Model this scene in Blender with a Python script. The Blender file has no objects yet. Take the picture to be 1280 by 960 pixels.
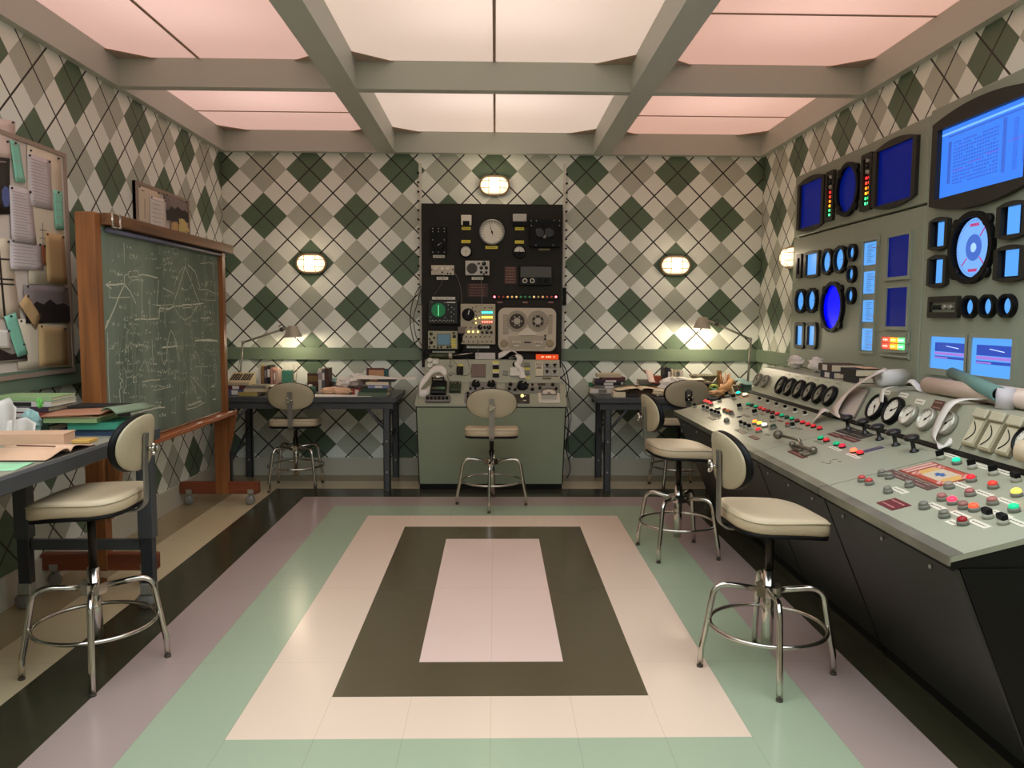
import bpy, math, random
from mathutils import Vector as V, Matrix
PI = math.pi
rnd = random.Random(7)
sc = bpy.context.scene
col = sc.collection

# ---------------------------------------------------------------- camera
CAM = V((0.0111, 0.0, 1.458))
FPX, PITCH, YAW, ROLL = 989.354, 0.0851, 0.0217, 0.0055
fw = V((math.sin(YAW)*math.cos(PITCH), math.cos(YAW)*math.cos(PITCH), -math.sin(PITCH)))
r0 = V((math.cos(YAW), -math.sin(YAW), 0)); u0 = r0.cross(fw)
RT = r0*math.cos(ROLL) + u0*math.sin(ROLL); UP = -r0*math.sin(ROLL) + u0*math.cos(ROLL)
cd = bpy.data.cameras.new('camera'); cam = bpy.data.objects.new('camera', cd); col.objects.link(cam)
cd.sensor_width = 36; cd.lens = FPX/1280*36; cd.clip_start = 0.02
mw = Matrix((RT, UP, -fw)).transposed().to_4x4(); mw.translation = CAM
cam.matrix_world = mw
sc.camera = cam

# ---------------------------------------------------------------- world, exposure, light levels
sc.view_settings.view_transform = 'Standard'; sc.view_settings.look = 'None'
sc.view_settings.gamma = 1.0; sc.view_settings.use_curve_mapping = False
sc.view_settings.exposure = 0.42
w = bpy.data.worlds.new('world'); sc.world = w; w.use_nodes = True
w.node_tree.nodes['Background'].inputs[0].default_value = (0.9, 0.8, 0.7, 1)
w.node_tree.nodes['Background'].inputs[1].default_value = 0.02
PANEL_EMIT = 0.17          # luminous ceiling fabric in view
PANEL_EMIT_FILL = 2.75     # unseen front ceiling fabric, boosted beyond the visible bays to add fill light
BAY_LAMP_W = 1.2            # lamps hidden above the fabric of each bay in view
WALL_LAMP_W, DESK_LAMP_W = 0.8, 3.5

def at(x, y, ax, v):
    """world point where the sight line of photo pixel x, y meets the plane ax = v"""
    d = fw*FPX + RT*(x-640) + UP*(480-y); i = 'xyz'.index(ax)
    return CAM + d*((v-CAM[i])/d[i])

# ---------------------------------------------------------------- materials
def lin(c):
    return tuple(((k/255)/12.92 if k/255 <= .04045 else ((k/255+.055)/1.055)**2.4) for k in c)
MATS = {}
def mat(name, rgb, rough=.5, metal=0.0, emit=0.0, alpha=None, noise=0.0, nscale=8.0, bump=0.0, trans=0.0, spec=None):
    if name in MATS: return MATS[name]
    m = bpy.data.materials.new(name); m.use_nodes = True; nt = m.node_tree
    b = nt.nodes['Principled BSDF']; c = lin(rgb) + (1,)
    b.inputs['Base Color'].default_value = c; b.inputs['Roughness'].default_value = rough
    b.inputs['Metallic'].default_value = metal
    if spec is not None: b.inputs['Specular IOR Level'].default_value = spec
    if trans: b.inputs['Transmission Weight'].default_value = trans
    if emit:
        b.inputs['Emission Color'].default_value = c; b.inputs['Emission Strength'].default_value = emit
    if noise or bump:
        tc = nt.nodes.new('ShaderNodeTexCoord'); n = nt.nodes.new('ShaderNodeTexNoise')
        n.inputs['Scale'].default_value = nscale; n.inputs['Detail'].default_value = 5
        nt.links.new(tc.outputs['Object'], n.inputs['Vector'])
        if noise:
            mx = nt.nodes.new('ShaderNodeMix'); mx.data_type = 'RGBA'
            mr = nt.nodes.new('ShaderNodeMapRange'); mr.inputs[1].default_value = .3; mr.inputs[2].default_value = .7
            nt.links.new(n.outputs['Fac'], mr.inputs[0]); nt.links.new(mr.outputs[0], mx.inputs[0])
            mx.inputs[6].default_value = tuple(k*(1-noise) for k in c[:3]) + (1,)
            mx.inputs[7].default_value = tuple(min(1, k*(1+noise)) for k in c[:3]) + (1,)
            nt.links.new(mx.outputs[2], b.inputs['Base Color'])
        if bump:
            bp = nt.nodes.new('ShaderNodeBump'); bp.inputs['Strength'].default_value = bump; bp.inputs['Distance'].default_value = .01
            nt.links.new(n.outputs['Fac'], bp.inputs['Height']); nt.links.new(bp.outputs[0], b.inputs['Normal'])
    MATS[name] = m; return m
def rgb(*c):
    """a plain paint or paper of that colour"""
    return mat('paint_%d_%d_%d' % c, c, .6)
def glow(c, s, nm=None):
    return mat(nm or 'lit_%d_%d_%d_%d' % (c + (int(s*10),)), c, .4, emit=s)

def screen(c, s, nm):
    m = mat(nm, c, .35, emit=s, spec=.12); m.node_tree.nodes['Principled BSDF'].inputs['Base Color'].default_value = tuple(.12*q for q in lin(c))+(1,); return m

class NT:
    def __init__(s, m): s.nt = m.node_tree; s.b = s.nt.nodes['Principled BSDF']
    def n(s, t, **k):
        q = s.nt.nodes.new(t)
        for a, v in k.items(): setattr(q, a, v)
        return q
    def m(s, op, a, b=None, c=None):
        q = s.n('ShaderNodeMath', operation=op)
        for i, v in enumerate((a, b, c)):
            if v is None: continue
            if isinstance(v, (int, float)): q.inputs[i].default_value = v
            else: s.nt.links.new(v, q.inputs[i])
        return q.outputs[0]
    def mix(s, f, a, b):
        q = s.n('ShaderNodeMix', data_type='RGBA')
        if isinstance(f, (int, float)): q.inputs[0].default_value = f
        else: s.nt.links.new(f, q.inputs[0])
        for i, v in ((6, a), (7, b)):
            if isinstance(v, tuple): q.inputs[i].default_value = v + (1,)
            else: s.nt.links.new(v, q.inputs[i])
        return q.outputs[2]
    def pos(s):
        g = s.n('ShaderNodeNewGeometry'); x = s.n('ShaderNodeSeparateXYZ'); s.nt.links.new(g.outputs['Position'], x.inputs[0])
        return g.outputs['Position'], x.outputs
    def noise(s, vec, scale, detail=4):
        q = s.n('ShaderNodeTexNoise'); q.inputs['Scale'].default_value = scale; q.inputs['Detail'].default_value = detail
        s.nt.links.new(vec, q.inputs['Vector']); return q.outputs['Fac']

YW = 7.2056; XW = 2.42; DD = 0.4108; T = 0.3048; ZC = 2.893
ARG_W, ARG_T, ARG_D = lin((240, 243, 232)), lin((186, 190, 174)), lin((88, 110, 86))
def argyle(name, axis, origin):
    m = bpy.data.materials.new(name); m.use_nodes = True; t = NT(m)
    P, X = t.pos()
    u = t.m('DIVIDE', t.m('SUBTRACT', X[axis], origin), DD); v = t.m('DIVIDE', t.m('SUBTRACT', X[2], 2.7505), DD)
    p = t.m('ADD', u, v); q = t.m('SUBTRACT', u, v)
    a = t.m('FLOOR', t.m('ADD', p, .5)); b = t.m('FLOOR', t.m('ADD', q, .5))
    am = t.m('FLOORED_MODULO', a, 2); bm = t.m('FLOORED_MODULO', b, 2)
    taupe = t.m('MULTIPLY', am, bm); dark = t.m('MULTIPLY', t.m('SUBTRACT', 1, am), t.m('SUBTRACT', 1, bm))
    c = t.mix(taupe, ARG_W, ARG_T); c = t.mix(dark, c, ARG_D)
    def near(x, off, w):
        return t.m('LESS_THAN', t.m('ABSOLUTE', t.m('SUBTRACT', t.m('FRACT', t.m('ADD', x, .5+off)), .5)), w)
    seam = t.m('MAXIMUM', near(p, .5, .008), near(q, .5, .008))
    c = t.mix(t.m('MULTIPLY', seam, .35), c, lin((90, 84, 66)))
    ln = t.m('MAXIMUM', near(p, 0, .020), near(q, 0, .020))
    c = t.mix(ln, c, lin((26, 22, 16)))
    n = t.noise(P, 2.2); c = t.mix(t.m('MULTIPLY', n, .10), c, lin((150, 140, 120)))
    t.nt.links.new(c, t.b.inputs['Base Color']); t.b.inputs['Roughness'].default_value = .55
    return m
ARG_X = argyle('argyle_wallpaper_back', 0, 0.0); ARG_Y = argyle('argyle_wallpaper_side', 1, YW)

def floor_mat():
    m = bpy.data.materials.new('banded_linoleum'); m.use_nodes = True; t = NT(m); P, X = t.pos()
    xs = t.m('DIVIDE', X[0], T); ys = t.m('DIVIDE', t.m('SUBTRACT', X[1], 4.171), T)
    L = t.m('MAXIMUM', t.m('ABSOLUTE', xs), t.m('SUBTRACT', t.m('ABSOLUTE', ys), 2.05))
    cols = [(236, 206, 192), (84, 74, 52), (236, 210, 188), (166, 180, 152), (174, 153, 146), (48, 47, 31), (212, 192, 154), (162, 143, 106)]
    c = lin(cols[0])
    for i in range(1, 8):
        c = t.mix(t.m('GREATER_THAN', L, float(i)), c, lin(cols[i]))
    n = t.noise(P, 1.3, 6); c = t.mix(t.m('MULTIPLY', n, .12), c, lin((120, 105, 85)))
    def seam(s, w):
        return t.m('LESS_THAN', t.m('ABSOLUTE', t.m('SUBTRACT', t.m('FRACT', t.m('ADD', s, .5)), .5)), w)
    sm = t.m('MAXIMUM', seam(xs, .004), seam(t.m('MULTIPLY', t.m('ADD', ys, .05), 1/3), .0015))
    c = t.mix(t.m('MULTIPLY', sm, .22), c, lin((90, 80, 60)))
    t.nt.links.new(c, t.b.inputs['Base Color'])
    n2 = t.noise(P, 3.5, 5)
    t.nt.links.new(t.m('ADD', t.m('MULTIPLY', n2, .16), .14), t.b.inputs['Roughness'])
    t.b.inputs['Specular IOR Level'].default_value = .5
    return m

def wood_mat(name, a, b, axis=2):
    m = bpy.data.materials.new(name); m.use_nodes = True; t = NT(m); P, X = t.pos()
    mp = t.n('ShaderNodeMapping'); s = [26, 26, 26]; s[axis] = 1.6; mp.inputs['Scale'].default_value = s
    t.nt.links.new(P, mp.inputs['Vector']); n = t.noise(mp.outputs[0], 1.0, 5)
    r = t.n('ShaderNodeMapRange'); r.inputs[1].default_value = .32; r.inputs[2].default_value = .68; t.nt.links.new(n, r.inputs[0])
    c = t.mix(r.outputs[0], lin(a), lin(b)); t.nt.links.new(c, t.b.inputs['Base Color']); t.b.inputs['Roughness'].default_value = .38
    return m

def chalk_mat():
    m = bpy.data.materials.new('green_slate'); m.use_nodes = True; t = NT(m); P, X = t.pos()
    mp = t.n('ShaderNodeMapping'); mp.inputs['Scale'].default_value = (3, 2.4, .9); t.nt.links.new(P, mp.inputs['Vector'])
    n = t.noise(mp.outputs[0], 1.4, 7); r = t.n('ShaderNodeMapRange'); r.inputs[1].default_value = .35; r.inputs[2].default_value = .75
    t.nt.links.new(n, r.inputs[0]); c = t.mix(r.outputs[0], lin((94, 108, 92)), lin((136, 148, 130)))
    t.nt.links.new(c, t.b.inputs['Base Color']); t.b.inputs['Roughness'].default_value = .8
    return m

TRIM = mat('greige_trim_paint', (190, 192, 181), .5)
BASEB = mat('pale_baseboard_paint', (196, 190, 172), .5)
RAILG = mat('sage_rail_paint', (112, 128, 106), .5)
SAGE = mat('sage_enamel', (162, 163, 142), .38, noise=.03, nscale=2.5)
SAGE2 = mat('olive_sage_enamel', (136, 144, 118), .4, noise=.05, nscale=2)
SCRW = mat('screen_wall_enamel', (144, 150, 132), .45, noise=.04, nscale=1.5)
CHAR = mat('charcoal_enamel', (42, 42, 38), .36, noise=.10, nscale=3)
BLACK = mat('black_enamel', (12, 12, 11), .4, spec=.25)
MBLACK = mat('matte_black_plastic', (9, 9, 9), .5, spec=.22)
BOARD = mat('blackboard_panel_paint', (48, 46, 42), .65, noise=.05, nscale=3, spec=.15)
CHROME = mat('chrome', (205, 200, 190), .16, 1.0, noise=.06, nscale=30)
STEEL = mat('brushed_steel', (165, 162, 152), .4, .55)
DKSTEEL = mat('bench_grey_enamel', (66, 68, 70), .4, noise=.06, nscale=4)
ALU = mat('worn_aluminium_edge', (148, 148, 134), .38, .7, noise=.15, nscale=6)
VINYL = mat('cream_vinyl', (198, 178, 146), .42, noise=.05, nscale=5)
VINYLB = mat('beige_backrest_vinyl', (176, 162, 132), .45, noise=.05, nscale=5)
WHITE = mat('white_paper', (225, 218, 210), .7)
CREAM = mat('cream_paper', (226, 208, 176), .7)
PAGES = mat('book_pages', (214, 200, 172), .75, noise=.1, nscale=60)
PINKP = mat('pinkish_paper', (224, 200, 188), .7)
YEL = mat('yellow_label', (232, 216, 66), .5)
IVORY = mat('ivory_label', (226, 220, 202), .5)
MAROON = mat('maroon_label', (92, 40, 40), .5)
RUBBER = mat('grey_rubber', (128, 124, 118), .45)
DIALW = mat('dial_white', (232, 226, 210), .5)
GREYP = mat('instrument_grey', (120, 120, 108), .45)
GLASS = mat('clear_glass', (235, 240, 238), .05, trans=1.0)
WOODV = wood_mat('orange_stained_wood_upright', (118, 70, 34), (158, 98, 52), 2)
WOODR = wood_mat('brown_stained_wood_rail', (96, 60, 34), (134, 88, 52), 1)
WOODF = wood_mat('red_stained_wood_foot', (104, 48, 28), (136, 70, 40), 0)
CBLUE = screen((96, 172, 255), .72, 'lit_pale_blue_screen'); DBLUE = screen((0, 16, 96), .8, 'dark_blue_screen')
BBLUE = screen((0, 2, 245), .9, 'bright_blue_lens'); MBLUE = screen((62, 130, 255), .8, 'lit_mid_blue_screen')
SHB = mat('screen_recess_navy', (6, 16, 44), .5, spec=.2)

# ---------------------------------------------------------------- geometry helpers
WM = {}     # world matrix of every parent made here
class MB:
    def __init__(s, M=None): s.v = []; s.f = []; s.m = []; s.sm = []; s.M = M or Matrix(); s.cur = 0; s.smooth = False
    def add(s, vs, fs, M=None, smooth=None):
        M = s.M @ M if M is not None else s.M; k = len(s.v)
        s.v += [M @ V(p) for p in vs]; s.f += [[i+k for i in f] for f in fs]; s.m += [s.cur]*len(fs)
        s.sm += [s.smooth if smooth is None else smooth]*len(fs); return s
    def mt(s, i): s.cur = i; return s
    def box(s, a, b, M=None):
        x0, y0, z0 = a; x1, y1, z1 = b
        return s.add([(x0,y0,z0),(x1,y0,z0),(x1,y1,z0),(x0,y1,z0),(x0,y0,z1),(x1,y0,z1),(x1,y1,z1),(x0,y1,z1)],
                     [(0,3,2,1),(4,5,6,7),(0,1,5,4),(1,2,6,5),(2,3,7,6),(3,0,4,7)], M, False)
    def bbox(s, a, b, r=.004, M=None):
        """box with chamfered edges: a stack of three inset slices along the local z"""
        x0, y0, z0 = a; x1, y1, z1 = b; vs = []; fs = []
        for z, e in ((z0, r), (z0+r, 0), (z1-r, 0), (z1, r)):
            c = r*.8; X0, X1, Y0, Y1 = x0+e, x1-e, y0+e, y1-e
            vs += [(X0+c,Y0,z),(X1-c,Y0,z),(X1,Y0+c,z),(X1,Y1-c,z),(X1-c,Y1,z),(X0+c,Y1,z),(X0,Y1-c,z),(X0,Y0+c,z)]
        for k in range(3):
            for i in range(8): j = (i+1) % 8; fs.append((k*8+i, k*8+j, k*8+8+j, k*8+8+i))
        fs += [tuple(range(7, -1, -1)), tuple(range(24, 32))]
        return s.add(vs, fs, M, False)
    def prism(s, poly, z0, z1, M=None, smooth=False, taper=1.0):
        n = len(poly); cx = sum(p[0] for p in poly)/n; cy = sum(p[1] for p in poly)/n
        vs = [(x, y, z0) for x, y in poly] + [(cx+(x-cx)*taper, cy+(y-cy)*taper, z1) for x, y in poly]
        fs = [tuple(range(n-1, -1, -1)), tuple(range(n, 2*n))]
        k = len(s.f); s.add(vs, fs + [(i, (i+1) % n, n+(i+1) % n, n+i) for i in range(n)], M, smooth)
        s.sm[k] = s.sm[k+1] = False; return s
    def ring(s, po, pi, z0, z1, M=None):
        """flat frame between two outlines with the same number of points"""
        n = len(po); vs = [(x,y,z0) for x,y in po]+[(x,y,z1) for x,y in po]+[(x,y,z0) for x,y in pi]+[(x,y,z1) for x,y in pi]; fs = []
        for i in range(n):
            j = (i+1) % n
            fs += [(i,j,n+j,n+i), (n+i,n+j,3*n+j,3*n+i), (3*n+i,3*n+j,2*n+j,2*n+i), (2*n+i,2*n+j,j,i)]
        return s.add(vs, fs, M, False)
    def tube(s, pts, r, seg=8, closed=False, M=None, cap=True):
        pts = [V(p) for p in pts]; n = len(pts); rs = r if isinstance(r, (list, tuple)) else [r]*n; vs = []; fs = []; prev = None
        for i, p in enumerate(pts):
            if closed: t = pts[(i+1) % n]-pts[i-1]
            else: t = pts[min(i+1, n-1)]-pts[max(i-1, 0)]
            t = t.normalized() if t.length > 1e-9 else V((0,0,1))
            if prev is None: a = t.orthogonal().normalized()
            else: a = (prev - t*prev.dot(t)); a = a.normalized() if a.length > 1e-6 else t.orthogonal().normalized()
            prev = a; b = t.cross(a)
            for k in range(seg):
                w_ = 2*PI*k/seg; vs.append(tuple(p + (a*math.cos(w_)+b*math.sin(w_))*rs[i]))
        m = n if closed else n-1
        for i in range(m):
            j = (i+1) % n
            for k in range(seg): l = (k+1) % seg; fs.append((i*seg+k, i*seg+l, j*seg+l, j*seg+k))
        q = len(s.f); nf = len(fs)
        if not closed and cap: fs += [tuple(range(seg-1, -1, -1)), tuple(range((n-1)*seg, n*seg))]
        s.add(vs, fs, M, True)
        for i in range(q+nf, len(s.f)): s.sm[i] = False
        return s
    def lathe(s, prof, seg=24, M=None, smooth=True, sx=1.0, sy=1.0):
        """profile of (radius, height) about the local z"""
        vs = []; fs = []
        for r, z in prof:
            for k in range(seg): a = 2*PI*k/seg; vs.append((r*math.cos(a)*sx, r*math.sin(a)*sy, z))
        for i in range(len(prof)-1):
            for k in range(seg): l = (k+1) % seg; fs.append((i*seg+k, i*seg+l, (i+1)*seg+l, (i+1)*seg+k))
        q = len(s.f); nf = len(fs)
        fs += [tuple(range(seg-1, -1, -1)), tuple(range((len(prof)-1)*seg, len(prof)*seg))]
        s.add(vs, fs, M, smooth)
        for i in range(q+nf, len(s.f)): s.sm[i] = False
        return s
    def cyl(s, r, z0, z1, seg=20, M=None, bev=0.0):
        p = [(r, z0), (r, z1)] if not bev else [(r, z0), (r, z1-bev), (r-bev, z1)]
        return s.lathe(p, seg, M, True)
    def ball(s, c, r, M=None, seg=16, sq=(1,1,1)):
        vs = []; fs = []; R_ = 8
        for i in range(1, R_):
            a = PI*i/R_
            for k in range(seg): b = 2*PI*k/seg; vs.append((c[0]+r*sq[0]*math.sin(a)*math.cos(b), c[1]+r*sq[1]*math.sin(a)*math.sin(b), c[2]+r*sq[2]*math.cos(a)))
        n = len(vs); vs += [(c[0],c[1],c[2]+r*sq[2]), (c[0],c[1],c[2]-r*sq[2])]
        for i in range(R_-2):
            for k in range(seg): l = (k+1) % seg; fs.append((i*seg+k, (i+1)*seg+k, (i+1)*seg+l, i*seg+l))
        for k in range(seg): l = (k+1) % seg; fs += [(n, k, l), (n+1, (R_-2)*seg+l, (R_-2)*seg+k)]
        return s.add(vs, fs, M, True)
    def sheet(s, f, nu, nv, th=.0012, M=None):
        """a curved sheet with real thickness: f(a, b) for a, b in 0..1"""
        P = [[V(f(i/nu, j/nv)) for j in range(nv+1)] for i in range(nu+1)]; vs = []; fs = []
        for sgn in (1, -1):
            for i in range(nu+1):
                for j in range(nv+1):
                    a = P[min(i+1, nu)][j]-P[max(i-1, 0)][j]; b = P[i][min(j+1, nv)]-P[i][max(j-1, 0)]; n = a.cross(b)
                    n = n.normalized() if n.length > 1e-12 else V((0,0,1)); vs.append(tuple(P[i][j]+n*th*.5*sgn))
        N = (nu+1)*(nv+1); g = lambda i, j: i*(nv+1)+j
        for i in range(nu):
            for j in range(nv):
                fs.append((g(i,j), g(i+1,j), g(i+1,j+1), g(i,j+1))); fs.append((N+g(i,j+1), N+g(i+1,j+1), N+g(i+1,j), N+g(i,j)))
        for i in range(nu): fs += [(g(i,0), N+g(i,0), N+g(i+1,0), g(i+1,0)), (g(i+1,nv), N+g(i+1,nv), N+g(i,nv), g(i,nv))]
        for j in range(nv): fs += [(g(0,j+1), N+g(0,j+1), N+g(0,j), g(0,j)), (g(nu,j), N+g(nu,j), N+g(nu,j+1), g(nu,j+1))]
        return s.add(vs, fs, M, True)
    def build(s, name, mats, parent=None):
        me = bpy.data.meshes.new(name)
        if not isinstance(mats, (list, tuple)): mats = [mats]
        inv = WM[parent.name].inverted() if parent is not None and parent.name in WM else Matrix()
        me.from_pydata([tuple(inv @ p) for p in s.v], [], s.f)
        for m_ in mats: me.materials.append(m_)
        me.polygons.foreach_set('material_index', s.m); me.polygons.foreach_set('use_smooth', s.sm); me.update()
        o = bpy.data.objects.new(name, me); col.objects.link(o)
        if parent is not None: o.parent = parent; WM[o.name] = WM.get(parent.name, Matrix())
        else: WM[o.name] = Matrix()
        return o
def circ(r, n=24, cx=0, cy=0, ry=None):
    ry = r if ry is None else ry
    return [(cx+r*math.cos(2*PI*i/n), cy+ry*math.sin(2*PI*i/n)) for i in range(n)]
def rrect(w_, h, r, n=5, cx=0, cy=0):
    p = []
    for sx, sy, a0 in ((1,1,0), (-1,1,90), (-1,-1,180), (1,-1,270)):
        for i in range(n+1):
            a = math.radians(a0+90*i/n); p.append((cx+sx*(w_/2-r)+r*math.cos(a), cy+sy*(h/2-r)+r*math.sin(a)))
    return p
def oarch(w_, h, bulge, r=.012, n=9, cx=0, cy=0):
    """a rectangle whose top and bottom edges bow outwards"""
    p = [(cx+w_/2*(1-2*i/n), cy+h/2-bulge+bulge*(1-(1-2*i/n)**2)) for i in range(n+1)]
    return p + [(cx-w_/2*(1-2*i/n), cy-h/2+bulge-bulge*(1-(1-2*i/n)**2)) for i in range(n+1)]
def tag(o, label, cat, group=None, kind=None):
    o['label'] = label
    if cat: o['category'] = cat
    if group: o['group'] = group
    if kind: o['kind'] = kind
    return o
def thing(name, label, cat, loc=(0,0,0), rz=0, group=None):
    o = bpy.data.objects.new(name, None); col.objects.link(o); o.location = loc; o.rotation_euler = (0,0,rz)
    o.empty_display_size = .05; tag(o, label, cat, group)
    WM[o.name] = Matrix.Translation(V(loc)) @ Matrix.Rotation(rz, 4, 'Z'); return o
def struct(name, mb, m, parent=None):
    o = mb.build(name, m, parent)
    if parent is None: o['kind'] = 'structure'
    return o
def solo(name, mb, m, label, cat, group=None):
    """a thing that is one mesh, its origin moved to its base"""
    xs = [p.x for p in mb.v]; ys = [p.y for p in mb.v]; zs = [p.z for p in mb.v]
    c = V(((min(xs)+max(xs))/2, (min(ys)+max(ys))/2, min(zs)))
    mb.v = [p-c for p in mb.v]; o = mb.build(name, m); o.location = c; WM[o.name] = Matrix.Translation(c)
    return tag(o, label, cat, group)
def dup(root, loc, rz, label, group=None):
    r = root.copy(); col.objects.link(r); r.location = loc; r.rotation_euler = (0,0,rz); r['label'] = label
    if group: r['group'] = group
    WM[r.name] = Matrix.Translation(V(loc)) @ Matrix.Rotation(rz, 4, 'Z')
    for ch in list(root.children):
        c = ch.copy(); col.objects.link(c); c.parent = r; WM[c.name] = WM[r.name]
        for g in list(ch.children):
            d = g.copy(); col.objects.link(d); d.parent = c
    return r

class Surf:
    """a real flat face of the room or of a machine: origin, across, up; n faces the room"""
    def __init__(s, o, u, v):
        s.o = V(o); s.u = V(u).normalized(); s.v = V(v).normalized(); s.n = s.u.cross(s.v)
        s.M = Matrix((s.u, s.v, s.n)).transposed().to_4x4(); s.M.translation = s.o
    def px(s, x, y):
        d = fw*FPX + RT*(x-640) + UP*(480-y); t = (s.o-CAM).dot(s.n)/d.dot(s.n); p = CAM+d*t-s.o
        return p.dot(s.u), p.dot(s.v)
    def rect(s, xl, xr, yt, yb):
        ym = (yt+yb)/2; xm = (xl+xr)/2
        u0, _ = s.px(xl, ym); u1, _ = s.px(xr, ym); _, v1 = s.px(xm, yt); _, v0 = s.px(xm, yb)
        return u0, u1, v0, v1
    def T(s, x, y, rot=0, n=0):
        u, v = s.px(x, y); return Matrix.Translation((u, v, n)) @ Matrix.Rotation(rot, 4, 'Z')
S_BOARD = Surf((0, 7.09, 0), (1,0,0), (0,0,1))
S_RIGHT = Surf((2.36, 0, 0), (0,-1,0), (0,0,1))
S_LEFT = Surf((-2.395, 0, 0), (0,1,0), (0,0,1))
S_CU = Surf((0, 6.88, .885), (1,0,0), (0,.12,.19))
S_CL = Surf((0, 6.58, .722), (1,0,0), (0,.28,.153))
S_RD = Surf((1.40, 0, .737), (0,-1,0), (.57,0,.147))
S_RG = Surf((1.99, 0, .895), (0,-1,0), (.095,0,.195))
class Z:
    """reading of an enlarged crop of the photograph: origin and scale"""
    def __init__(s, ox, oy, k, ky=None): s.a = (ox, oy, k, ky or k)
    def __call__(s, x, y): return s.a[0]+x/s.a[2], s.a[1]+y/s.a[3]
    def r(s, xl, xr, yt, yb): return s.a[0]+xl/s.a[2], s.a[0]+xr/s.a[2], s.a[1]+yt/s.a[3], s.a[1]+yb/s.a[3]

# ================================================================= THE ROOM
YF = -1.4
def slab(name, a, b, m): return struct(name, MB().box(a, b), m)
slab('floor', (-2.6, YF-.1, -.1), (2.6, YW+.2, 0), floor_mat())
slab('wall_back', (-2.6, YW, 0), (2.6, YW+.12, 3.62), ARG_X)
slab('wall_left', (-XW-.12, YF, 0), (-XW, YW, 3.62), ARG_Y)
slab('wall_right', (XW, YF, 0), (XW+.12, YW, 3.62), ARG_Y)
slab('wall_front_added', (-2.6, YF-.12, 0), (2.6, YF, 3.62), mat('front_wall_paint', (170, 160, 140), .6))  # unseen wall added behind the camera to close the room and bounce light
slab('ceiling', (-2.6, YF-.1, 3.5), (2.6, YW+.1, 3.62), mat('ceiling_void_paint', (150, 132, 112), .7))
# rail, baseboard and crown boards
slab('baseboard_back', (-XW, YW-.018, 0), (XW, YW, .161), BASEB)
slab('baseboard_left', (-XW, YF, 0), (-XW+.018, YW-.018, .161), BASEB)
slab('baseboard_right', (XW-.018, YF, 0), (XW, YW-.018, .161), BASEB)
slab('trim_1', (-XW, YW-.022, 1.06), (XW, YW, 1.168), RAILG)
slab('trim_2', (-XW, YF, 1.06), (-XW+.022, YW-.022, 1.168), RAILG)
slab('trim_3', (XW-.022, YF, 1.06), (XW, YW-.022, 1.168), RAILG)
slab('trim_4', (-XW, YW-.07, ZC), (XW, YW, 3.5), TRIM)
slab('trim_5', (-XW, YF, ZC), (-XW+.05, YW-.07, 3.5), TRIM)
slab('trim_6', (XW-.05, YF, ZC), (XW, YW-.07, 3.5), TRIM)
# ceiling beams: two long ones and four across
XB = (-1.03, -.875, .875, 1.03)
slab('trim_7', (XB[0], YF, ZC), (XB[1], YW-.07, 3.5), TRIM)
slab('trim_8', (XB[2], YF, ZC), (XB[3], YW-.07, 3.5), TRIM)
YB = [(5.20, 5.285), (3.22, 3.305), (1.24, 1.325), (-.74, -.655)]
k = 9
for y0, y1 in YB:
    for xa, xb in ((-XW+.05, XB[0]), (XB[1], XB[2]), (XB[3], XW-.05)):
        slab('trim_%d' % k, (xa, y0, ZC+.004), (xb, y1, 3.5), TRIM); k += 1
# luminous fabric in every bay
rows = [(5.285, YW-.07, 'back'), (3.305, 5.20, 'second'), (1.325, 3.22, 'unseen boosted third'), (-.655, 1.24, 'unseen boosted fourth')]
cols = [(-XW+.05, XB[0], 'left'), (XB[1], XB[2], 'middle'), (XB[3], XW-.05, 'right')]
FAB = {}
for cn, c in (('left', (248, 216, 206)), ('middle', (250, 234, 222)), ('right', (248, 212, 196))):
    for fr in (0, 1):
        m = mat('luminous_fabric_%s_%s' % (cn, 'front' if fr else 'back'), c, .8); nt = m.node_tree
        b = nt.nodes['Principled BSDF']; e = (238, 248, 255) if fr else c  # unseen front rows get a bluish glow, added as fill light
        b.inputs['Base Color'].default_value = tuple(.22*q+.06 for q in lin(c))+(1,); b.inputs['Specular IOR Level'].default_value = .1
        b.inputs['Emission Color'].default_value = lin(e)+(1,); b.inputs['Emission Strength'].default_value = PANEL_EMIT_FILL if fr else PANEL_EMIT
        tl = nt.nodes.new('ShaderNodeBsdfTranslucent'); tl.inputs[0].default_value = tuple(.4*q+.4 for q in lin(c))+(1,); mx = nt.nodes.new('ShaderNodeAddShader')
        if not fr:
            nt.links.new(b.outputs[0], mx.inputs[0]); nt.links.new(tl.outputs[0], mx.inputs[1]); nt.links.new(mx.outputs[0], nt.nodes['Material Output'].inputs[0])
        FAB[cn, fr] = m
SEAMF = mat('fabric_seam_thread', (176, 150, 132), .8); GUS = mat('fabric_gusset', (178, 158, 140), .8)
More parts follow.
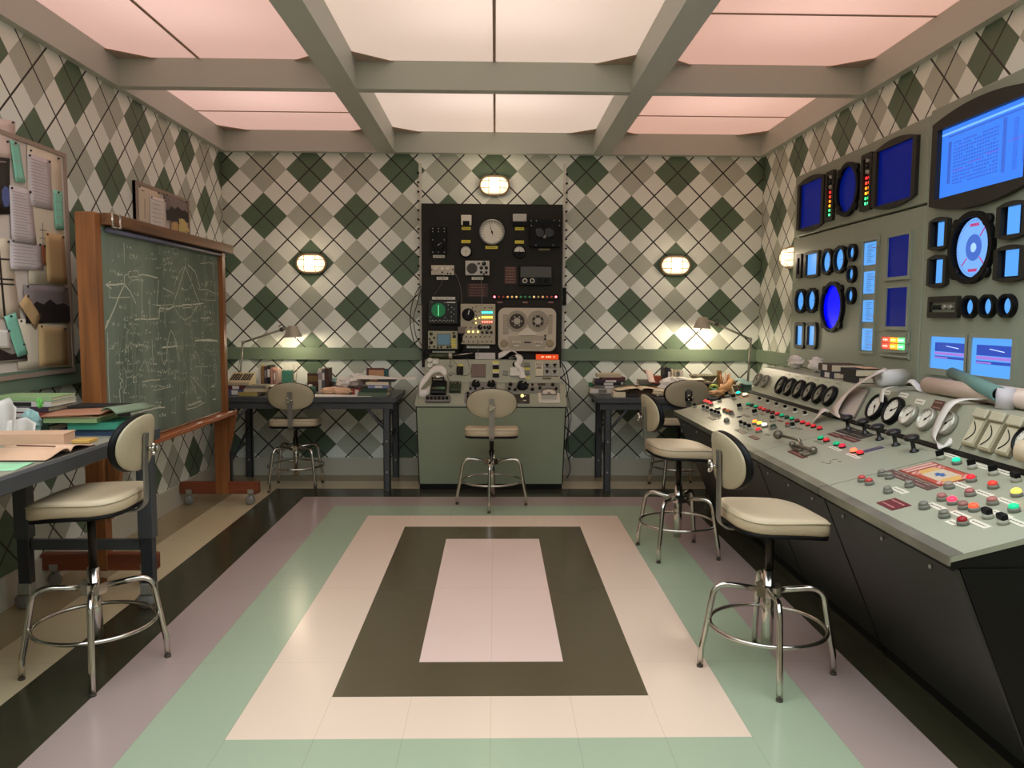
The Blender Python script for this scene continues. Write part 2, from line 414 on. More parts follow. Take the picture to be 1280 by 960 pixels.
for (ya, yb, rn) in rows:
    for (xa, xb, cn) in cols:
        z = 3.075; fr = 1 if ya < 3 else 0; cx, cy = (xa+xb)/2, (ya+yb)/2; gx, gy = .24, .19
        t = thing('ceiling_light_panel', 'glowing %s stretched fabric ceiling panel in the %s bay of the %s row' % ('cream' if cn == 'middle' else 'pink', cn, rn), 'ceiling light', (cx, cy, z), group='luminous ceiling panels')
        MB().box((xa, ya, z), (xb, yb, z+.003)).build('fabric', FAB[cn, fr], t)
        sm = MB()
        if cn == 'middle': sm.box((-.009, ya, z-.004), (.009, yb, z))
        elif ya > 5 or cn == 'right':
            ys = ya+(yb-ya)*(.66 if ya > 5 else .55); sm.box((xa, ys-.009, z-.004), (xb, ys+.009, z))
        else: sm.box((-1.879, ya, z-.004), (-1.861, yb, z))
        sm.build('seam', SEAMF, t)
        for sx, ex in ((1, xa), (-1, xb)):
            for sy, ey in ((1, ya), (-1, yb)):
                p = [(ex, ey), (ex+sx*gx, ey), (ex, ey+sy*gy)]
                if sx*sy < 0: p = p[::-1]
                MB().prism(p, z-.010, z-.006).build('corner_gusset', GUS, t)
        if not fr:
            l = bpy.data.lights.new('bay_lamp', 'AREA'); l.shape = 'RECTANGLE'; l.size = (xb-xa)*.55; l.size_y = (yb-ya)*.45; l.energy = BAY_LAMP_W*(xb-xa)/1.4; l.color = (1, 1, 1)
            o = bpy.data.objects.new('bay_lamp', l); col.objects.link(o); o.location = (cx, cy-(.22 if ya > 5 else 0), 3.46)

# ================================================================= WALL LAMPS
LAMPGL = glow((255, 230, 190), 1.1, 'lit_bulkhead_glass')
LAMPCORE = glow((255, 246, 225), 2.6, 'lit_bulb')
COPPER = mat('bulkhead_metal', (150, 128, 100), .4, .6)
def bulkhead(S, u, v, lab):
    t = thing('wall_lamp', lab, 'lamp', S.M @ V((u, v, 0)), group='caged bulkhead lamps on the walls')
    M = Matrix.Translation((u, v, 0))
    ol = lambda g: rrect(.275-g, .175-g, .0874-g/2, 8)
    MB(S.M).prism(ol(0), 0, .022, M).ring(ol(0), ol(.03), .022, .04, M).build('base', COPPER, t)
    b = MB(S.M); n = len(ol(0))
    pr = [(.03, .022), (.034, .05), (.05, .075), (.085, .09)]
    for i in range(len(pr)-1):
        A, B = ol(pr[i][0]), ol(pr[i+1][0])
        b.add([(x, y, pr[i][1]) for x, y in A]+[(x, y, pr[i+1][1]) for x, y in B], [(q, (q+1) % n, n+(q+1) % n, n+q) for q in range(n)], M, True)
    b.add([(x, y, .09) for x, y in ol(.085)], [tuple(range(n))], M, False)
    b.build('glass', LAMPGL, t)
    b = MB(S.M).prism(rrect(.085, .07, .02, 4), .0905, .094, M); b.build('bulb', LAMPCORE, t)
    w_ = MB(S.M)
    for x in (-.05, .05): w_.tube([(x, -.082, .035), (x, -.074, .075), (x, -.05, .099), (x, .05, .099), (x, .074, .075), (x, .082, .035)], .0028, 6, M=M)
    for y in (-.03, .03): w_.tube([(-.13, y, .035), (-.115, y, .075), (-.085, y, .1), (.085, y, .1), (.115, y, .075), (.13, y, .035)], .0028, 6, M=M)
    w_.tube([(x, y, .038) for x, y in ol(.012)], .004, 6, closed=True, M=M)
    w_.build('cage', COPPER, t)
    l = bpy.data.lights.new('wall_lamp_light', 'POINT'); l.energy = WALL_LAMP_W; l.color = (1, .82, .58); l.shadow_soft_size = .05
    o = bpy.data.objects.new('wall_lamp_light', l); col.objects.link(o); o.location = S.M @ V((u, v, .17))
S_BACKW = Surf((0, YW, 0), (1,0,0), (0,0,1)); S_RW = Surf((XW, 0, 0), (0,-1,0), (0,0,1))
bulkhead(S_BACKW, -1.635, 1.92, 'lit oval caged lamp on back wall above the desk beside chalkboard')
bulkhead(S_BACKW, 0, 2.62, 'lit oval caged lamp on back wall above the black instrument panel')
bulkhead(S_BACKW, 1.636, 1.925, 'lit oval caged lamp on back wall right of the instrument panel')
bulkhead(S_RW, -6.38, 1.945, 'lit caged lamp on right wall half hidden by the screen wall')

# ================================================================= STOOLS
def make_stool(lab, loc, rz, seat_z, back_dz=.10, roll=0.0):
    """forward is local +y; the stool's feet sit on r = .27"""
    t = thing('drafting_stool', lab, 'stool', (0,0,0)); RX = Matrix.Rotation(roll, 4, 'Z')
    hub = .352
    MB().cyl(.024, .10, hub+.075, 16, RX).build('lower_post', CHROME, t)
    MB().prism([(.05,.02),(.02,.05),(-.02,.05),(-.05,.02),(-.05,-.02),(-.02,-.05),(.02,-.05),(.05,-.02)], hub-.03, hub+.014, RX).build('hub', CHROME, t)
    MB().cyl(.0165, hub+.075, seat_z-.075, 14).cyl(.03, seat_z-.10, seat_z-.07, 16).build('screw_post', mat('dark_screw_steel', (48, 42, 34), .35, .7), t)
    for q in range(4):
        a = PI/4+PI/2*q+roll; M = Matrix.Rotation(a, 4, 'Z'); pts = [(.03, 0, hub-.008), (.15, 0, hub+.006)]
        for i in range(7):
            b = PI/2*.93*i/6; pts.append((.17+.055*math.sin(b), 0, hub+.006-.055*(1-math.cos(b))))
        pts += [(.255, 0, .13), (.264, 0, .09), (.268, 0, .009)]
        lg = MB().tube(pts, .0125, 12, M=M); o = lg.build('leg', CHROME, t)
        MB().cyl(.0135, 0, .010, 12, M @ Matrix.Translation((.268, 0, 0))).build('rubber_foot', mat('glide_brown', (70, 60, 48), .5), o)
    MB().tube([(.232*math.cos(2*PI*i/40), .232*math.sin(2*PI*i/40), .195) for i in range(40)], .0085, 8, closed=True).build('foot_ring', CHROME, t)
    # seat: saddle shaped cream pad over a thin black pan
    def pad(k, z0, z1, th):
        vs = []; fs = []; n = 40; prof = [(0.93, 0), (1.0, .2), (1.0, .7), (.965, .93), (.88, 1.0), (.5, 1.0), (.15, 1.0)]
        for s_, h in prof:
            for i in range(n):
                a = 2*PI*i/n; c, s2 = math.cos(a), math.sin(a); e = 2/4.2
                x = .205*math.copysign(abs(c)**e, c)*(1-.10*max(0, -s2)**2); y = .19*math.copysign(abs(s2)**e, s2)
                x *= s_*k; y *= s_*k; dip = -.024*max(0, (y/.19))**2 + .012*max(0, -y/.19)**2 - (.010*(1-(x/.2)**2)*(1-(y/.19)**2) if h == 1 else 0)
                vs.append((x, y, z0+(z1-z0)*h+dip*th))
        for j in range(len(prof)-1):
            for i in range(n): l = (i+1) % n; fs.append((j*n+i, j*n+l, (j+1)*n+l, (j+1)*n+i))
        fs += [tuple(range(n-1, -1, -1)), tuple(range((len(prof)-1)*n, len(prof)*n))]
        return MB().add(vs, fs, smooth=True)
    p = pad(1.0, seat_z-.070, seat_z, 1).build('seat', VINYL, t)
    MB().tube([( .2055*math.copysign(abs(math.cos(a))**(2/4.2), math.cos(a))*(1-.1*max(0, -math.sin(a))**2), .1905*math.copysign(abs(math.sin(a))**(2/4.2), math.sin(a)),
        seat_z-.018-.024*max(0, math.sin(a))**2*.9+.012*max(0, -math.sin(a))**2) for a in [2*PI*i/48 for i in range(48)]], .003, 6, closed=True).build('piping', VINYLB, p)
    pad(.985, seat_z-.082, seat_z-.062, 1).build('seat_pan', MBLACK, t)
    # backrest bracket: flat steel bar from under the seat, up behind the back
    zb = seat_z+back_dz
    def bar(pts, w_):
        b = MB(); n = len(pts); vs = []; fs = []
        for i, (y, z) in enumerate(pts):
            y2, z2 = pts[min(i+1, n-1)]; y1, z1 = pts[max(i-1, 0)]; d = math.hypot(y2-y1, z2-z1); ny, nz = -(z2-z1)/d*.0035, (y2-y1)/d*.0035
            vs += [(-w_/2, y+ny, z+nz), (w_/2, y+ny, z+nz), (w_/2, y-ny, z-nz), (-w_/2, y-ny, z-nz)]
        for i in range(n-1):
            for q in range(4): fs.append((i*4+q, i*4+(q+1) % 4, i*4+4+(q+1) % 4, i*4+4+q))
        fs += [(3,2,1,0), tuple(n*4-4+q for q in range(4))]
        return b.add(vs, fs, smooth=False)
    pts = [(-.02, seat_z-.085), (-.17, seat_z-.085)]+[(-.17-.05*math.sin(PI/2*i/6), seat_z-.035-.05*math.cos(PI/2*i/6)) for i in range(1, 7)]+[(-.222, zb+.02), (-.228, zb+.15)]
    bar(pts, .040).build('back_bracket', mat('bracket_steel', (150, 146, 138), .3, .7), t)
    kn = MB(); M = Matrix.Translation((0, -.232, zb+.085)) @ Matrix.Rotation(PI/2, 4, 'X')
    kn.cyl(.009, 0, .022, 12, M); kn.cyl(.021, .018, .03, 6, M)
    for a in (0, 2.1, 4.2): kn.ball((.02*math.cos(a), .02*math.sin(a), .026), .0095, M, 8)
    kn.build('tension_knob', CHROME, t)
    # backrest: curved oval
    def disc(kx, y0, y1):
        n = 40; vs = []; fs = []; prof = [(0, y0), (.6, y0), (.96, y0+(y1-y0)*.05), (1.0, y0+(y1-y0)*.35), (1.0, y0+(y1-y0)*.65), (.95, y0+(y1-y0)*.95), (.6, y1), (0, y1)]
        for s_, yy in prof[1:-1]:
            for i in range(n):
                a = 2*PI*i/n; x = .186*kx*math.copysign(abs(math.cos(a))**.9, math.cos(a))*s_; z = .112*kx*math.copysign(abs(math.sin(a))**.9, math.sin(a))*s_
                vs.append((x, yy+.9*x*x-.10*z, zb+.112+z))
        m_ = len(prof)-2
        for j in range(m_-1):
            for i in range(n): l = (i+1) % n; fs.append((j*n+i, (j+1)*n+i, (j+1)*n+l, j*n+l))
        fs += [tuple(range(n)), tuple(range((m_-1)*n, m_*n))[::-1]]
        return MB().add(vs, fs, smooth=True)
    disc(1.0, -.222, -.208).build('back_shell', VINYLB, t)
    disc(1.03, -.209, -.178).build('edge_band', MBLACK, t)
    disc(.90, -.181, -.174).build('backrest', VINYL, t)
    t.location = loc; t.rotation_euler = (0, 0, rz); WM[t.name] = Matrix.Translation(V(loc)) @ Matrix.Rotation(rz, 4, 'Z')
    return t
F2 = PI/2
s1 = make_stool('cream swivel stool nearest the camera, at the near end of the right control console', (1.14, 3.15, 0), -F2+math.radians(3), .69, .085, math.radians(33.6))
s2 = make_stool('cream swivel stool at the middle of the right control console', (1.148, 4.80, 0), -F2+math.radians(4), .69, .075, math.radians(4.5))
s3 = make_stool('worn cream swivel stool drawn up to the left workbench', (-1.63, 3.20, 0), F2+math.radians(3), .745, .085, math.radians(-25))
s4 = make_stool('cream stool in front of the central console with black panel', (-.012, 6.05, 0), 0.0, .615, .085, .724)
s5 = make_stool('cream stool at the back desk beside the chalkboard', (-1.67, 6.665, 0), .06, .60, .085, 0)
s6 = make_stool('cream stool at right back desk, small black sticker on its back', (1.58, 6.66, 0), .1, .62, .10, .02)
MB(Matrix.Translation((1.58, 6.66, 0)) @ Matrix.Rotation(.1, 4, 'Z')).box((-.03, -.228, .775), (.03, -.2235, .855)).build('sticker', MBLACK, s6)
for s in (s1, s2, s3, s4, s5, s6): s['group'] = 'cream drafting stools'

# ================================================================= INSTRUMENT BUILDERS (parts of a machine)
def I(): return Matrix()
def tr(u, v, n=0, rot=0): return Matrix.Translation((u, v, n)) @ Matrix.Rotation(rot, 4, 'Z')
def panel_rect(S, par, name, r, n0, n1, m, rr=.003, lab=None):
    u0, u1, v0, v1 = S.rect(*r); o = MB(S.M).bbox((u0, v0, n0), (u1, v1, n1), min(rr, (n1-n0)*.45)).build(name, m, par)
    if lab: o['label'] = lab
    return o
def label_plate(S, par, M, w_, h_, m, lines=1, mark=None, name='label_plate'):
    b = MB(S.M); b.box((-w_/2, -h_/2, 0), (w_/2, h_/2, .0022), M); b.mt(1)
    for i in range(lines):
        y = h_*(.5-(i+.5)/lines); x = -w_*.38
        while x < w_*.36:
            l = w_*rnd.uniform(.08, .2); l = min(l, w_*.38-x); b.box((x, y-h_*.09/lines, .0022), (x+l, y+h_*.09/lines, .0026), M); x += l+w_*.04
    return b.build(name, [m, mark or mat('faint_print', (110, 100, 80), .6)], par)
def knob(S, par, M, r, h=.014, m=None, name='knob', line=True, lab=None):
    b = MB(S.M); b.lathe([(r*1.12, 0), (r*1.12, h*.25), (r, h*.35), (r*.9, h), (r*.78, h*1.02)], 20, M)
    if line: b.mt(1).box((-r*.07, 0, h*1.02), (r*.07, r*.8, h*1.05), M @ Matrix.Rotation(rnd.uniform(-1.2, 1.2), 4, 'Z'))
    o = b.build(name, [m or MBLACK, DIALW], par)
    if lab: o['label'] = lab
    return o
def dial(S, par, M, r, bez, face, bw=.16, depth=.02, needle=None, ang=.6, ticks=11, name='gauge', half=False, lab=None):
    b = MB(S.M); b.lathe([(r, 0), (r, depth*.7), (r*(1-bw*.4), depth), (r*(1-bw), depth), (r*(1-bw), depth*.55)], 36, M)
    g = b.build(name, bez, par)
    if lab: g['label'] = lab
    ri = r*(1-bw)*1.003; f = MB(S.M).cyl(ri, depth*.3, depth*.6, 36, M)
    f.mt(1)
    for i in range(ticks):
        a = math.radians(215-250*i/(ticks-1)); Mt = M @ Matrix.Rotation(a, 4, 'Z')
        f.box((ri*.78, -ri*.02, depth*.6), (ri*.92, ri*.02, depth*.62), Mt)
    f.build('dial_face', [face, mat('dial_print', (60, 56, 46), .6)], g)
    nd = MB(S.M); Mn = M @ Matrix.Rotation(ang, 4, 'Z')
    nd.prism([(-ri*.25, -ri*.04), (ri*.72, -ri*.012), (ri*.72, ri*.012), (-ri*.25, ri*.04)], depth*.64, depth*.72, Mn).cyl(ri*.09, depth*.6, depth*.8, 12, M)
    nd.build('needle', needle or MBLACK, g)
    if half:
        p = [(ri*.98*math.cos(a), ri*.98*math.sin(a)) for a in [PI+PI*i/16 for i in range(17)]]
        MB(S.M).prism(p, depth*.6, depth*.7, M).build('shroud', MBLACK, g)
    return g
def button(S, par, M, c, r=.0165, lit=0, collar=True, h=.021, name='push_button', lab=None):
    b = MB(S.M)
    if collar: b.lathe([(r*1.05, 0), (r*1.05, h*.6), (r*.9, h*.7)], 20, M)
    else: b.lathe([(r*.9, 0), (r*.9, h*.35)], 20, M)
    o = b.build(name, GREYP if collar else BLACK, par)
    m = glow(c, lit) if lit else mat('button_%d_%d_%d' % c, c, .3)
    z = h*.7 if collar else h*.35
    MB(S.M).lathe([(r*.86, z-.001), (r*.86, z+h*.35), (r*.6, z+h*.55), (r*.2, z+h*.62)], 20, M).build('cap', m, o)
    if lab: o['label'] = lab
    return o
def bat_switch(S, par, M, r=.017, blade=True, name='rotary_switch'):
    o = MB(S.M).lathe([(r, 0), (r, .014), (r*.85, .016)], 20, M).build(name, mat('switch_grey', (170, 168, 152), .4), par)
    b = MB(S.M)
    if blade: b.bbox((-r*.25, -r*.9, .015), (r*.25, r*.9, .040), .002, M)
    else: b.bbox((-r*.95, -r*.6, .015), (r*.95, r*.6, .036), .003, M)
    b.build('handle', MBLACK, o); return o
def led_mesh(S, par, M, r, c, s=1.6, name='indicator_lamp'):
    return MB(S.M).lathe([(r, 0), (r, .003), (r*.6, .006), (r*.2, .0068)], 12, M).build(name, glow(c, s) if s else rgb(*c), par)
def rocker(S, par, M):
    o = MB(S.M).lathe([(.017, 0), (.017, .009), (.015, .011)], 18, M).build('rotary_switch', mat('switch_white', (214, 208, 192), .4), par)
    MB(S.M).bbox((-.011, -.009, .011), (.011, .009, .030), .003, M).build('handle', MBLACK, o); return o

# ================================================================= BLACK INSTRUMENT PANEL
bp = thing('instrument_panel', 'tall black instrument panel with gauges and tape recorder on the back wall', 'instrument panel', (-.02, 7.09, 1.0))
u0, u1, v0, v1 = S_BOARD.rect(527, 702.5, 255, 446)
MB(S_BOARD.M).box((u0, 1.0, -.1), (u1, v1, 0)).build('back_board', BOARD, bp)
for s, uu in ((-1, u0-.012), (1, u1+.012)):
    pass
A = Z(515, 250, 9.143); B = Z(610, 250, 9.143); C = Z(515, 350, 9.6); D = Z(610, 350, 9.6); S = S_BOARD
# tall black meter box
o = panel_rect(S, bp, 'black_meter_box', A.r(218, 400, 312, 622), 0, .03, MBLACK)
u, v = S.px(*A(308, 515)); dial(S, o, tr(u, v, .03), .05, MBLACK, MBLACK, needle=DIALW, depth=.012).name = 'dial'
for x in (240, 305, 372):
    for y in (330, 365, 460, 600): MB(S.M).cyl(.005, .03, .034, 8, S.T(*A(x, y))).build('screw', STEEL, o)
def lp(S, par, r, m, lines=1, mark=None, name='label_plate'):
    u0, u1, v0, v1 = S.rect(*r); return label_plate(S, par, tr((u0+u1)/2, (v0+v1)/2), u1-u0, v1-v0, m, lines, mark, name)
lp(S, bp, A.r(240, 375, 628, 660), IVORY)
# edgewise meters
o = panel_rect(S, bp, 'panel_meter', A.r(562, 680, 175, 290), 0, .025, DIALW, .006)
panel_rect(S, o, 'meter_shroud', A.r(583, 657, 243, 292), .025, .031, MBLACK)
lp(S, bp, A.r(568, 672, 308, 342), YEL); lp(S, bp, A.r(565, 668, 458, 492), YEL)
dial(S, bp, S.T(*A(615, 588)), .056, MBLACK, DIALW, .2, .02, ang=-1.6)
dial(S, bp, S.T(615, 290.3), .112, mat('grey_bezel', (160, 160, 152), .35, .3), DIALW, .15, .03, ang=1.9, ticks=15, lab='large white gauge with grey bezel')
lp(S, bp, (606.9, 622, 307.4, 311.1), YEL)
o = panel_rect(S, bp, 'panel_meter', B.r(283, 440, 162, 248), 0, .025, mat('meter_silver', (190, 188, 180), .4))
panel_rect(S, o, 'meter_shroud', B.r(283, 440, 250, 300), 0, .022, MBLACK)
lp(S, bp, B.r(310, 412, 310, 345), YEL); lp(S, bp, B.r(308, 410, 463, 498), YEL)
dial(S, bp, S.T(*B(358, 592)), .058, MBLACK, DIALW, .2, .02, ang=1.6, half=True)
o = panel_rect(S, bp, 'black_control_box', B.r(472, 822, 230, 545), 0, .05, MBLACK, .006)
for x in (590, 695):
    u, v = S.px(*B(x, 385)); knob(S, o, tr(u, v, .05), .042, .02, mat('knob_black', (24, 22, 20), .3), line=False)
for x, y in ((490, 245), (550, 245), (750, 240), (812, 245), (545, 522), (740, 522), (492, 300), (812, 300)):
    MB(S.M).cyl(.005, .05, .054, 8, S.T(*B(x, y))).build('screw', STEEL, o)
u, v = S.px(*B(643, 425)); knob(S, o, tr(u, v, .05), .016, .014, GREYP)
lp(S, bp, B.r(578, 708, 555, 576), mat('tan_label', (150, 126, 92), .5))
TXT = mat('red_print', (150, 92, 70), .6)
lp(S, bp, (630.8, 645.3, 333.3, 354.5), mat('dark_brown_plate', (84, 48, 40), .5), 6, mat('tan_print', (170, 130, 108), .6), 'text_plate')
o = lp(S, bp, (584.5, 609.8, 354.3, 371.2), mat('dark_red_plate', (62, 34, 28), .5), 5, TXT, 'text_plate')
# glass fronted unit
o = panel_rect(S, bp, 'glass_fronted_unit', (649.4, 689.3, 332.6, 356.8), 0, .04, BLACK, .005)
panel_rect(S, o, 'glass_window', (650.3, 688.6, 333.6, 347), .04, .045, mat('smoky_window', (84, 84, 80), .15))
for x, mm in ((420, DIALW), (503, DIALW), (585, MBLACK), (665, MBLACK)):
    u, v = S.px(*B(x, 925)); u, v = S.px(610+x/9.143, 351.3); dial(S, o, tr(u, v, .04), .021, mm, MBLACK, .35, .014, needle=mm, ticks=2).name = 'knob'
# three knob unit
o = panel_rect(S, bp, 'three_knob_unit', A.r(222, 482, 748, 858), 0, .03, mat('unit_ivory', (204, 194, 174), .45))
for x in (278, 348, 413):
    u, v = S.px(*A(x, 790)); knob(S, o, tr(u, v, .03), .015, .02, mat('knob_ivory', (220, 212, 194), .3))
for x, y in ((230, 800), (468, 797), (348, 830), (410, 842), (445, 842)):
    u, v = S.px(*A(x, y)); MB(S.M).cyl(.007, .03, .036, 10, tr(u, v)).build('jack', MAROON if x == 230 else MBLACK, o)
lp(S, bp, A.r(282, 413, 878, 912), IVORY)
# small radio
o = panel_rect(S, bp, 'radio_unit', A.r(612, 885, 698, 862), 0, .04, mat('radio_silver', (200, 194, 184), .4))
u, v = S.px(*A(688, 785)); sp_ = MB(S.M).cyl(.047, .04, .044, 30, tr(u, v))
sp_.mt(1)
for i in range(-4, 5): h = math.sqrt(.042**2-(i*.009)**2); sp_.box((i*.009-.002, -h, .044), (i*.009+.002, h, .0455), tr(u, v))
sp_.build('speaker_grille', [mat('speaker_cloth', (96, 90, 84), .8), mat('speaker_slot', (60, 56, 52), .8)], o)
for x, y, r in ((822, 730, .017), (793, 778, .014), (850, 778, .014), (793, 828, .011), (850, 828, .011), (765, 730, .009), (822, 850, .008)):
    u, v = S.px(*A(x, y)); knob(S, o, tr(u, v, .04), r, .014)
lp(S, bp, A.r(682, 815, 880, 912), IVORY)
# row of fifteen small lamps
o = panel_rect(S, bp, 'lamp_strip', (616, 698.5, 368.6, 374.4), 0, .008, BLACK)
cs = [((255,120,130),3), ((120,30,20),.5), ((120,50,30),.5), ((200,140,80),.9), ((190,150,90),.8), ((210,170,110),.9), ((60,110,60),.6), ((50,100,60),.6), ((60,110,60),.6), ((210,180,120),.9), ((150,120,80),.6), ((200,150,90),.8), ((150,70,50),.5), ((140,50,40),.6), ((255,120,130),3)]
for i, (c, s) in enumerate(cs):
    u, v = S.px(*D(78+52.6*i, 203)); led_mesh(S, o, tr(u, v, .008), .0095, c, s)
for x in (142, 447, 755): lp(S, bp, D.r(x-33, x+33, 258, 278), mat('red_tag', (130, 60, 58), .5), 1, DIALW)
# round green scope
o = panel_rect(S, bp, 'round_oscilloscope', C.r(200, 555, 240, 530), 0, .05, mat('scope_black', (16, 16, 14), .35), .006)
u, v = S.px(*C(322, 362)); MB(S.M).cyl(.062, .05, .056, 36, tr(u, v)).build('round_screen', glow((8, 84, 44), .5), o)
MB(S.M).box((-.0025, -.05, .0562), (.0025, .045, .058), tr(u, v)).build('trace', glow((110, 230, 150), 1.0), o)
for x, y in [(245,272),(400,272),(440,300),(480,330),(510,350),(440,355),(475,385),(505,410),(475,440),(228,447),(400,450)]+[(225+23*i, 492-8*(i % 2)) for i in range(13)]:
    u, v = S.px(*C(x, y)); led_mesh(S, o, tr(u, v, .05), .005, (190, 185, 170), 0, 'small_control')
panel_rect(S, o, 'name_strip', C.r(420, 525, 264, 276), .05, .052, DIALW)
lp(S, bp, C.r(242, 518, 202, 236), IVORY)
# beige control box with colour lamps
o = panel_rect(S, bp, 'lamp_control_box', C.r(585, 1000, 288, 770), 0, .05, mat('control_beige', (184, 172, 146), .45), .005)
u, v = S.px(*C(678, 415)); knob(S, o, tr(u, v, .05), .05, .022)
for y, c, s in ((390, (30, 210, 180), 1.6), (448, (255, 200, 40), 1.8), (503, (255, 80, 60), 1.6)):
    u0, u1, v0, v1 = S.rect(*C.r(835, 970, y-15, y+15))
    MB(S.M).box((u0, v0, .05), (u1, v1, .053)).build('lamp_bar', glow(c, s*.22), o)
    for i in range(5):
        u, v = S.px(*C(848+27*i, y)); led_mesh(S, o, tr(u, v, .053), .0075, tuple(min(255, q+60) for q in c), s*1.2)
for x, y, r in ((818, 565, .02), (925, 568, .018), (875, 568, .013), (845, 628, .011), (900, 625, .013), (953, 628, .011)):
    u, v = S.px(*C(x, y)); knob(S, o, tr(u, v, .05), r, .016)
for x, y in ((683, 620), (735, 620), (793, 620), (765, 467), (770, 515), (810, 455)):
    u, v = S.px(*C(x, y)); led_mesh(S, o, tr(u, v, .05), .009 if y == 620 else .006, (255, 226, 120), 2.2)
for x, y in [(655+55*i, 680) for i in range(6)]+[(625+55*i, 738) for i in range(7)]+[(655, 570), (708, 570), (762, 572), (730, 335), (772, 322), (762, 375), (808, 382), (875, 335), (930, 335), (958, 335), (775, 425), (732, 512)]:
    u, v = S.px(*C(x, y)); led_mesh(S, o, tr(u, v, .05), .006, (78, 62, 48), 0, 'toggle')
lp(S, bp, C.r(655, 930, 788, 818), IVORY)
# small oscilloscope
o = panel_rect(S, bp, 'small_oscilloscope', C.r(200, 550, 612, 826), 0, .06, mat('scope_ivory', (176, 172, 144), .45), .005)
panel_rect(S, o, 'screen_bezel', C.r(303, 470, 640, 785), .06, .066, GREYP)
panel_rect(S, o, 'screen', C.r(316, 458, 652, 773), .066, .068, mat('pale_blue_screen', (100, 132, 146), .2, emit=.12))
for x, y, r in ((237, 645, .013), (237, 748, .014), (218, 705, .008), (272, 690, .008), (215, 800, .008), (272, 795, .008), (505, 635, .009), (513, 675, .013), (315, 805, .008), (355, 800, .008), (432, 803, .009), (465, 800, .009)):
    u, v = S.px(*C(x, y)); knob(S, o, tr(u, v, .06), r, .014)
for x, y in ((505, 710), (500, 740), (508, 770), (505, 800)):
    u, v = S.px(*C(x, y)); MB(S.M).box((-.02, -.006, .06), (.02, .006, .063), tr(u, v)).build('yellow_mark', YEL, o)
lp(S, bp, C.r(245, 515, 852, 872), IVORY)
# reel tape recorder
TAPEB = mat('recorder_beige', (204, 190, 168), .4); u0, u1, v0, v1 = S.rect(622.8, 694.3, 385, 438.5); cu, cv = (u0+u1)/2, (v0+v1)/2
o = MB(S.M).prism(rrect(u1-u0, v1-v0, .06, 7), 0, .07, tr(cu, cv)).prism(rrect(u1-u0-.02, v1-v0-.02, .055, 7), .07, .078, tr(cu, cv)).build('tape_recorder', TAPEB, bp)
for x, ro in ((345, .066), (592, .052)):
    u, v = S.px(*D(x, 493)); M = tr(u, v, .078)
    r_ = MB(S.M); r_.cyl(.094, 0, .004, 40, M); r_.mt(1).lathe([(ro, .004), (ro, .012), (ro*.97, .014)], 32, M)
    r_.mt(2).cyl(.030, .014, .018, 24, M); r_.mt(3)
    for i in range(6): a = i*PI/3; r_.cyl(.006, .0142, .0152, 10, M @ Matrix.Translation((.042*math.cos(a), .042*math.sin(a), 0)))
    r_.build('reel', [mat('reel_clear_plastic', (168, 156, 138), .2), mat('brown_tape', (52, 36, 24), .35), mat('hub_silver', (186, 176, 160), .4), TAPEB], o)
pp = [S.px(*D(x, y)) for x, y in ((365, 660), (572, 660), (572, 638), (500, 580), (470, 573), (440, 580), (365, 638))]
MB(S.M).prism(pp, .078, .092).build('head_cover', mat('recorder_cream', (224, 212, 190), .4), o)
pp = [S.px(*D(x, y)) for x, y in ((240, 672), (690, 672), (690, 790), (665, 820), (265, 820), (240, 790))]
MB(S.M).prism(pp, .078, .084).build('control_plate', mat('recorder_plate', (180, 166, 144), .4), o)
for xa in (288, 545):
    for i in range(4):
        u0, u1, v0, v1 = S.rect(*D.r(xa+i*26, xa+i*26+22, 728, 756)); MB(S.M).bbox((u0, v0, .084), (u1, v1, .096), .002).build('key', mat('recorder_key', (214, 202, 180), .35), o)
panel_rect(S, o, 'counter', D.r(430, 510, 738, 752), .084, .088, MBLACK); panel_rect(S, o, 'key_bar', D.r(310, 370, 775, 790), .084, .089, IVORY); panel_rect(S, o, 'key_bar', D.r(565, 625, 775, 790), .084, .089, IVORY)
for x, y in ((192, 757), (737, 757)):
    u, v = S.px(*D(x, y)); knob(S, o, tr(u, v, .078), .03, .014, mat('recorder_knob', (160, 142, 112), .35), line=False)
for x, y in ((680, 665), (680, 705)):
    u, v = S.px(*D(x, y)); knob(S, o, tr(u, v, .084), .009, .01)
for r in ((180, 243, 418, 648), (716, 765, 418, 648)):
    u0, u1, v0, v1 = S.rect(*D.r(*r)); b = MB(S.M).box((u0, v0, .078), (u1, v1, .08)); b.mt(1); i = v0+.006
    while i < v1-.006: b.box((u0+.003, i, .08), (u1-.003, i+.004, .0815)); i += .010
    b.build('speaker_grille', [mat('recorder_grille', (150, 134, 108), .5), TAPEB], o)
# handset on a hook beside the lamp box, and patch leads
u, v = S.px(*C(602, 600)); o = MB(S.M).bbox((u-.035, v-.03, .0), (u+.03, v+.03, .075), .006).build('handset_cradle', mat('cradle_brown_grey', (124, 108, 98), .5), bp)
b = MB(S.M); b.tube([(u, v-.03, .05), (u-.01, v-.06, .04), (u+.0, v-.13, .03), (u-.02, v-.2, .03)], [.02, .02, .018, .012], 10); b.build('handset_cord', MBLACK, o)
def lead(pts, r=.0022, name='patch_lead', m=None, par=bp):
    P = [S_BOARD.px(*p[:2]) + (p[2],) for p in pts]; out = []
    for i in range(len(P)-1):
        a, b_ = P[i], P[i+1]; p0 = P[max(0, i-1)]; p3 = P[min(len(P)-1, i+2)]
        for k in range(5):
            t = k/5; out.append(tuple(.5*(2*a[q]+(b_[q]-p0[q])*t+(2*p0[q]-5*a[q]+4*b_[q]-p3[q])*t*t+(-p0[q]+3*a[q]-3*b_[q]+p3[q])*t**3) for q in range(3)))
    out.append(P[-1]); return MB(S_BOARD.M).tube(out, r, 6).build(name, m or mat('lead_grey', (120, 112, 98), .5), par)
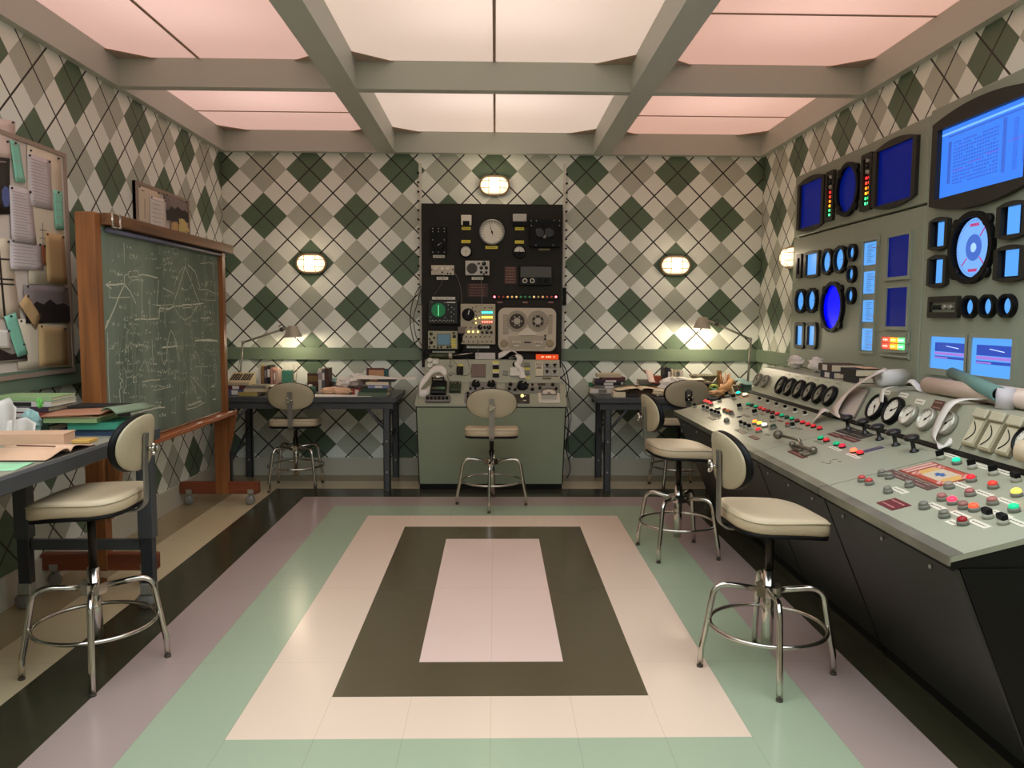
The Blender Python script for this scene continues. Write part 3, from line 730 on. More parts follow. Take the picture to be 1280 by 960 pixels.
lead([(555, 344, .03), (553, 354, .06), (548, 362, .03), (543, 369, .02)]); lead([(569, 342, .03), (574, 352, .05), (577, 366, .05), (577.5, 381, .055)])
lead([(601, 344, .04), (602, 356, .06), (602.5, 370, .06), (603, 381, .056)]); lead([(597.5, 425, .056), (598, 434, .09), (598, 446, .10)])
# perforated channel rails either side
for uu, lab, x in ((None, 'white perforated channel rail left of the black instrument panel', 525.3), (None, 'white perforated channel rail right of the black instrument panel', 706.2)):
    ux, vt = S_BACKW.px(x, 205); t = thing('wall_rail', lab, 'rail', S_BACKW.M @ V((ux, 1.17, 0)), group='white perforated wall rails')
    b = MB(S_BACKW.M).box((ux-.012, 1.17, 0), (ux+.012, vt, .022)); b.build('channel', mat('rail_white', (214, 210, 198), .45), t)
    b = MB(S_BACKW.M); z = 1.24; s = -1 if x < 600 else 1
    while z < vt-.05: b.prism([(ux+s*.006, z), (ux+s*.026, z+.006), (ux+s*.026, z+.020), (ux+s*.006, z+.014)], .001, .0235); z += .082
    b.build('slots', MBLACK, t)
    vz = 1.17; hk = MB(S_BACKW.M).bbox((ux+s*.006-.016, 1.56, .022), (ux+s*.006+.016, 1.72, .04), .004); hk.build('clamp', MBLACK if x > 600 else STEEL, t)
def cable(name, lab, pts, r=.005, m=None, cat='cable'):
    out = []; P = [V(p) for p in pts]
    for i in range(len(P)-1):
        a, b_ = P[i], P[i+1]; p0 = P[max(0, i-1)]; p3 = P[min(len(P)-1, i+2)]
        for k in range(6):
            t = k/6; out.append(.5*(2*a+(b_-p0)*t+(2*p0-5*a+4*b_-p3)*t*t+(-p0+3*a-3*b_+p3)*t**3))
    out.append(P[-1]); return solo(name, MB().tube(out, r, 7), m or BLACK, lab, cat)
def wp(x, y, yy): return tuple(at(x, y, 'y', yy))
cable('cable', 'thin dark cable looping off the left rail beside the instrument panel', [wp(526, 357, 7.16), wp(520, 366, 7.12), wp(514, 385, 7.15), wp(513, 405, 7.16), wp(518, 428, 7.14), wp(529, 440, 7.1), wp(532, 449, 6.99)], .004)
cable('cable', 'second dark cable looping down from the left rail inside the first loop', [wp(526, 362, 7.16), wp(522, 378, 7.12), wp(517, 398, 7.15), wp(520, 420, 7.15), wp(528, 433, 7.12), wp(534, 449, 6.99)], .0035)
cable('cable', 'dark cable hanging down right side of central console to the floor', [wp(701, 452, 7.0), wp(708, 464, 7.05), wp(711, 485, 7.1), wp(707, 500, 7.12), wp(711, 525, 7.12), wp(708, 560, 7.12), wp(713, 585, 7.1), wp(709, 597, 7.0)], .0045)
cable('cable', 'thin cable behind right side of the central console', [wp(702, 456, 7.0), wp(706, 470, 7.08), wp(709, 492, 7.14), wp(714, 520, 7.14), wp(710, 548, 7.14), wp(712, 575, 7.1)], .003)

# ================================================================= CENTRAL CONSOLE
cc = thing('control_console', 'sage green sloping control console below the black panel', 'control console', (-.02, 6.9, 0))
xl, xr = -.655, .615
def hexa(b, bl, tl, M=None):
    """bottom and top outlines, four points each"""
    return b.add(list(bl)+list(tl), [(3,2,1,0), (4,5,6,7), (0,1,5,4), (1,2,6,5), (2,3,7,6), (3,0,4,7)], M, False)
hexa(MB(), [(-.628,6.60,.045), (.59,6.60,.045), (.59,7.05,.045), (-.628,7.05,.045)], [(-.65,6.585,.705), (.61,6.585,.705), (.61,7.05,.705), (-.65,7.05,.705)]).build('body', BLACK, cc)
hexa(MB(), [(-.618,6.594,.048), (.58,6.594,.048), (.58,6.602,.048), (-.618,6.602,.048)], [(-.64,6.578,.695), (.60,6.578,.695), (.60,6.59,.695), (-.64,6.59,.695)]).build('front_panel', SAGE2, cc)
MB().box((-.62, 6.602, 0), (.582, 7.05, .046)).build('plinth', BLACK, cc)
for x in (-.625, .585):
    MB(Matrix.Translation((x, 6.5795, .675)) @ Matrix.Rotation(PI/2, 4, 'X')).cyl(.004, 0, .004, 8).build('screw', STEEL, cc)
MB().add([(xl,6.58,.722),(xl,6.86,.875),(xl,7.05,.875),(xl,7.05,.705),(xl,6.58,.705),(xr,6.58,.722),(xr,6.86,.875),(xr,7.05,.875),(xr,7.05,.705),(xr,6.58,.705)],
         [(0,1,2,3,4), (9,8,7,6,5), (0,5,6,1), (1,6,7,2), (2,7,8,3), (3,8,9,4), (4,9,5,0)], None, False).build('sloping_desk', SAGE, cc)
x0, x1 = -.605, .582
MB().add([(x0,6.88,.885),(x0,7.0,1.075),(x0,7.085,1.075),(x0,7.085,.876),(x0,6.88,.876),(x1,6.88,.885),(x1,7.0,1.075),(x1,7.085,1.075),(x1,7.085,.876),(x1,6.88,.876)],
         [(0,1,2,3,4), (9,8,7,6,5), (0,5,6,1), (1,6,7,2), (2,7,8,3), (3,8,9,4), (4,9,5,0)], None, False).build('upright_panel', SAGE, cc)
E = Z(515, 435, 12); G = Z(610, 435, 12); S = S_CU
panel_rect(S, cc, 'light_plate', E.r(240, 400, 165, 345), 0, .01, mat('pale_plate', (200, 198, 182), .4))
for x, y in ((270, 205), (350, 240), (270, 285)):
    u, v = S.px(*E(x, y)); MB(S.M).lathe([(.022, .01), (.022, .03), (.019, .034), (.008, .034), (.008, .026)], 22, tr(u, v)).build('white_spool', mat('spool_white', (224, 220, 208), .4), cc)
for y in (262, 392):
    u, v = S.px(*E(580, y)); MB(S.M).lathe([(.017, 0), (.017, .012), (.011, .014), (.011, .008)], 18, tr(u, v)).build('jack_socket', STEEL, cc)
panel_rect(S, cc, 'black_switch', E.r(668, 770, 288, 405), 0, .022, MBLACK); lp(S, cc, E.r(678, 765, 250, 282), YEL)
u0, u1, v0, v1 = S.rect(*E.r(890, 1105, 245, 440)); b = MB(S.M).box((u0, v0, 0), (u1, v1, .006)); b.mt(1); x = u0+.006
while x < u1-.006: b.box((x, v0+.005, .006), (x+.004, v1-.005, .0085)); x += .0105
b.build('speaker_grille', [mat('grille_brown', (104, 86, 78), .6), mat('grille_rib', (140, 120, 108), .6)], cc)
lp(S, cc, G.r(70, 165, 204, 232), YEL); lp(S, cc, G.r(70, 165, 324, 350), YEL)
for y in (240, 365):
    panel_rect(S, cc, 'rocker_switch', G.r(70, 165, y+25, y+78), 0, .014, MBLACK); panel_rect(S, cc, 'switch_cap', G.r(70, 165, y, y+27), 0, .018, mat('switch_ivory', (216, 212, 196), .4))
panel_rect(S, cc, 'grey_square_plate', G.r(220, 300, 340, 415), 0, .006, mat('small_grey_plate', (128, 130, 118), .5))
u0, u1, v0, v1 = S.rect(*G.r(330, 478, 308, 435)); M = tr((u0+u1)/2, (v0+v1)/2)
MB(S.M).prism(rrect(u1-u0, v1-v0, .012, 4), 0, .024, M, taper=.97).cyl(.007, .024, .028, 12, M).build('white_meter_cover', mat('cover_white', (212, 208, 196), .35), cc)
u, v = S.px(*G(402, 248)); knob(S, cc, tr(u, v), .019, .022)
lp(S, cc, G.r(545, 625, 296, 325), YEL); lp(S, cc, G.r(570, 625, 434, 466), YEL)
panel_rect(S, cc, 'meter_block', G.r(545, 628, 225, 292), 0, .016, GREYP); panel_rect(S, cc, 'meter_block', G.r(555, 628, 345, 405), 0, .016, GREYP)
o = panel_rect(S, cc, 'ivory_plate', G.r(708, 826, 215, 422), 0, .006, mat('cream_plate', (206, 196, 170), .45))
for i in range(4): u, v = S.px(*G(728+25*i, 248)); MB(S.M).box((-.004, -.012, .006), (.004, .012, .008), tr(u, v)).build('mark', GREYP, o)
u, v = S.px(*G(762, 300)); MB(S.M).prism([(-.026,-.008), (.026,-.008), (.020,.01), (-.012,.012)], .006, .010, tr(u, v)).build('mark', GREYP, o)
for xa, xb in ((832, 940), (946, 1055)):
    for ya, yb in ((235, 298), (305, 420)):
        p = panel_rect(S, cc, 'grey_switch_plate', G.r(xa, xb, ya, yb), 0, .006, mat('switch_plate_grey', (164, 162, 150), .45))
        u, v = S.px(*G((xa+xb)/2, ya+38 if ya < 300 else ya+65)); MB(S.M).prism([(-.016, .014), (.016, .014), (0, -.016)], .006, .022, tr(u, v)).build('pointer', MBLACK, p)
lp(S, cc, G.r(820, 948, 444, 470), mat('dark_name_plate', (84, 76, 66), .5)); panel_rect(S, cc, 'maroon_line', G.r(708, 1058, 424, 431), 0, .004, mat('thin_line', (130, 100, 84), .5), .001)
S = S_CL
# machinery on the sloping desk
o = panel_rect(S, cc, 'ticker_mechanism', E.r(205, 575, 745, 830), 0, .028, mat('mechanism_grey', (120, 116, 108), .4, .3))
for i in range(6):
    u, v = S.px(*E(235+58*i, 800)); MB(S.M).bbox((-.011, -.015, .028), (.011, .02, .040), .003, tr(u, v)).build('key', MBLACK, o)
p = panel_rect(S, cc, 'ticker_housing', E.r(290, 520, 560, 745), 0, .06, BLACK, .01)
u0, u1, v0, v1 = S.rect(*E.r(300, 500, 680, 712)); MB(S.M).box((u0, v0, .06), (u1, v1, .066)).build('chrome_bar', CHROME, p)
u0, u1, v0, v1 = S.rect(*E.r(320, 470, 520, 560)); MB(S.M).tube([(u0, v0, .085), (u1, v0, .085)], .018, 14).build('paper_roller', CHROME, p)
MB(S.M).tube([(u0-.005, v0, .0), (u0-.005, v0, .085)], .006, 8).tube([(u1+.005, v0, .0), (u1+.005, v0, .085)], .006, 8).build('roller_bracket', BLACK, p)
o = panel_rect(S, cc, 'dark_green_box', E.r(562, 735, 545, 680), 0, .035, mat('dark_green_box', (44, 52, 34), .4))
for x in (600, 645, 715): u, v = S.px(*E(x, 590)); MB(S.M).cyl(.006, .035, .055, 10, tr(u, v)).build('toggle', STEEL, o)
o = panel_rect(S, cc, 'grey_switch_panel', (586.5, 621, 477.5, 489.5), 0, .006, mat('panel_grey_violet', (128, 124, 122), .45))
for x in (594.8, 614.3): u, v = S.px(x, 482); knob(S, o, tr(u, v, .006), .034, .035)
for x in (588, 594, 603.6, 613.7, 619): u, v = S.px(x, 487); knob(S, o, tr(u, v, .006), .010, .016)
o = panel_rect(S, cc, 'grey_switch_panel', (580.6, 604, 490.5, 504), 0, .006, mat('panel_grey_violet', (128, 124, 122), .45))
for x, y in ((585, 493), (585, 497), (591, 493.5)): u, v = S.px(x, y); knob(S, o, tr(u, v, .006), .011, .018)
o = panel_rect(S, cc, 'grey_knob_panel', G.r(255, 1078, 530, 680), 0, .008, mat('panel_grey_olive', (124, 126, 114), .45))
for x, y, r in ((515, 600, .044), (335, 565, .016), (320, 632, .013), (405, 645, .013), (665, 640, .014), (780, 620, .012), (970, 570, .013), (1020, 630, .012), (665, 575, .010), (600, 572, .008)):
    u, v = S.px(*G(x, y)); knob(S, o, tr(u, v, .008), r, .02 if r < .03 else .045)
panel_rect(S, o, 'dark_slot', G.r(745, 860, 545, 575), .008, .014, mat('slot_brown', (70, 54, 44), .5)); panel_rect(S, o, 'pale_slot', G.r(585, 745, 550, 600), .008, .012, mat('slot_grey', (150, 142, 130), .5))
o = panel_rect(S, cc, 'dark_lamp_panel', G.r(390, 622, 698, 836), 0, .008, mat('lamp_panel_brown', (52, 42, 40), .5))
u, v = S.px(*G(512, 762)); MB(S.M).lathe([(.016, .008), (.016, .02), (.011, .026)], 18, tr(u, v)).build('lamp_holder', STEEL, o); MB(S.M).ball((u, v, .032), .013).build('yellow_lamp', glow((255, 236, 130), 1.6), o)
u, v = S.px(*G(548, 730)); MB(S.M).box((-.012, -.004, .008), (.012, .004, .010), tr(u, v)).build('mark', DIALW, o); u, v = S.px(*G(550, 800)); MB(S.M).box((-.012, -.004, .008), (.012, .004, .010), tr(u, v)).build('mark', DIALW, o)
o = panel_rect(S, cc, 'glass_meter_base', G.r(752, 1075, 688, 832), 0, .012, mat('meter_base_white', (212, 206, 190), .4))
u, v = S.px(*G(915, 790)); M = tr(u, v+.0) @ Matrix.Translation((0, 0, .012))
arch = [(-.062, 0), (.062, 0)]+[(.062*math.cos(a), .045+.05*math.sin(a)) for a in [PI*i/14 for i in range(15)]]
MB(S.M).prism(arch, 0, .045, M).build('meter_case', mat('meter_case_white', (206, 198, 184), .3), o)
b = MB(S.M); b.ring([(x*1.04, y*1.04-.001) for x, y in arch], [(x*.9, y*.9+.004) for x, y in arch], .045, .052, M); b.prism([(-.018, .02), (.018, .02), (.004, .034), (0, .05), (-.004, .034)], .0455, .05, M); b.build('meter_frame', mat('frame_brown_grey', (92, 82, 72), .4), o)
# things lying on the central console
def ribbon(name, lab, pts, wdir, wid, m, cat='paper', th=.0016, n=6, group=None):
    """paper tape following pts, its width along wdir (one vector or one per point)"""
    P = [V(p) for p in pts]; out = []; W = [V(q) for q in wdir] if isinstance(wdir[0], (tuple, list, V)) else [V(wdir)]*len(P); Wo = []
    for i in range(len(P)-1):
        a, b_ = P[i], P[i+1]; p0 = P[max(0, i-1)]; p3 = P[min(len(P)-1, i+2)]
        for k in range(n):
            t = k/n; out.append(.5*(2*a+(b_-p0)*t+(2*p0-5*a+4*b_-p3)*t*t+(-p0+3*a-3*b_+p3)*t**3)); Wo.append(W[i].lerp(W[i+1], t))
    out.append(P[-1]); Wo.append(W[-1]); N = len(out)-1
    f = lambda a, b: out[round(a*N)]+Wo[round(a*N)].normalized()*wid*(b-.5)
    return solo(name, MB().sheet(f, N, 2, th), m, lab, cat, group)
cl = lambda x, y, n: tuple(S_CL.M @ V(S_CL.px(*E(x, y))+(n,)))
ribbon('paper_tape', 'wide white paper tape looping out of the ticker at left of central console', [cl(520, 570, .09), cl(500, 520, .10), cl(430, 500, .13), cl(320, 530, .13), cl(220, 600, .10), cl(130, 670, .07), cl(120, 720, .035), cl(200, 700, .02), cl(270, 690, .05)], [(0,.3,1), (.2,.4,1), (.1,.6,.8), (0,.6,.8), (-.1,.5,.8), (-.1,.5,.9), (0,.5,.9), (0,.5,.9), (0,.5,.9)], .07, WHITE)
def wire(lab, pts): cable('wire', lab, pts, .0022, mat('wire_grey', (70, 62, 52), .5), 'wire')
cu = lambda x, y, n: tuple(S_CU.M @ V(S_CU.px(*E(x, y))+(n,)))
wire('thin wire curling from the jacks to the black switch on central console', [cu(576, 262, .03), cu(600, 210, .06), cu(650, 270, .06), cu(710, 330, .05), cu(690, 390, .04)])
wire('thin wire looping past the brown grille on central console', [cu(670, 400, .04), cu(760, 460, .06), cu(850, 450, .06), cu(890, 380, .05), cu(850, 280, .05), cu(835, 190, .05)])
wire('thin wire running from the dark green box across the central console', [cu(660, 430, .04), cl(600, 500, .09), cl(540, 560, .1), cl(570, 610, .06)])
z9 = 1.077
def bpt(x, y, yy=7.03): return at(x, y, 'y', yy)
b = MB(); p0, p1 = bpt(537, 443), bpt(561, 441); b.tube([(p0.x, 7.035, z9+.028), (p1.x, 7.035, z9+.028)], [.020, .026], 14)
o = thing('hand_torch', 'olive green cylinder torch lying left on top of central console', 'torch', ((p0.x+p1.x)/2, 7.035, z9+.002)); b.build('body', mat('olive_green', (62, 68, 40), .4), o)
MB().tube([(p1.x, 7.035, z9+.028), (p1.x+.03, 7.035, z9+.03)], [.027, .024], 14).build('collar', mat('collar_ivory', (180, 172, 150), .4), o)
MB().tube([(p1.x+.03, 7.035, z9+.032), (p1.x+.21, 7.03, z9+.055)], .006, 8).build('rod', CHROME, o)
o = thing('headset', 'black headset lying behind the olive torch on central console', 'headset', (-.30, 7.05, z9))
MB().bbox((-.36, 7.045, z9), (-.27, 7.083, z9+.035), .01).bbox((-.215, 7.045, z9), (-.16, 7.083, z9+.035), .01).build('earpieces', MBLACK, o)
MB().tube([(-.32+.07*(1-math.cos(a)), 7.064, z9+.03+.035*math.sin(a)) for a in [PI*i/10 for i in range(11)]], .007, 8).build('headband', MBLACK, o)
p0, p1 = bpt(594.3, 445), bpt(619, 445); b = MB().bbox((p0.x, 7.01, z9), (p1.x, 7.07, z9+.058), .003)
solo('box', b, mat('white_card', (210, 202, 198), .6), 'small white box on top of the central console', 'box')
p0, p1 = bpt(670, 445), bpt(698, 445)
o = thing('illuminated_sign', 'small orange sign on top right of central console', 'sign', ((p0.x+p1.x)/2, 7.04, z9))
MB().bbox((p0.x, 7.02, z9), (p1.x, 7.06, z9+.046), .003).build('case', glow((214, 70, 24), .55, 'orange_sign_lit'), o)
b = MB()
for a, c in ((.24, .34), (.44, .50), (.52, .58), (.60, .66), (.78, .82)): b.box((p0.x+(p1.x-p0.x)*a, 7.0185, z9+.02), (p0.x+(p1.x-p0.x)*c, 7.02, z9+.03))
b.build('lettering', glow((255, 200, 150), .9), o)
MB().bbox((p0.x+.05, 7.03, z9+.046), (p1.x-.0, 7.058, z9+.075), .003).build('dark_top', MBLACK, o)
cg = lambda x, y, n: tuple(S_CU.M @ V(S_CU.px(*G(x, y))+(n,)))
tp = lambda x, z, yy=7.0: (at(x, 445, 'y', yy).x, yy, z)
ribbon('paper_tape', 'folded white paper tape tumbling over right side of the central console', [tp(623, z9+.03), tp(630, z9+.055), tp(640, z9+.085, 7.02), tp(648, z9+.03, 7.02), tp(636, z9+.012, 7.03), tp(646, z9+.045, 6.99), cg(480, 200, .03), cg(440, 270, .02), cg(490, 340, .03), cg(500, 400, .02), cg(525, 480, .035)],
       [(0,.5,.8), (0,.5,.8), (.1,.9,.3), (0,1,.1), (0,1,.1), (.5,.6,.1), (1,.1,.1), (.9,0,-.4), (1,0,.2), (1,0,.1), (1,0,0)], .058, WHITE)

# ================================================================= RIGHT CONTROL CONSOLE: three desk sections
YS = [6.05, 4.17, 3.30, 2.32]
CON = []
names = ['far section of right control console, rows of coloured push buttons and six black gauges', 'middle section of right control console, with lever, mushroom knobs and two large black gauges', 'near section of right control console, with the orange mosaic plate and tall meters']
for i in range(3):
    ya, yb = YS[i], YS[i+1]; g = .0045; y1, y0 = ya-g, yb+g
    t = thing('control_desk', names[i], 'control desk', (1.9, (ya+yb)/2, 0)); CON.append(t)
    pr = [(1.43, .70), (1.70, .05), (2.34, .05), (2.34, .70)]
    def ext(b, poly, y0, y1):
        n = len(poly); return b.add([(x, y0, z) for x, z in poly]+[(x, y1, z) for x, z in poly], [tuple(range(n)), tuple(range(2*n-1, n-1, -1))]+[(k, n+k, n+(k+1) % n, (k+1) % n) for k in range(n)], None, False)
    ext(MB(), pr, y0, y1).build('cabinet', BLACK, t)
    ext(MB(), [(1.418, .695), (1.69, .055), (1.70, .055), (1.43, .695)], y0+.004, y1-.004).build('front_panel', CHAR, t)
    ext(MB(), [(1.71, 0), (2.34, 0), (2.34, .05), (1.71, .05)], y0, y1).build('plinth', BLACK, t)
    ext(MB(), [(1.40, .719), (1.40, .737), (1.97, .884), (2.34, .884), (2.34, .866), (1.975, .866)], y0, y1).build('desk_top', SAGE, t)
    ext(MB(), [(1.402, .695), (1.402, .7185), (1.974, .865), (2.33, .865), (2.33, .695)], y0+.006, y1-.006).build('desk_core', BLACK, t)
    ext(MB(), [(1.393, .708), (1.393, .7385), (1.437, .7490), (1.437, .7465), (1.40, .737), (1.40, .708)], y0, y1).build('edge_strip', ALU, t)
    ext(MB(), [(1.41, .69), (1.41, .6945), (2.3, .6945), (2.3, .69)], y0+.01, y1-.01).build('under_lip', BLACK, t)
    ext(MB(), [(1.99, .895), (2.08, 1.08), (2.355, 1.08), (2.355, .884), (1.975, .884)], y0, y1).build('gauge_panel', SAGE, t)
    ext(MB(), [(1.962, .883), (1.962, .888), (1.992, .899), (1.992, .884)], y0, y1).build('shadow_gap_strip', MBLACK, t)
    n = 5 if i == 0 else 3
    for k in range(n):
        yy = y0+(y1-y0)*(k+.5)/n; MB(Matrix.Translation((1.432, yy, .655)) @ Matrix.Rotation(-PI/2, 4, 'Y')).cyl(.007, 0, .006, 12).build('bolt', STEEL, t)
# seam shadow: real 6 mm gaps left between sections
K4 = Z(880, 460, 6.857); K5 = Z(1000, 480, 6.857); K6 = Z(1120, 560, 8); K3 = Z(850, 430, 4); S = S_RD
def con(yc):
    """the section that holds this depth"""
    return CON[0] if yc > 4.17 else CON[1] if yc > 3.30 else CON[2]
def rd(pt): u, v = S_RD.px(*pt); return tr(u, v), con(-u)
RED = (214, 40, 48); GRN = (20, 176, 120); DGR = (28, 78, 56); DRD = (120, 26, 24)
for x, y in ((480, 282), (550, 305), (625, 330), (700, 353), (785, 383), (870, 408)):
    M, t = rd(K4(x, y)); rocker(S, t, M)
row = [(382,318,GRN), (413,328,DGR), (447,340,GRN), (485,354,RED), (517,366,RED), (553,379,DRD), (590,392,DRD), (630,405,RED), (670,418,GRN), (712,434,DGR), (755,444,GRN), (800,463,DRD), (848,477,RED), (893,494,RED), (940,510,RED), (993,528,RED)]
for x, y, c in row:
    M, t = rd(K4(x, y)); button(S, t, M, c, .0172, .25 if c in (RED, GRN) else 0, collar=False, lab={GRN: 'green button', RED: 'red button', DGR: 'dark green button', DRD: 'dark red button'}[c])
M, t = rd(K4(297, 230)); button(S, t, M, (20, 210, 180), .02, 1.5, lab='lit teal button')
M, t = rd(K4(355, 245)); label_plate(S, t, M @ tr(-.02, -.01), .12, .07, mat('pink_plate', (196, 130, 104), .5)); button(S, t, M, (255, 232, 160), .02, 2.5, lab='lit cream button')
for x, y in ((135, 288), (200, 245), (258, 268), (308, 352), (440, 402), (593, 455), (765, 516)):
    M, t = rd(K4(x, y)); bat_switch(S, t, M, .017, (x % 2) == 0)
for x, y in ((15, 300), (40, 308), (62, 320)): M, t = rd(K4(x, y)); button(S, t, M, (232, 70, 66), .017, .7, lab='lit red button')
M, t = rd(K4(120, 352)); button(S, t, M, (255, 226, 150), .018, 1.8, lab='lit yellow button')
for x, y, c in ((180, 376, (150, 60, 40)), (208, 386, (200, 120, 40)), (238, 398, DRD)): M, t = rd(K4(x, y)); button(S, t, M, c, .0165, .2 if x == 208 else 0)
M, t = rd(K4(195, 460)); button(S, t, M, (150, 150, 138), .018)
for x, y in ((70, 388), (100, 400), (130, 410), (322, 495), (357, 510), (393, 527)): M, t = rd(K4(x, y)); bat_switch(S, t, M, .015, False)
for x, y in ((84, 310), (100, 325), (120, 335)): pass
for x, y in ((75, 318), (120, 328), (140, 334)): M, t = rd(K3(x, y)); bat_switch(S, t, M, .015, False)
for x, y, c, s in ((440, 482, (255, 130, 30), 2.0), (480, 495, (255, 210, 60), 2.2), (522, 508, (255, 246, 215), 2.4), (470, 550, (230, 40, 50), .6)): M, t = rd(K4(x, y)); button(S, t, M, c, .018, s, lab='lit button')
M, t = rd(K4(597, 520)); button(S, t, M, (30, 66, 40), .02)
M, t = rd(K4(718, 503)); button(S, t, M, (190, 30, 30), .014)
BRN = mat('brown_label', (98, 62, 58), .5); GRL = mat('grey_label', (120, 112, 98), .5)
for (x, y, w_, h_, m_, Q) in ((65, 432, .16, .028, GRL, K4), (320, 545, .17, .03, GRL, K4), (430, 598, .13, .028, MAROON, K4), (370, 348, .05, .02, BRN, K4), (500, 398, .06, .02, GRL, K4), (655, 455, .07, .018, MAROON, K4), (360, 410, .14, .02, GRL, K4), (818, 522, .06, .02, GRL, K4), (225, 372, .1, .02, GRL, K4), (235, 258, .07, .018, GRL, K4), (545, 572, .06, .016, GRL, K4),
        (800, 740, .20, .03, MAROON, K4), (304, 438, .125, .042, MAROON, K5), (425, 472, .17, .042, MAROON, K5)):
    M, t = rd(Q(x, y)); label_plate(S, t, M @ tr(0, 0, 0, -0.0), w_, h_, m_, 1, mat('label_print_tan', (170, 140, 118), .6))
M, t = rd(K4(302, 420)); MB(S.M).ring(circ(.018, 24), circ(.011, 24), 0, .004, M).build('ring_mark', mat('ring_mark_grey', (92, 90, 86), .5), t)
# throttle lever
M, t = rd(K4(800, 705)); lv = MB(S.M).bbox((-.045, -.014, 0), (.05, .014, .016), .003, M).bbox((.12, -.03, 0), (.16, .02, .014), .003, M)
o = lv.build('lever_mount', mat('lever_steel', (118, 110, 96), .35, .7), t)
pb, pc, pd, pe = [S.px(*K4(*q)) for q in ((650, 642), (830, 672), (765, 690), (945, 738))]
b = MB(S.M); b.tube([pb+(.045,), pc+(.035,)], .008, 10).tube([pd+(.02,), pe+(.02,)], .010, 10).tube([pc+(.035,), ((pd[0]+pe[0])/2, (pd[1]+pe[1])/2, .02)], .008, 8).ball(pd+(.022,), .018).ball(pe+(.02,), .02); b.build('lever_arm', mat('lever_steel', (118, 110, 96), .35, .7), o)
MB(S.M).ball(pb+(.047,), .026).build('lever_knob', mat('lever_knob', (112, 104, 90), .4, .4), o)
# dark plates and mushroom knobs
for x, y, w_, h_ in ((412, 402, .13, .085), (518, 435, .17, .085)): M, t = rd(K5(x, y)); label_plate(S, t, M, w_, h_, mat('dark_plate', (52, 46, 42), .45), 2, mat('plate_lines', (120, 112, 98), .6), 'scale_plate')
for x, y in ((418, 390), (560, 425), (684, 478), (823, 527), (980, 580)):
    M, t = rd(K5(x, y)); MB(S.M).lathe([(.020, 0), (.020, .006), (.010, .012), (.009, .05), (.03, .056), (.034, .062), (.033, .072), (.022, .078)], 24, M).build('mushroom_knob', mat('knob_black', (24, 22, 20), .3), t)
for x, y in ((745, 465), (890, 512), (1065, 560)): M, t = rd(K5(x, y)); label_plate(S, t, M, .07, .02, SAGE)
for (x, y, c, s) in ((180, 475, GRN, .3), (228, 494, RED, .3), (315, 525, GRN, .3), (365, 546, (226, 40, 70), .3), (463, 586, (255, 80, 50), 3), (518, 604, RED, .5)):
    M, t = rd(K5(x, y)); button(S, t, M, c, .0185, s, collar=False)
for x, y in ((165, 502), (300, 556), (455, 618)): M, t = rd(K5(x, y)); label_plate(S, t, M, .12, .022, SAGE2 if x == 165 else IVORY)
M, t = rd(K5(625, 562)); label_plate(S, t, M @ tr(0, 0, 0, PI/2), .09, .040, mat('navy_label', (62, 60, 96), .5), 1, mat('navy_print', (150, 120, 120), .6))
for dx, dy, a in ((200, 672, .3), (245, 682, .8), (262, 664, -.4), (298, 648, 1), (340, 664, .2)): M, t = rd(K5(dx, dy)); MB(S.M).box((-.012, -.003, 0), (.012, .003, .0012), M @ Matrix.Rotation(a, 4, 'Z')).build('scratch_mark', mat('scratch_grey', (110, 104, 92), .6), t)
# mosaic plate
pl = [S.px(*K6(x, y)) for x, y in ((22, 232), (350, 140), (815, 290), (440, 386))]
cu_, cv_ = sum(p[0] for p in pl)/4, sum(p[1] for p in pl)/4; w_ = max(p[0] for p in pl)-min(p[0] for p in pl); h_ = max(p[1] for p in pl)-min(p[1] for p in pl)
u0, u1 = (pl[0][0]+pl[1][0])/2, (pl[2][0]+pl[3][0])/2; v0, v1 = (pl[0][1]+pl[3][1])/2, (pl[1][1]+pl[2][1])/2
mo = MB(S.M).box((u0, v0, 0), (u1, v1, .003)); cols_ = [(150, 66, 52), (196, 90, 70), (222, 172, 160), (214, 196, 170), (226, 178, 104), (70, 110, 170)]
L = u1-u0; mo.mt(2)
for k in range(2): mo.box((u0+L*(.03+.10*k), v0+.01, .003), (u0+L*(.095+.10*k), v1-.01, .0042))
nx, ny = 22, 14; ax, bx = u0+L*.25, u1-.01; ay, by = v0+.01, v1-.01
for i in range(nx):
    for j in range(ny):
        a = abs((i+.5)/nx-.5)*2; b_ = abs((j+.5)/ny-.5)*2; q = a+b_
        if q < .32: c = 5
        elif a > .55 and b_ < .62-.2*(a-.55) and q < 1.35 and a > b_: c = 4
        elif b_ > .72 and a < .6: c = 1
        elif q < 1.2: c = 3
        else: c = 2 if (i+j) % 3 else 1
        mo.mt(c).box((ax+(bx-ax)*i/nx, ay+(by-ay)*j/ny, .003), (ax+(bx-ax)*(i+1)/nx-.0006, ay+(by-ay)*(j+1)/ny-.0006, .0042))
mo.build('mosaic_plate', [mat('mosaic_%d' % q, c, .5) for q, c in enumerate(cols_)], CON[2])
pl = [S.px(*K6(x, y)) for x, y in ((0, 262), (430, 415))]; pa = S.px(*K5(710, 745)); pb = S.px(*K5(1190, 905)); ua, ub = pa[0], pb[0]; vm = (pa[1]+pb[1])/2
label_plate(S, CON[2], tr((ua+ub)/2, vm), ub-ua-.04, .045, mat('long_brown_plate', (96, 70, 66), .5), 2, mat('label_print_tan', (170, 140, 118), .6), 'text_plate')
M, t = rd((1117, 630.5)); label_plate(S, t, M, .12, .075, mat('maroon_bright', (104, 34, 42), .5), 2, mat('label_print_pink', (190, 130, 120), .6), 'text_plate')
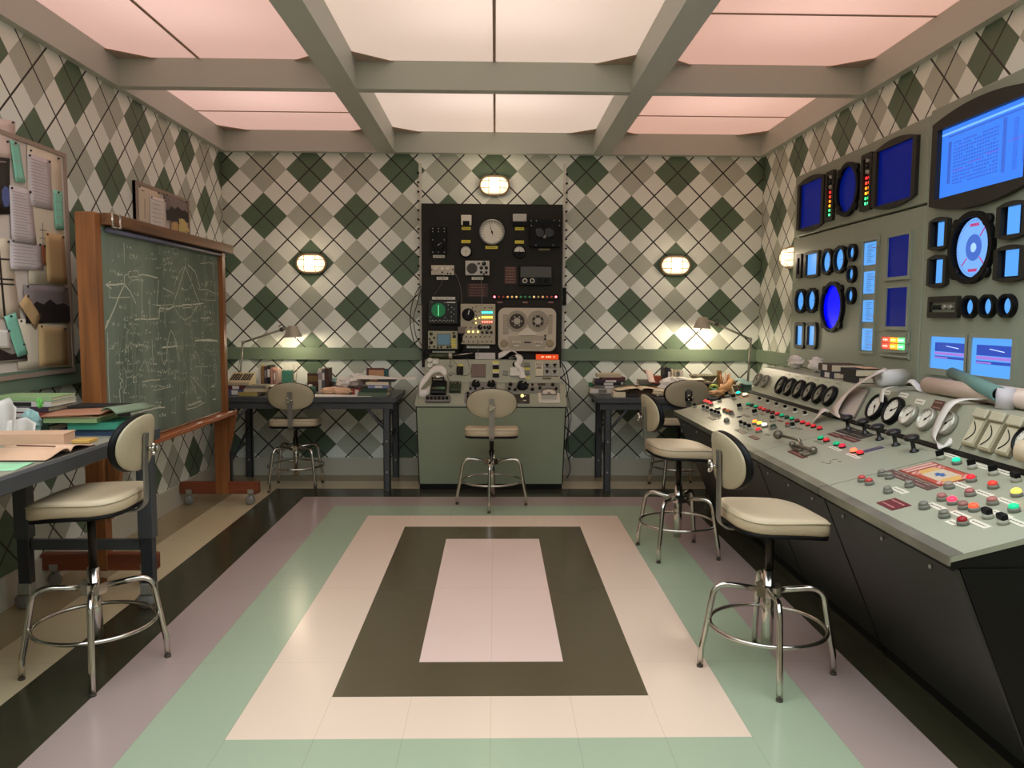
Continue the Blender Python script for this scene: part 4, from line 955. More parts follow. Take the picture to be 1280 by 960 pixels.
for x, y, c in ((535, 835, (196, 80, 72)), (597, 862, (200, 70, 66)), (705, 785, None), (768, 810, None), (757, 932, None), (940, 882, None)):
    M, t = rd(K5(x, y)); button(S, t, M, c or (128, 124, 112), .0175)
M, t = rd(K5(850, 914)); label_plate(S, t, M, .10, .03, IVORY)
for x, y, bl in ((450, 112, 1), (765, 205, 1), (978, 268, 1), (1205, 335, 0), (922, 700, 0), (1075, 758, 0)):
    M, t = rd(K6(x, y)); bat_switch(S, t, M, .018, bool(bl))
for x, y, c, s in ((610, 160, (10, 200, 150), .8), (755, 335, (220, 30, 44), .5), (975, 400, (220, 60, 44), .3), (1212, 480, (255, 200, 60), 2.4), (1185, 635, (10, 190, 130), .6), (535, 402, (160, 140, 126), 0), (745, 475, (176, 104, 98), 0), (465, 522, (168, 110, 104), 0), (680, 605, (150, 104, 96), 0), (970, 562, (180, 112, 104), 0),
        (285, 605, (116, 114, 102), 0), (487, 692, (120, 116, 104), 0), (570, 560, (255, 40, 64), 2.0), (785, 628, (240, 80, 50), .8), (672, 765, (150, 14, 20), .1)):
    M, t = rd(K6(x, y)); button(S, t, M, c, .0185, s)
for x, y in ((650, 375), (875, 458), (405, 588), (640, 672), (830, 762), (1105, 538), (1050, 668), (1205, 745), (545, 80), (850, 185), (1075, 245)):
    M, t = rd(K6(x, y)); label_plate(S, t, M, .095, .028, IVORY)
M, t = rd(K6(565, 748)); label_plate(S, t, M, .05, .03, IVORY)

# gauge slope
S = S_RG
def rg(pt): u, v = S_RG.px(*pt); return tr(u, v), con(-u)
LG = mat('grey_gauge_bezel', (134, 132, 118), .4, .3); GF = mat('gauge_face_grey', (146, 142, 124), .5)
for x, y in ((467, 103), (530, 119)): M, t = rg(K4(x, y)); dial(S, t, M, .052, LG, GF, .16, .022)
for x, y in ((672, 152), (745, 170), (825, 187), (908, 208), (1000, 230), (1093, 249)):
    M, t = rg(K4(x, y)); dial(S, t, M, .066, MBLACK, GF, .3, .03, ang=rnd.uniform(.5, 2.6))
    label_plate(S, t, M @ tr(0, .088), .075, .022, SAGE)
M, t = rg(K5(668, 208)); dial(S, t, M, .075, MBLACK, DIALW, .2, .03, ang=-1.1); label_plate(S, t, M @ tr(0, .094), .08, .025, IVORY)
M, t = rg(K5(815, 238)); dial(S, t, M, .075, MBLACK, DIALW, .2, .03, ang=.5); label_plate(S, t, M @ tr(0, .094), .08, .025, IVORY)
for p, a in ((K5(950, 276), .8), (K5(1105, 313), .8), ((1187, 531), .8)):
    M, t = rg(p); dial(S, t, M, .056, mat('silver_bezel', (176, 172, 158), .3, .5), DIALW, .14, .028, ang=a)
M, t = rg(K5(1030, 153)); label_plate(S, t, M, .08, .025, IVORY); M, t = rg(K5(1183, 183)); label_plate(S, t, M, .085, .05, mat('brown_square_label', (86, 52, 44), .5), 2, mat('label_print_tan', (170, 140, 118), .6))
K8 = Z(1140, 430, 5.65)
for (tx, ty), (bx_, by_) in (((550, 480), (410, 730)), ((672, 505), (520, 765)), ((800, 535), (645, 795))):
    a = S.px(*K8(tx, ty)); c = S.px(*K8(bx_, by_)); u = (a[0]+c[0])/2; M = tr(u, (a[1]+c[1])/2); h_ = a[1]-c[1]; t = CON[2]
    o = MB(S.M).bbox((-.042, -h_/2, 0), (.042, h_/2, .022), .004, M).build('edgewise_meter', mat('meter_tan', (160, 148, 118), .45), t)
    MB(S.M).box((-.034, -h_/2+.012, .022), (.034, h_/2-.05, .024), M).build('meter_face', mat('meter_face_cream', (200, 192, 164), .4), o)
    MB(S.M).bbox((-.044, h_/2-.042, .022), (.044, h_/2, .036), .004, M).build('meter_cap', mat('meter_cap', (186, 178, 152), .45), o)
    MB(S.M).tube([(-.02+.035*math.sin(PI*k/10), -h_/2+.02+(h_-.08)*k/10, .026) for k in range(11)], .002, 5, M=M).build('scale_arc', MBLACK, o)
M = tr(S.px(1278, 568)[0]-.0, .11); dial(S, CON[2], M, .06, MBLACK, DIALW, .2, .03)
dial(S, CON[2], tr(-2.62, .11), .06, MBLACK, DIALW, .2, .03); dial(S, CON[2], tr(-2.46, .11), .06, MBLACK, DIALW, .2, .03)
# clipped pink sheet on the far gauge panel
u, v = S.px(*K5(470, 160)); M = tr(u, v)
t = thing('clipboard', 'clipboard with pinkish sheet leaning on gauge slope, right of six black gauges', 'clipboard', S.M @ V((u, v-.1, 0)))
MB(S.M).bbox((-.10, -.09, .001), (.10, .09, .008), .002, M).build('board', mat('clipboard_grey', (110, 100, 86), .5), t); MB(S.M).box((-.095, -.082, .008), (.085, .086, .010), M).build('sheet', mat('grey_pink_sheet', (198, 180, 168), .7), t)

# ================================================================= SCREEN WALL
S = S_RIGHT
CA = Z(980, 140, 4.267); CB = Z(980, 300, 4.267); CC = Z(1150, 90, 3.553); CD = Z(1120, 260, 4); CE = Z(980, 280, 5.331)
FRM = mat('screen_frame_brown', (44, 42, 36), .45, spec=.25)
def yz(pt): u, v = S.px(*pt); return u, v
ytop = S.px(998, 222)[1]
def wallbox(t, u0, u1, v0, v1, name='housing'):
    MB(S.M).bbox((u0, v0, -.058), (u1, v1, 0), .006).build(name, SCRW, t)
uA, uB, uC = -6.26, -4.335, -2.30
tU = thing('screen_cabinet', 'upper far cabinet of screen wall, holding two dark blue arched screens and a round one', 'screen cabinet', (2.37, -(uA+uB)/2, 1.98))
vs_ = (S.px(998, 297)[1]+S.px(1158, 257)[1])/2
wallbox(tU, uA, uB-.004, vs_+.012, 2.555)
tL = thing('screen_cabinet', 'lower far cabinet of screen wall with small pale dials and bright blue oval', 'screen cabinet', (2.37, -(uA+uB)/2, 1.09))
wallbox(tL, uA, uB-.004, 1.084, vs_)
tR = thing('screen_cabinet', 'near cabinet of screen wall with the largest lit blue screen and big dial', 'screen cabinet', (2.37, -(uC+uB)/2, 1.09))
wallbox(tR, uB+.004, uC, 1.084, 2.575)
def ctr(r):
    u0, u1, v0, v1 = S.rect(*r); return (u0+u1)/2, (v0+v1)/2, u1-u0, v1-v0
def arched(par, r, ri, m, name='screen', bul=.032):
    cu, cv, w_, h_ = ctr(r); iu, iv, iw, ih = ctr(ri)
    n = 9; po = oarch(w_, h_, bul, cx=cu, cy=cv); pi = [(iu+iw/2*(1-2*i/n), iv+ih/2) for i in range(n+1)]+[(iu-iw/2*(1-2*i/n), iv-ih/2) for i in range(n+1)]
    f = MB(S.M).ring(po, pi, 0, .022).build('screen_frame', FRM, par)
    MB(S.M).box((iu-iw/2-.004, iv-ih/2-.004, 0), (iu+iw/2+.004, iv+ih/2+.004, .004)).build(name, m, f); return f, (iu, iv, iw, ih)
def lobed(par, r, m, k=.80, lobes=True, bez=None, name='round_display', recess=True):
    cu, cv, w_, h_ = ctr(r); ro = max(w_, h_)/2 if abs(w_-h_) < .35*h_ else None; rx, ry = (w_/2, h_/2)
    M = tr(cu, cv); b = MB(S.M).ring(circ(rx, 36, 0, 0, ry), circ(rx*k, 36, 0, 0, ry*k), 0, .026, M)
    if lobes:
        for a in (PI/4, 3*PI/4, 5*PI/4, 7*PI/4): b.cyl(min(rx, ry)*.17, 0, .024, 14, M @ Matrix.Translation((rx*.97*math.cos(a), ry*.97*math.sin(a), 0)))
    f = b.build('bezel', bez or MBLACK, par)
    MB(S.M).prism(circ(rx*k*1.01, 36, 0, 0, ry*k*1.01), 0, .004, M).build(name, m, f); return f, (cu, cv, rx*k, ry*k)
def slotted(par, r, m, inner=None, rr=.02, k=.7, bez=None):
    cu, cv, w_, h_ = ctr(r); M = tr(cu, cv); po = rrect(w_, h_, min(rr, w_*.45), 4); kx = 1-2*.020/w_ if inner is None else inner
    pi = rrect(w_*kx, h_-2*.03, .002, 4); f = MB(S.M).ring(po, pi, 0, .022, M).build('bezel', bez or FRM, par)
    MB(S.M).box((-w_*kx/2, -h_/2+.03, 0), (w_*kx/2, h_/2-.03, .004), M).build('screen', m, f); return f, (cu, cv, w_, h_)
arched(tU, CA.r(84, 224, 342, 632), CA.r(97, 210, 372, 608), DBLUE); 
arched(tU, CA.r(488, 720, 140, 508), CA.r(508, 698, 178, 478), DBLUE, bul=.038)
lobed(tU, CA.r(290, 412, 270, 556), DBLUE, .84)
def ledbar(par, r, n1=6):
    f, (cu, cv, w_, h_) = slotted(par, r, MBLACK, .62, .012, bez=FRM)
    cols = [(230, 40, 40), (250, 60, 40), (255, 130, 30), (255, 170, 40), (60, 220, 120), (70, 230, 140)]
    for i, c in enumerate(cols):
        y = cv+h_*(.08-.09*i)
        for s in (-1, 1): MB(S.M).box((-.008, -.008, .004), (.008, .008, .009), tr(cu+s*w_*.14, y)).build('indicator_lamp', glow(c, 2.0), f)
    for i in range(3): knob(S, f, tr(cu, cv+h_*(.38-.10*i), .004), .014, .016, STEEL if i != 1 else MBLACK)
    MB(S.M).box((-.016, -.010, .004), (.016, .010, .008), tr(cu, cv-h_*.43)).build('label', IVORY, f)
ledbar(tU, CA.r(235, 277, 316, 580)); ledbar(tU, CA.r(424, 481, 224, 524))
# lower far cabinet
slotted(tL, CA.r(79, 104, 758, 886), DBLUE, .5, .006)
f, q = arched(tL, CA.r(118, 197, 740, 884), CA.r(130, 188, 757, 868), CBLUE, bul=.008)
for r in (CA.r(213, 271, 728, 870), CA.r(279, 343, 712, 862), CB.r(73, 127, 260, 391), CB.r(132, 188, 255, 390)):
    f, (cu, cv, rx, ry) = lobed(tL, r, CBLUE, .78)
    MB(S.M).box((cu-rx*.1, cv-.0012, .004), (cu+rx*.8, cv+.0012, .0055)).build('needle', SHB, f)
for r in (CA.r(354, 398, 703, 796), CA.r(350, 394, 818, 912), CB.r(346, 391, 250, 344)): lobed(tL, r, CBLUE, .7, False)
lobed(tL, CB.r(208, 328, 222, 493), BBLUE, .86)
for r in (CB.r(66, 120, 438, 580), CB.r(128, 186, 438, 582)): slotted(tL, r, CBLUE, .62, .045)
# strip of four windows
u0, u1, v0, v1 = S.rect(*CE.r(522, 612, 690, 868)); _, _, _, vtp = S.rect(*CE.r(534, 634, 95, 200)); u1 = S.px(*CE(634, 180))[0]; uL = S.px(*CE(528, 400))[0]
fr = MB(S.M).ring([(u1, v0), (u1, vtp), (uL-.02, vtp), (uL-.02, v0)], [(u1-.015, v0+.015), (u1-.015, vtp-.015), (uL-.005, vtp-.015), (uL-.005, v0+.015)], 0, .012).build('window_strip_frame', SCRW, tL)
for r in (CE.r(546, 624, 122, 270), CE.r(542, 616, 315, 462), CE.r(536, 610, 507, 652), CE.r(530, 605, 697, 842)):
    u0, u1, v0, v1 = S.rect(*r); b = MB(S.M).box((u0-.012, v0, .0), (u1, v1, .005)); b.mt(1)
    for i in range(10): y = v0+(v1-v0)*(.1+.085*i); b.box((u0+.03, y, .005), (u0+.03+(u1-u0)*(.35 if i % 3 else .55), y+.003, .0056))
    b.mt(2).box((u0+(u1-u0)*.55, v0+(v1-v0)*(.25 if r[2] > 370 else .72), .005), (u1, v0+(v1-v0)*(.25 if r[2] > 370 else .72)+.004, .0058)); b.build('scale_window', [CBLUE, mat('scale_print', (60, 90, 150), .5), mat('scale_pink', (160, 90, 150), .5)], tL)
for r in (CE.r(700, 843, 80, 350), CE.r(690, 830, 425, 683)):
    u0, u1, v0, v1 = S.rect(*r); MB(S.M).ring([(u0-.02, v0-.02), (u1+.02, v0-.02), (u1+.02, v1+.02), (u0-.02, v1+.02)], [(u0, v0), (u1, v0), (u1, v1), (u0, v1)], 0, .014).build('screen_frame', SCRW, tL)
    MB(S.M).box((u0, v0, 0), (u1, v1, .004)).build('screen', DBLUE, tL)
u0, u1, v0, v1 = S.rect(*CE.r(662, 820, 752, 838)); fr = MB(S.M).ring(rrect(u1-u0+.03, v1-v0+.03, .01, 3), rrect(u1-u0, v1-v0, .002, 3), 0, .014, tr((u0+u1)/2, (v0+v1)/2)).build('lamp_block', SCRW, tL)
for i, c in enumerate(((255, 70, 50), (255, 150, 30), (90, 230, 130))):
    for j in range(2):
        a = u0+(u1-u0)*i/3; z = v0+(v1-v0)*j/2; MB(S.M).box((a+.004, z+.004, 0), (a+(u1-u0)/3-.004, z+(v1-v0)/2-.004, .008)).build('lamp_tile', glow(c, 1.3), fr)
        b = MB(S.M)
        for k in range(3): b.box((a+.012+k*.02, z+.014, .008), (a+.024+k*.02, z+(v1-v0)/2-.014, .009))
        b.build('lamp_mark', glow(tuple(min(255, q+110) for q in c), 1.6), fr)
for x, y in ((838, 745), (838, 895), (640, 100)):
    u, v = S.px(*CE(x, y)); MB(S.M).bbox((-.008, -.045 if y != 895 else -.01, 0), (.008, .03, .012), .003, tr(u, v)).build('bracket', SCRW, tL)
u0, u1, v0, v1 = S.rect(*CE.r(660, 835, 876, 890)); MB(S.M).bbox((u0, v0, 0), (u1, v1, .02), .003).build('ledge', SCRW, tL)
# near cabinet: large screen
po = [S.px(*CC(x, y)) for x, y in ((65, 600), (78, 240))]; uo = sum(p[0] for p in po)/2; ui = S.px(*CC(97, 400))[0]; ur = -3.50; vi1 = S.px(*CC(105, 262))[1]; vi0 = S.px(*CC(97, 566))[1]; n = 12
uro = ur+.03; vo1, vo0 = S.px(*CC(78, 240))[1], S.px(*CC(65, 600))[1]; wO = uro-uo
P = [(uro-wO*i/n, vo1+.045*(1-(1-2*i/n)**2)) for i in range(n+1)]+[(uo+wO*i/n, vo0-.05*(1-(1-2*i/n)**2)) for i in range(n+1)]
Q = [(ur-(ur-ui)*i/n, vi1) for i in range(n+1)]+[(ui+(ur-ui)*i/n, vi0) for i in range(n+1)]
f = MB(S.M).ring(P, Q, 0, .03).build('screen_frame', FRM, tR)
b = MB(S.M).box((ui, vi0, 0), (ur, vi1, .004)); b.mt(1); Wd, Hd = ur-ui, vi1-vi0
b.box((ui+Wd*.08, vi1-Hd*.14, .004), (ur-Wd*.03, vi1-Hd*.115, .0046))
b.box((ui+Wd*.09, vi0+Hd*.2, .004), (ui+Wd*.13, vi1-Hd*.2, .0046)); b.box((ui+Wd*.72, vi0+Hd*.14, .004), (ui+Wd*.76, vi1-Hd*.16, .0046)); b.box((ui+Wd*.93, vi0+Hd*.2, .004), (ui+Wd*.97, vi1-Hd*.18, .0046))
for i in range(17):
    for j in range(13): 
        if rnd.random() < .93: b.box((ui+Wd*(.16+.031*i), vi0+Hd*(.17+.048*j), .004), (ui+Wd*(.16+.031*i+.022), vi0+Hd*(.17+.048*j+.026), .0046))
for j in range(20): b.box((ui+Wd*.83, vi0+Hd*(.14+.033*j), .004), (ui+Wd*.88, vi0+Hd*(.14+.033*j+.018), .0046))
b.mt(2).box((ui, vi1-Hd*.09, .004), (ur, vi1-Hd*.06, .0046)); b.mt(3)
for a, z in ((.16, .36), (.35, .41), (.55, .45), (.78, .52)): b.box((ui+Wd*a, vi0+Hd*z, .0047), (ui+Wd*(a+.15), vi0+Hd*(z+.007), .005))
b.build('large_screen', [MBLUE, glow((48, 96, 200), .6, 'screen_cells'), glow((110, 170, 255), .8, 'screen_bar'), glow((120, 80, 190), .6, 'screen_trace')], f)
def win(r, ri):
    cu, cv, w_, h_ = ctr(r); n = 9; f = MB(S.M).ring(oarch(w_, h_, .018, cx=cu, cy=cv), [(cu+w_*.36*(1-2*i/n), cv+h_*.37) for i in range(n+1)]+[(cu-w_*.36*(1-2*i/n), cv-h_*.37) for i in range(n+1)], 0, .026).build('screen_frame', FRM, tR)
    MB(S.M).box((cu-w_*.36, cv-h_*.37, 0), (cu+w_*.36, cv+h_*.37, .003)).build('recess', SHB, f)
    u0, u1, v0, v1 = S.rect(*ri); MB(S.M).box((u0, v0, .003), (u1, v1, .005)).build('screen', CBLUE, f)
win(CD.r(184, 278, 46, 214), CD.r(214, 258, 70, 188)); win(CD.r(176, 270, 234, 400), CD.r(206, 252, 258, 374))
win((1251.5, 1290, 251, 299), (1261, 1276, 256, 292)); win((1248, 1287, 306, 353), (1258, 1274, 312, 345))
f, (cu, cv, rx, ry) = lobed(tR, CD.r(282, 504, 16, 380), SHB, .84)
M = tr(cu+.012, cv); rx *= .93; ry *= .96
MB(S.M).prism(circ(rx, 40, 0, 0, ry), .004, .007, M).build('dial_face', screen((120, 175, 255), .8, 'dial_pale_blue'), f)
b = MB(S.M).prism(circ(rx*.45, 32, 0, 0, ry*.45), .007, .008, M); b.mt(1).prism(circ(rx*.16, 20, 0, 0, ry*.16), .008, .009, M)
b.mt(2)
for s in (1, -1): b.add([(s*-rx*.28, s*ry*.72, .0082), (s*rx*.28, s*ry*.72, .0082), (s*rx*.24, s*ry*.82, .0082), (s*-rx*.24, s*ry*.82, .0082)], [(0,1,2,3)], M, False)
for a, l0, l1 in ((.8, .5, .95), (-.75, .5, .85), (3.9, .5, .85)): b.tube([(rx*l0*math.cos(a), ry*l0*math.sin(a), .009), (rx*l1*math.cos(a), ry*l1*math.sin(a), .009)], .003, 5, M=M)
b.build('dial_hub', [glow((60, 100, 190), .6, 'dial_hub_blue'), glow((150, 190, 250), .7, 'dial_centre'), glow((170, 60, 120), .6, 'dial_pink_mark')], f)
b = MB(S.M)
for k in range(60):
    a = 2*PI*k/60; b.box((-.001, -.005, .0072), (.001, .005, .0078), M @ Matrix.Translation((rx*.92*math.cos(a), ry*.92*math.sin(a), 0)) @ Matrix.Rotation(a+PI/2, 4, 'Z'))
b.build('dial_ticks', mat('tick_blue', (50, 80, 150), .5), f)
f, (cu, cv, w_, h_) = slotted(tR, CB.r(785, 946, 300, 416), SCRW, None, .01, bez=FRM)
for i, m in enumerate((MBLACK, MBLACK, STEEL, STEEL)): MB(S.M).tube([(cu+w_*(-.3+.19*i), cv-.0, .004), (cu+w_*(-.3+.19*i), cv, .028)], .012, 10).build('knob', m, f)
MB(S.M).tube([(cu-w_*.38, cv, .014), (cu+w_*.38, cv, .014)], .003, 6).build('rod', STEEL, f)
for r in (CD.r(343, 419, 437, 552), CD.r(431, 512, 432, 552), CD.r(526, 612, 429, 550)):
    f, (cu, cv, rx, ry) = lobed(tR, r, SHB, .76, False); MB(S.M).prism(circ(rx*.72, 30, rx*.12, 0, ry*.9), .004, .006, tr(cu, cv)).build('display', CBLUE, f)
for r in (CD.r(178, 354, 645, 808), CD.r(382, 590, 652, 846)):
    u0, u1, v0, v1 = S.rect(*r); fr = MB(S.M).ring([(u0-.025, v0-.035), (u1+.03, v0-.035), (u1+.03, v1+.02), (u0-.025, v1+.02)], [(u0, v0), (u1, v0), (u1, v1), (u0, v1)], 0, .014).build('screen_frame', SCRW, tR)
    W_, H_ = u1-u0, v1-v0; b = MB(S.M).box((u0, v0, 0), (u1, v1, .004)); b.mt(1).box((u0+W_*.12, v0+H_*.54, .004), (u1-W_*.02, v1-H_*.18, .0045)); b.mt(2).box((u0+W_*.12, v0+H_*.44, .004), (u1-W_*.02, v0+H_*.52, .0045)).mt(1).box((u0+W_*.12, v0+H_*.32, .004), (u1-W_*.02, v0+H_*.40, .0045)).mt(3).tube([(u0+W_*.45, v1-H_*.28, .005), (u0+W_*.8, v1-H_*.34, .005)], .002, 4).mt(2).box((u0+W_*.12, v0+H_*.33, .0046), (u0+W_*.5, v0+H_*.37, .005))
    b.build('chart_screen', [CBLUE, glow((40, 70, 170), .6, 'chart_dark'), glow((150, 110, 200), .65, 'chart_pink'), glow((190, 210, 255), .8, 'chart_line')], fr)
# knurled extra dials out of the frame to the right
win((1296, 1335, 240, 290), (1306, 1325, 246, 284))

# ================================================================= CHALKBOARD
bx = -2.06
cb = thing('chalkboard', 'green chalkboard covered in chalk sketches, in an orange wood frame on castors', 'chalkboard', (bx, 5.15, 0))
Yn, Yf = 4.21, 6.05
MB().bbox((-2.155, Yn-.034, .088), (-2.055, Yn+.035, 1.985), .004).build('post', WOODV, cb)
MB().bbox((-2.125, Yf-.034, .088), (-2.03, Yf+.03, 1.925), .004).build('post', WOODV, cb)
MB().bbox((-2.09, Yn+.035, 1.925), (-2.00, Yf+.14, 1.988), .004).build('top_rail', WOODR, cb)
MB().box((-2.085, Yn+.035, .73), (-2.062, Yf-.03, 1.925)).build('slate', chalk_mat(), cb)
MB().bbox((-2.09, Yn+.035, .69), (-2.05, Yf-.03, .735), .003).build('bottom_rail', WOODR, cb)
o = MB().bbox((-2.062, Yn+.035, .705), (-1.955, Yf-.0, .722), .003).bbox((-1.967, Yn+.035, .722), (-1.955, Yf-.0, .735), .002).build('chalk_tray', wood_mat('tray_wood', (140, 72, 34), (180, 104, 62), 1), cb)
MB().tube([(-2.045, Yn+.08, 1.905), (-2.045, Yf+.06, 1.905)], .014, 10).build('chart_rail', mat('lilac_steel_rail', (120, 120, 140), .35, .4), cb)
for y, x0 in ((Yn, -2.425+.012), (Yf, -2.40)):
    f = MB().bbox((x0, y-.03, .09), (-1.80, y+.03, .18), .005).build('foot', WOODF, cb)
    for sx in (x0+.07, -1.86):
        c = MB().bbox((sx-.028, y-.022, .078), (sx+.028, y+.022, .0905), .003).tube([(sx-.012, y, .036), (sx, y, .078)], .012, 8); q = c.build('castor', STEEL, f)
        MB().bbox((sx-.022, y-.0345, .092), (sx+.022, y-.030, .125), .001).build('castor_plate', STEEL, f)
        if True:
            MB(Matrix.Translation((sx-.012, y, .036)) @ Matrix.Rotation(PI/2, 4, 'X')).lathe([(.012, -.02), (.030, -.016), (.036, -.008), (.036, .008), (.030, .016), (.012, .02)], 20).build('castor_wheel', RUBBER, cb)
    # triangular bracket under the tray
    p = [(-2.04, .70), (-1.965, .70), (-1.975, .63), (-2.0, .50), (-2.04, .36)]
    n = len(p); MB().add([(a, y-.02, z) for a, z in p]+[(a, y+.02, z) for a, z in p], [tuple(range(n)), tuple(range(2*n-1, n-1, -1))]+[(k, n+k, n+(k+1) % n, (k+1) % n) for k in range(n)], None, False).build('bracket', WOODV, cb)
b = MB(); c = (-2.035, Yn+.08, 1.955)
b.tube([(c[0]+.035, c[1]-.035, c[2]+.03), (c[0]+.035, c[1]+.05, c[2]+.03), (c[0]+.035, c[1]+.05, c[2]-.04), (c[0]+.035, c[1]-.035, c[2]-.04)], .008, 8, closed=True); b.build('clip', CHROME, cb)
# chalk writing: real thin strokes on the slate
SK = Surf((-2.0615, 0, 0), (0,1,0), (0,0,1)); H1 = Z(120, 280, 5.647); H2 = Z(120, 420, 6.857)
chm = MB(SK.M); chf = MB(SK.M)
def stroke(b, pts, w_=.004):
    for i in range(len(pts)-1):
        (x0, y0), (x1, y1) = pts[i], pts[i+1]; d = math.hypot(x1-x0, y1-y0)
        if d < 1e-5: continue
        nx, ny = -(y1-y0)/d*w_/2, (x1-x0)/d*w_/2; z = .0004+rnd.random()*.0004
        b.add([(x0+nx, y0+ny, z), (x0-nx, y0-ny, z), (x1-nx, y1-ny, z), (x1+nx, y1+ny, z)], [(0,1,2,3)], None, False)
def hs(Q, pts, w_=.005, b=None):
    P = [SK.px(*Q(*p)) for p in pts]; out = []
    for i in range(len(P)-1):
        k = max(1, int(math.hypot(P[i+1][0]-P[i][0], P[i+1][1]-P[i][1])/.05))
        for j in range(k): out.append((P[i][0]+(P[i+1][0]-P[i][0])*j/k+rnd.uniform(-.003, .003), P[i][1]+(P[i+1][1]-P[i][1])*j/k+rnd.uniform(-.003, .003)))
    out.append(P[-1]); stroke(b or chm, out, w_*.9)
hs(H1, [(197,130), (200,440)], .008); hs(H1, [(75,430), (205,422)], .010); hs(H1, [(200,425), (70,735)], .010); hs(H1, [(205,430), (240,480), (280,560)], .008); hs(H1, [(95,445), (95,520), (240,515)], .005); hs(H1, [(70,435), (105,405)], .008); hs(H1, [(70,435), (110,455)], .006)
hs(H1, [(65,740), (75,690), (100,670)], .007); hs(H1, [(150,360), (225,358), (228,335), (300,333), (300,372), (230,375), (228,340)], .005); hs(H1, [(300,362), (360,360), (435,382)], .008)
hs(H1, [(325,385), (322,670)], .006); hs(H1, [(275,676), (445,668), (448,595), (520,600)], .010); hs(H1, [(378,520), (380,660)], .006); hs(H1, [(440,395), (428,575), (460,578)], .007); hs(H1, [(470,450), (545,490)], .005); hs(H1, [(400,570), (540,570)], .003)
hs(H1, [(630,235), (632,300)], .006); hs(H1, [(630,300), (540,585)], .007); hs(H1, [(630,300), (730,560)], .007); hs(H1, [(630,300), (590,340), (560,410), (545,500)], .004); hs(H1, [(650,290), (700,340), (725,420), (735,450)], .007); hs(H1, [(510,602), (545,582), (755,560)], .009); hs(H1, [(612,568), (670,566), (670,590), (612,592), (612,568)], .005)
hs(H1, [(560,600), (580,645), (625,678), (670,655), (710,580)], .005); hs(H1, [(690,610), (712,578), (708,620)], .006)
hs(H1, [(735,280), (800,270), (828,288), (826,390)], .004); hs(H1, [(720,460), (780,465), (840,490)], .005); hs(H1, [(840,400), (842,540), (740,530)], .003); hs(H1, [(700,822), (850,824)], .012); hs(H1, [(740,664), (805,660)], .007)
hs(H1, [(500,930), (505,860), (515,780), (530,748), (550,790), (565,860), (580,940)], .006); hs(H1, [(470,870), (580,862)], .007); hs(H1, [(155,830), (165,940)], .004); hs(H1, [(80,760), (82,950)], .005); hs(H1, [(440,760), (440,820)], .005); hs(H1, [(395,870), (400,930)], .005); hs(H1, [(632,700), (630,950)], .004, chf)
hs(H1, [(540,180), (560,165), (585,180), (580,208), (555,212), (542,195)], .004)
hs(H2, [(100,20), (100,330), (118,590)], .007); hs(H2, [(190,40), (205,210), (190,225)], .006); hs(H2, [(480,30), (485,180), (490,245), (520,238)], .006); hs(H2, [(610,20), (605,200), (585,245), (565,200), (560,130)], .005); hs(H2, [(560,100), (705,88)], .007); hs(H2, [(680,20), (715,215)], .006)
hs(H2, [(195,295), (212,330), (200,350), (225,380), (205,410), (215,440), (200,460), (210,600)], .006); hs(H2, [(240,270), (260,340), (255,420), (235,490)], .005); hs(H2, [(350,345), (325,350), (322,395), (345,405), (350,385)], .006); hs(H2, [(365,310), (375,420)], .003)
hs(H2, [(390,395), (470,378), (550,373)], .006); hs(H2, [(490,468), (560,455), (640,435)], .004); hs(H2, [(215,700), (300,670), (420,640), (540,612), (590,612)], .008); hs(H2, [(270,600), (420,560), (600,540)], .002, chf)
hs(H2, [(370,300), (420,200), (460,320)], .004); hs(H2, [(430,300), (470,180)], .003); hs(H2, [(765,30), (780,600)], .009, chf); hs(H2, [(780,600), (775,630), (860,610), (930,570)], .006); hs(H2, [(785,590), (900,555)], .006); hs(H2, [(800,600), (910,560)], .005); hs(H2, [(815,340), (900,440), (950,500)], .004); hs(H2, [(800,350), (880,545)], .004)
hs(H2, [(810,290), (820,200), (850,125), (880,180), (900,290), (905,400)], .004); hs(H2, [(850,265), (960,262)], .004); hs(H2, [(895,260), (905,385)], .004); hs(H2, [(1028,270), (1028,420)], .005); hs(H2, [(985,435), (1020,430)], .008); hs(H2, [(1000,545), (1028,540)], .008); hs(H2, [(850,42), (960,30), (1040,42)], .009)
def scrib(Q, x, y, n, h, w_=.0045):
    for k in range(n):
        a = x+k*h*.75; pts = [(a+rnd.uniform(0, h*.6), y+rnd.uniform(-h*.5, h*.5)) for _ in range(4)]; hs(Q, pts, w_)
for x, y, n, h in ((215,160,2,28), (235,225,3,28), (235,390,5,26), (125,345,2,30), (110,705,3,26), (265,490,2,24), (630,530,2,22), (345,755,2,34), (255,860,5,26), (160,590,2,40), (760,625,2,40), (770,710,3,24), (530,380,2,34), (600,455,1,30), (660,440,1,30), (765,430,1,40), (150,220,2,36), (350,240,1,26), (500,240,2,22), (210,880,1,40), (650,710,1,36), (330,650,2,24)): scrib(H1, x, y, n, h)
for x, y, n, h in ((265,350,3,34), (400,430,10,30), (620,420,2,34), (310,600,14,24), (640,540,2,38), (540,680,3,28), (640,660,3,20), (250,740,2,30), (520,310,4,32), (640,330,2,34), (905,150,1,24), (905,200,1,24), (905,240,1,24), (1015,160,1,20), (1015,200,1,20), (1015,240,1,20), (345,80,4,30), (220,130,3,34), (800,480,2,40), (990,420,2,22), (860,520,3,24), (510,565,3,24), (760,480,1,50)): scrib(H2, x, y, n, h)
for _ in range(150):
    Q = rnd.choice((H1, H2)); scrib(Q, rnd.uniform(80, 820) if Q is H1 else rnd.uniform(120, 1020), rnd.uniform(140, 930) if Q is H1 else rnd.uniform(20, 560), rnd.randint(1, 4), rnd.uniform(16, 34), .003)
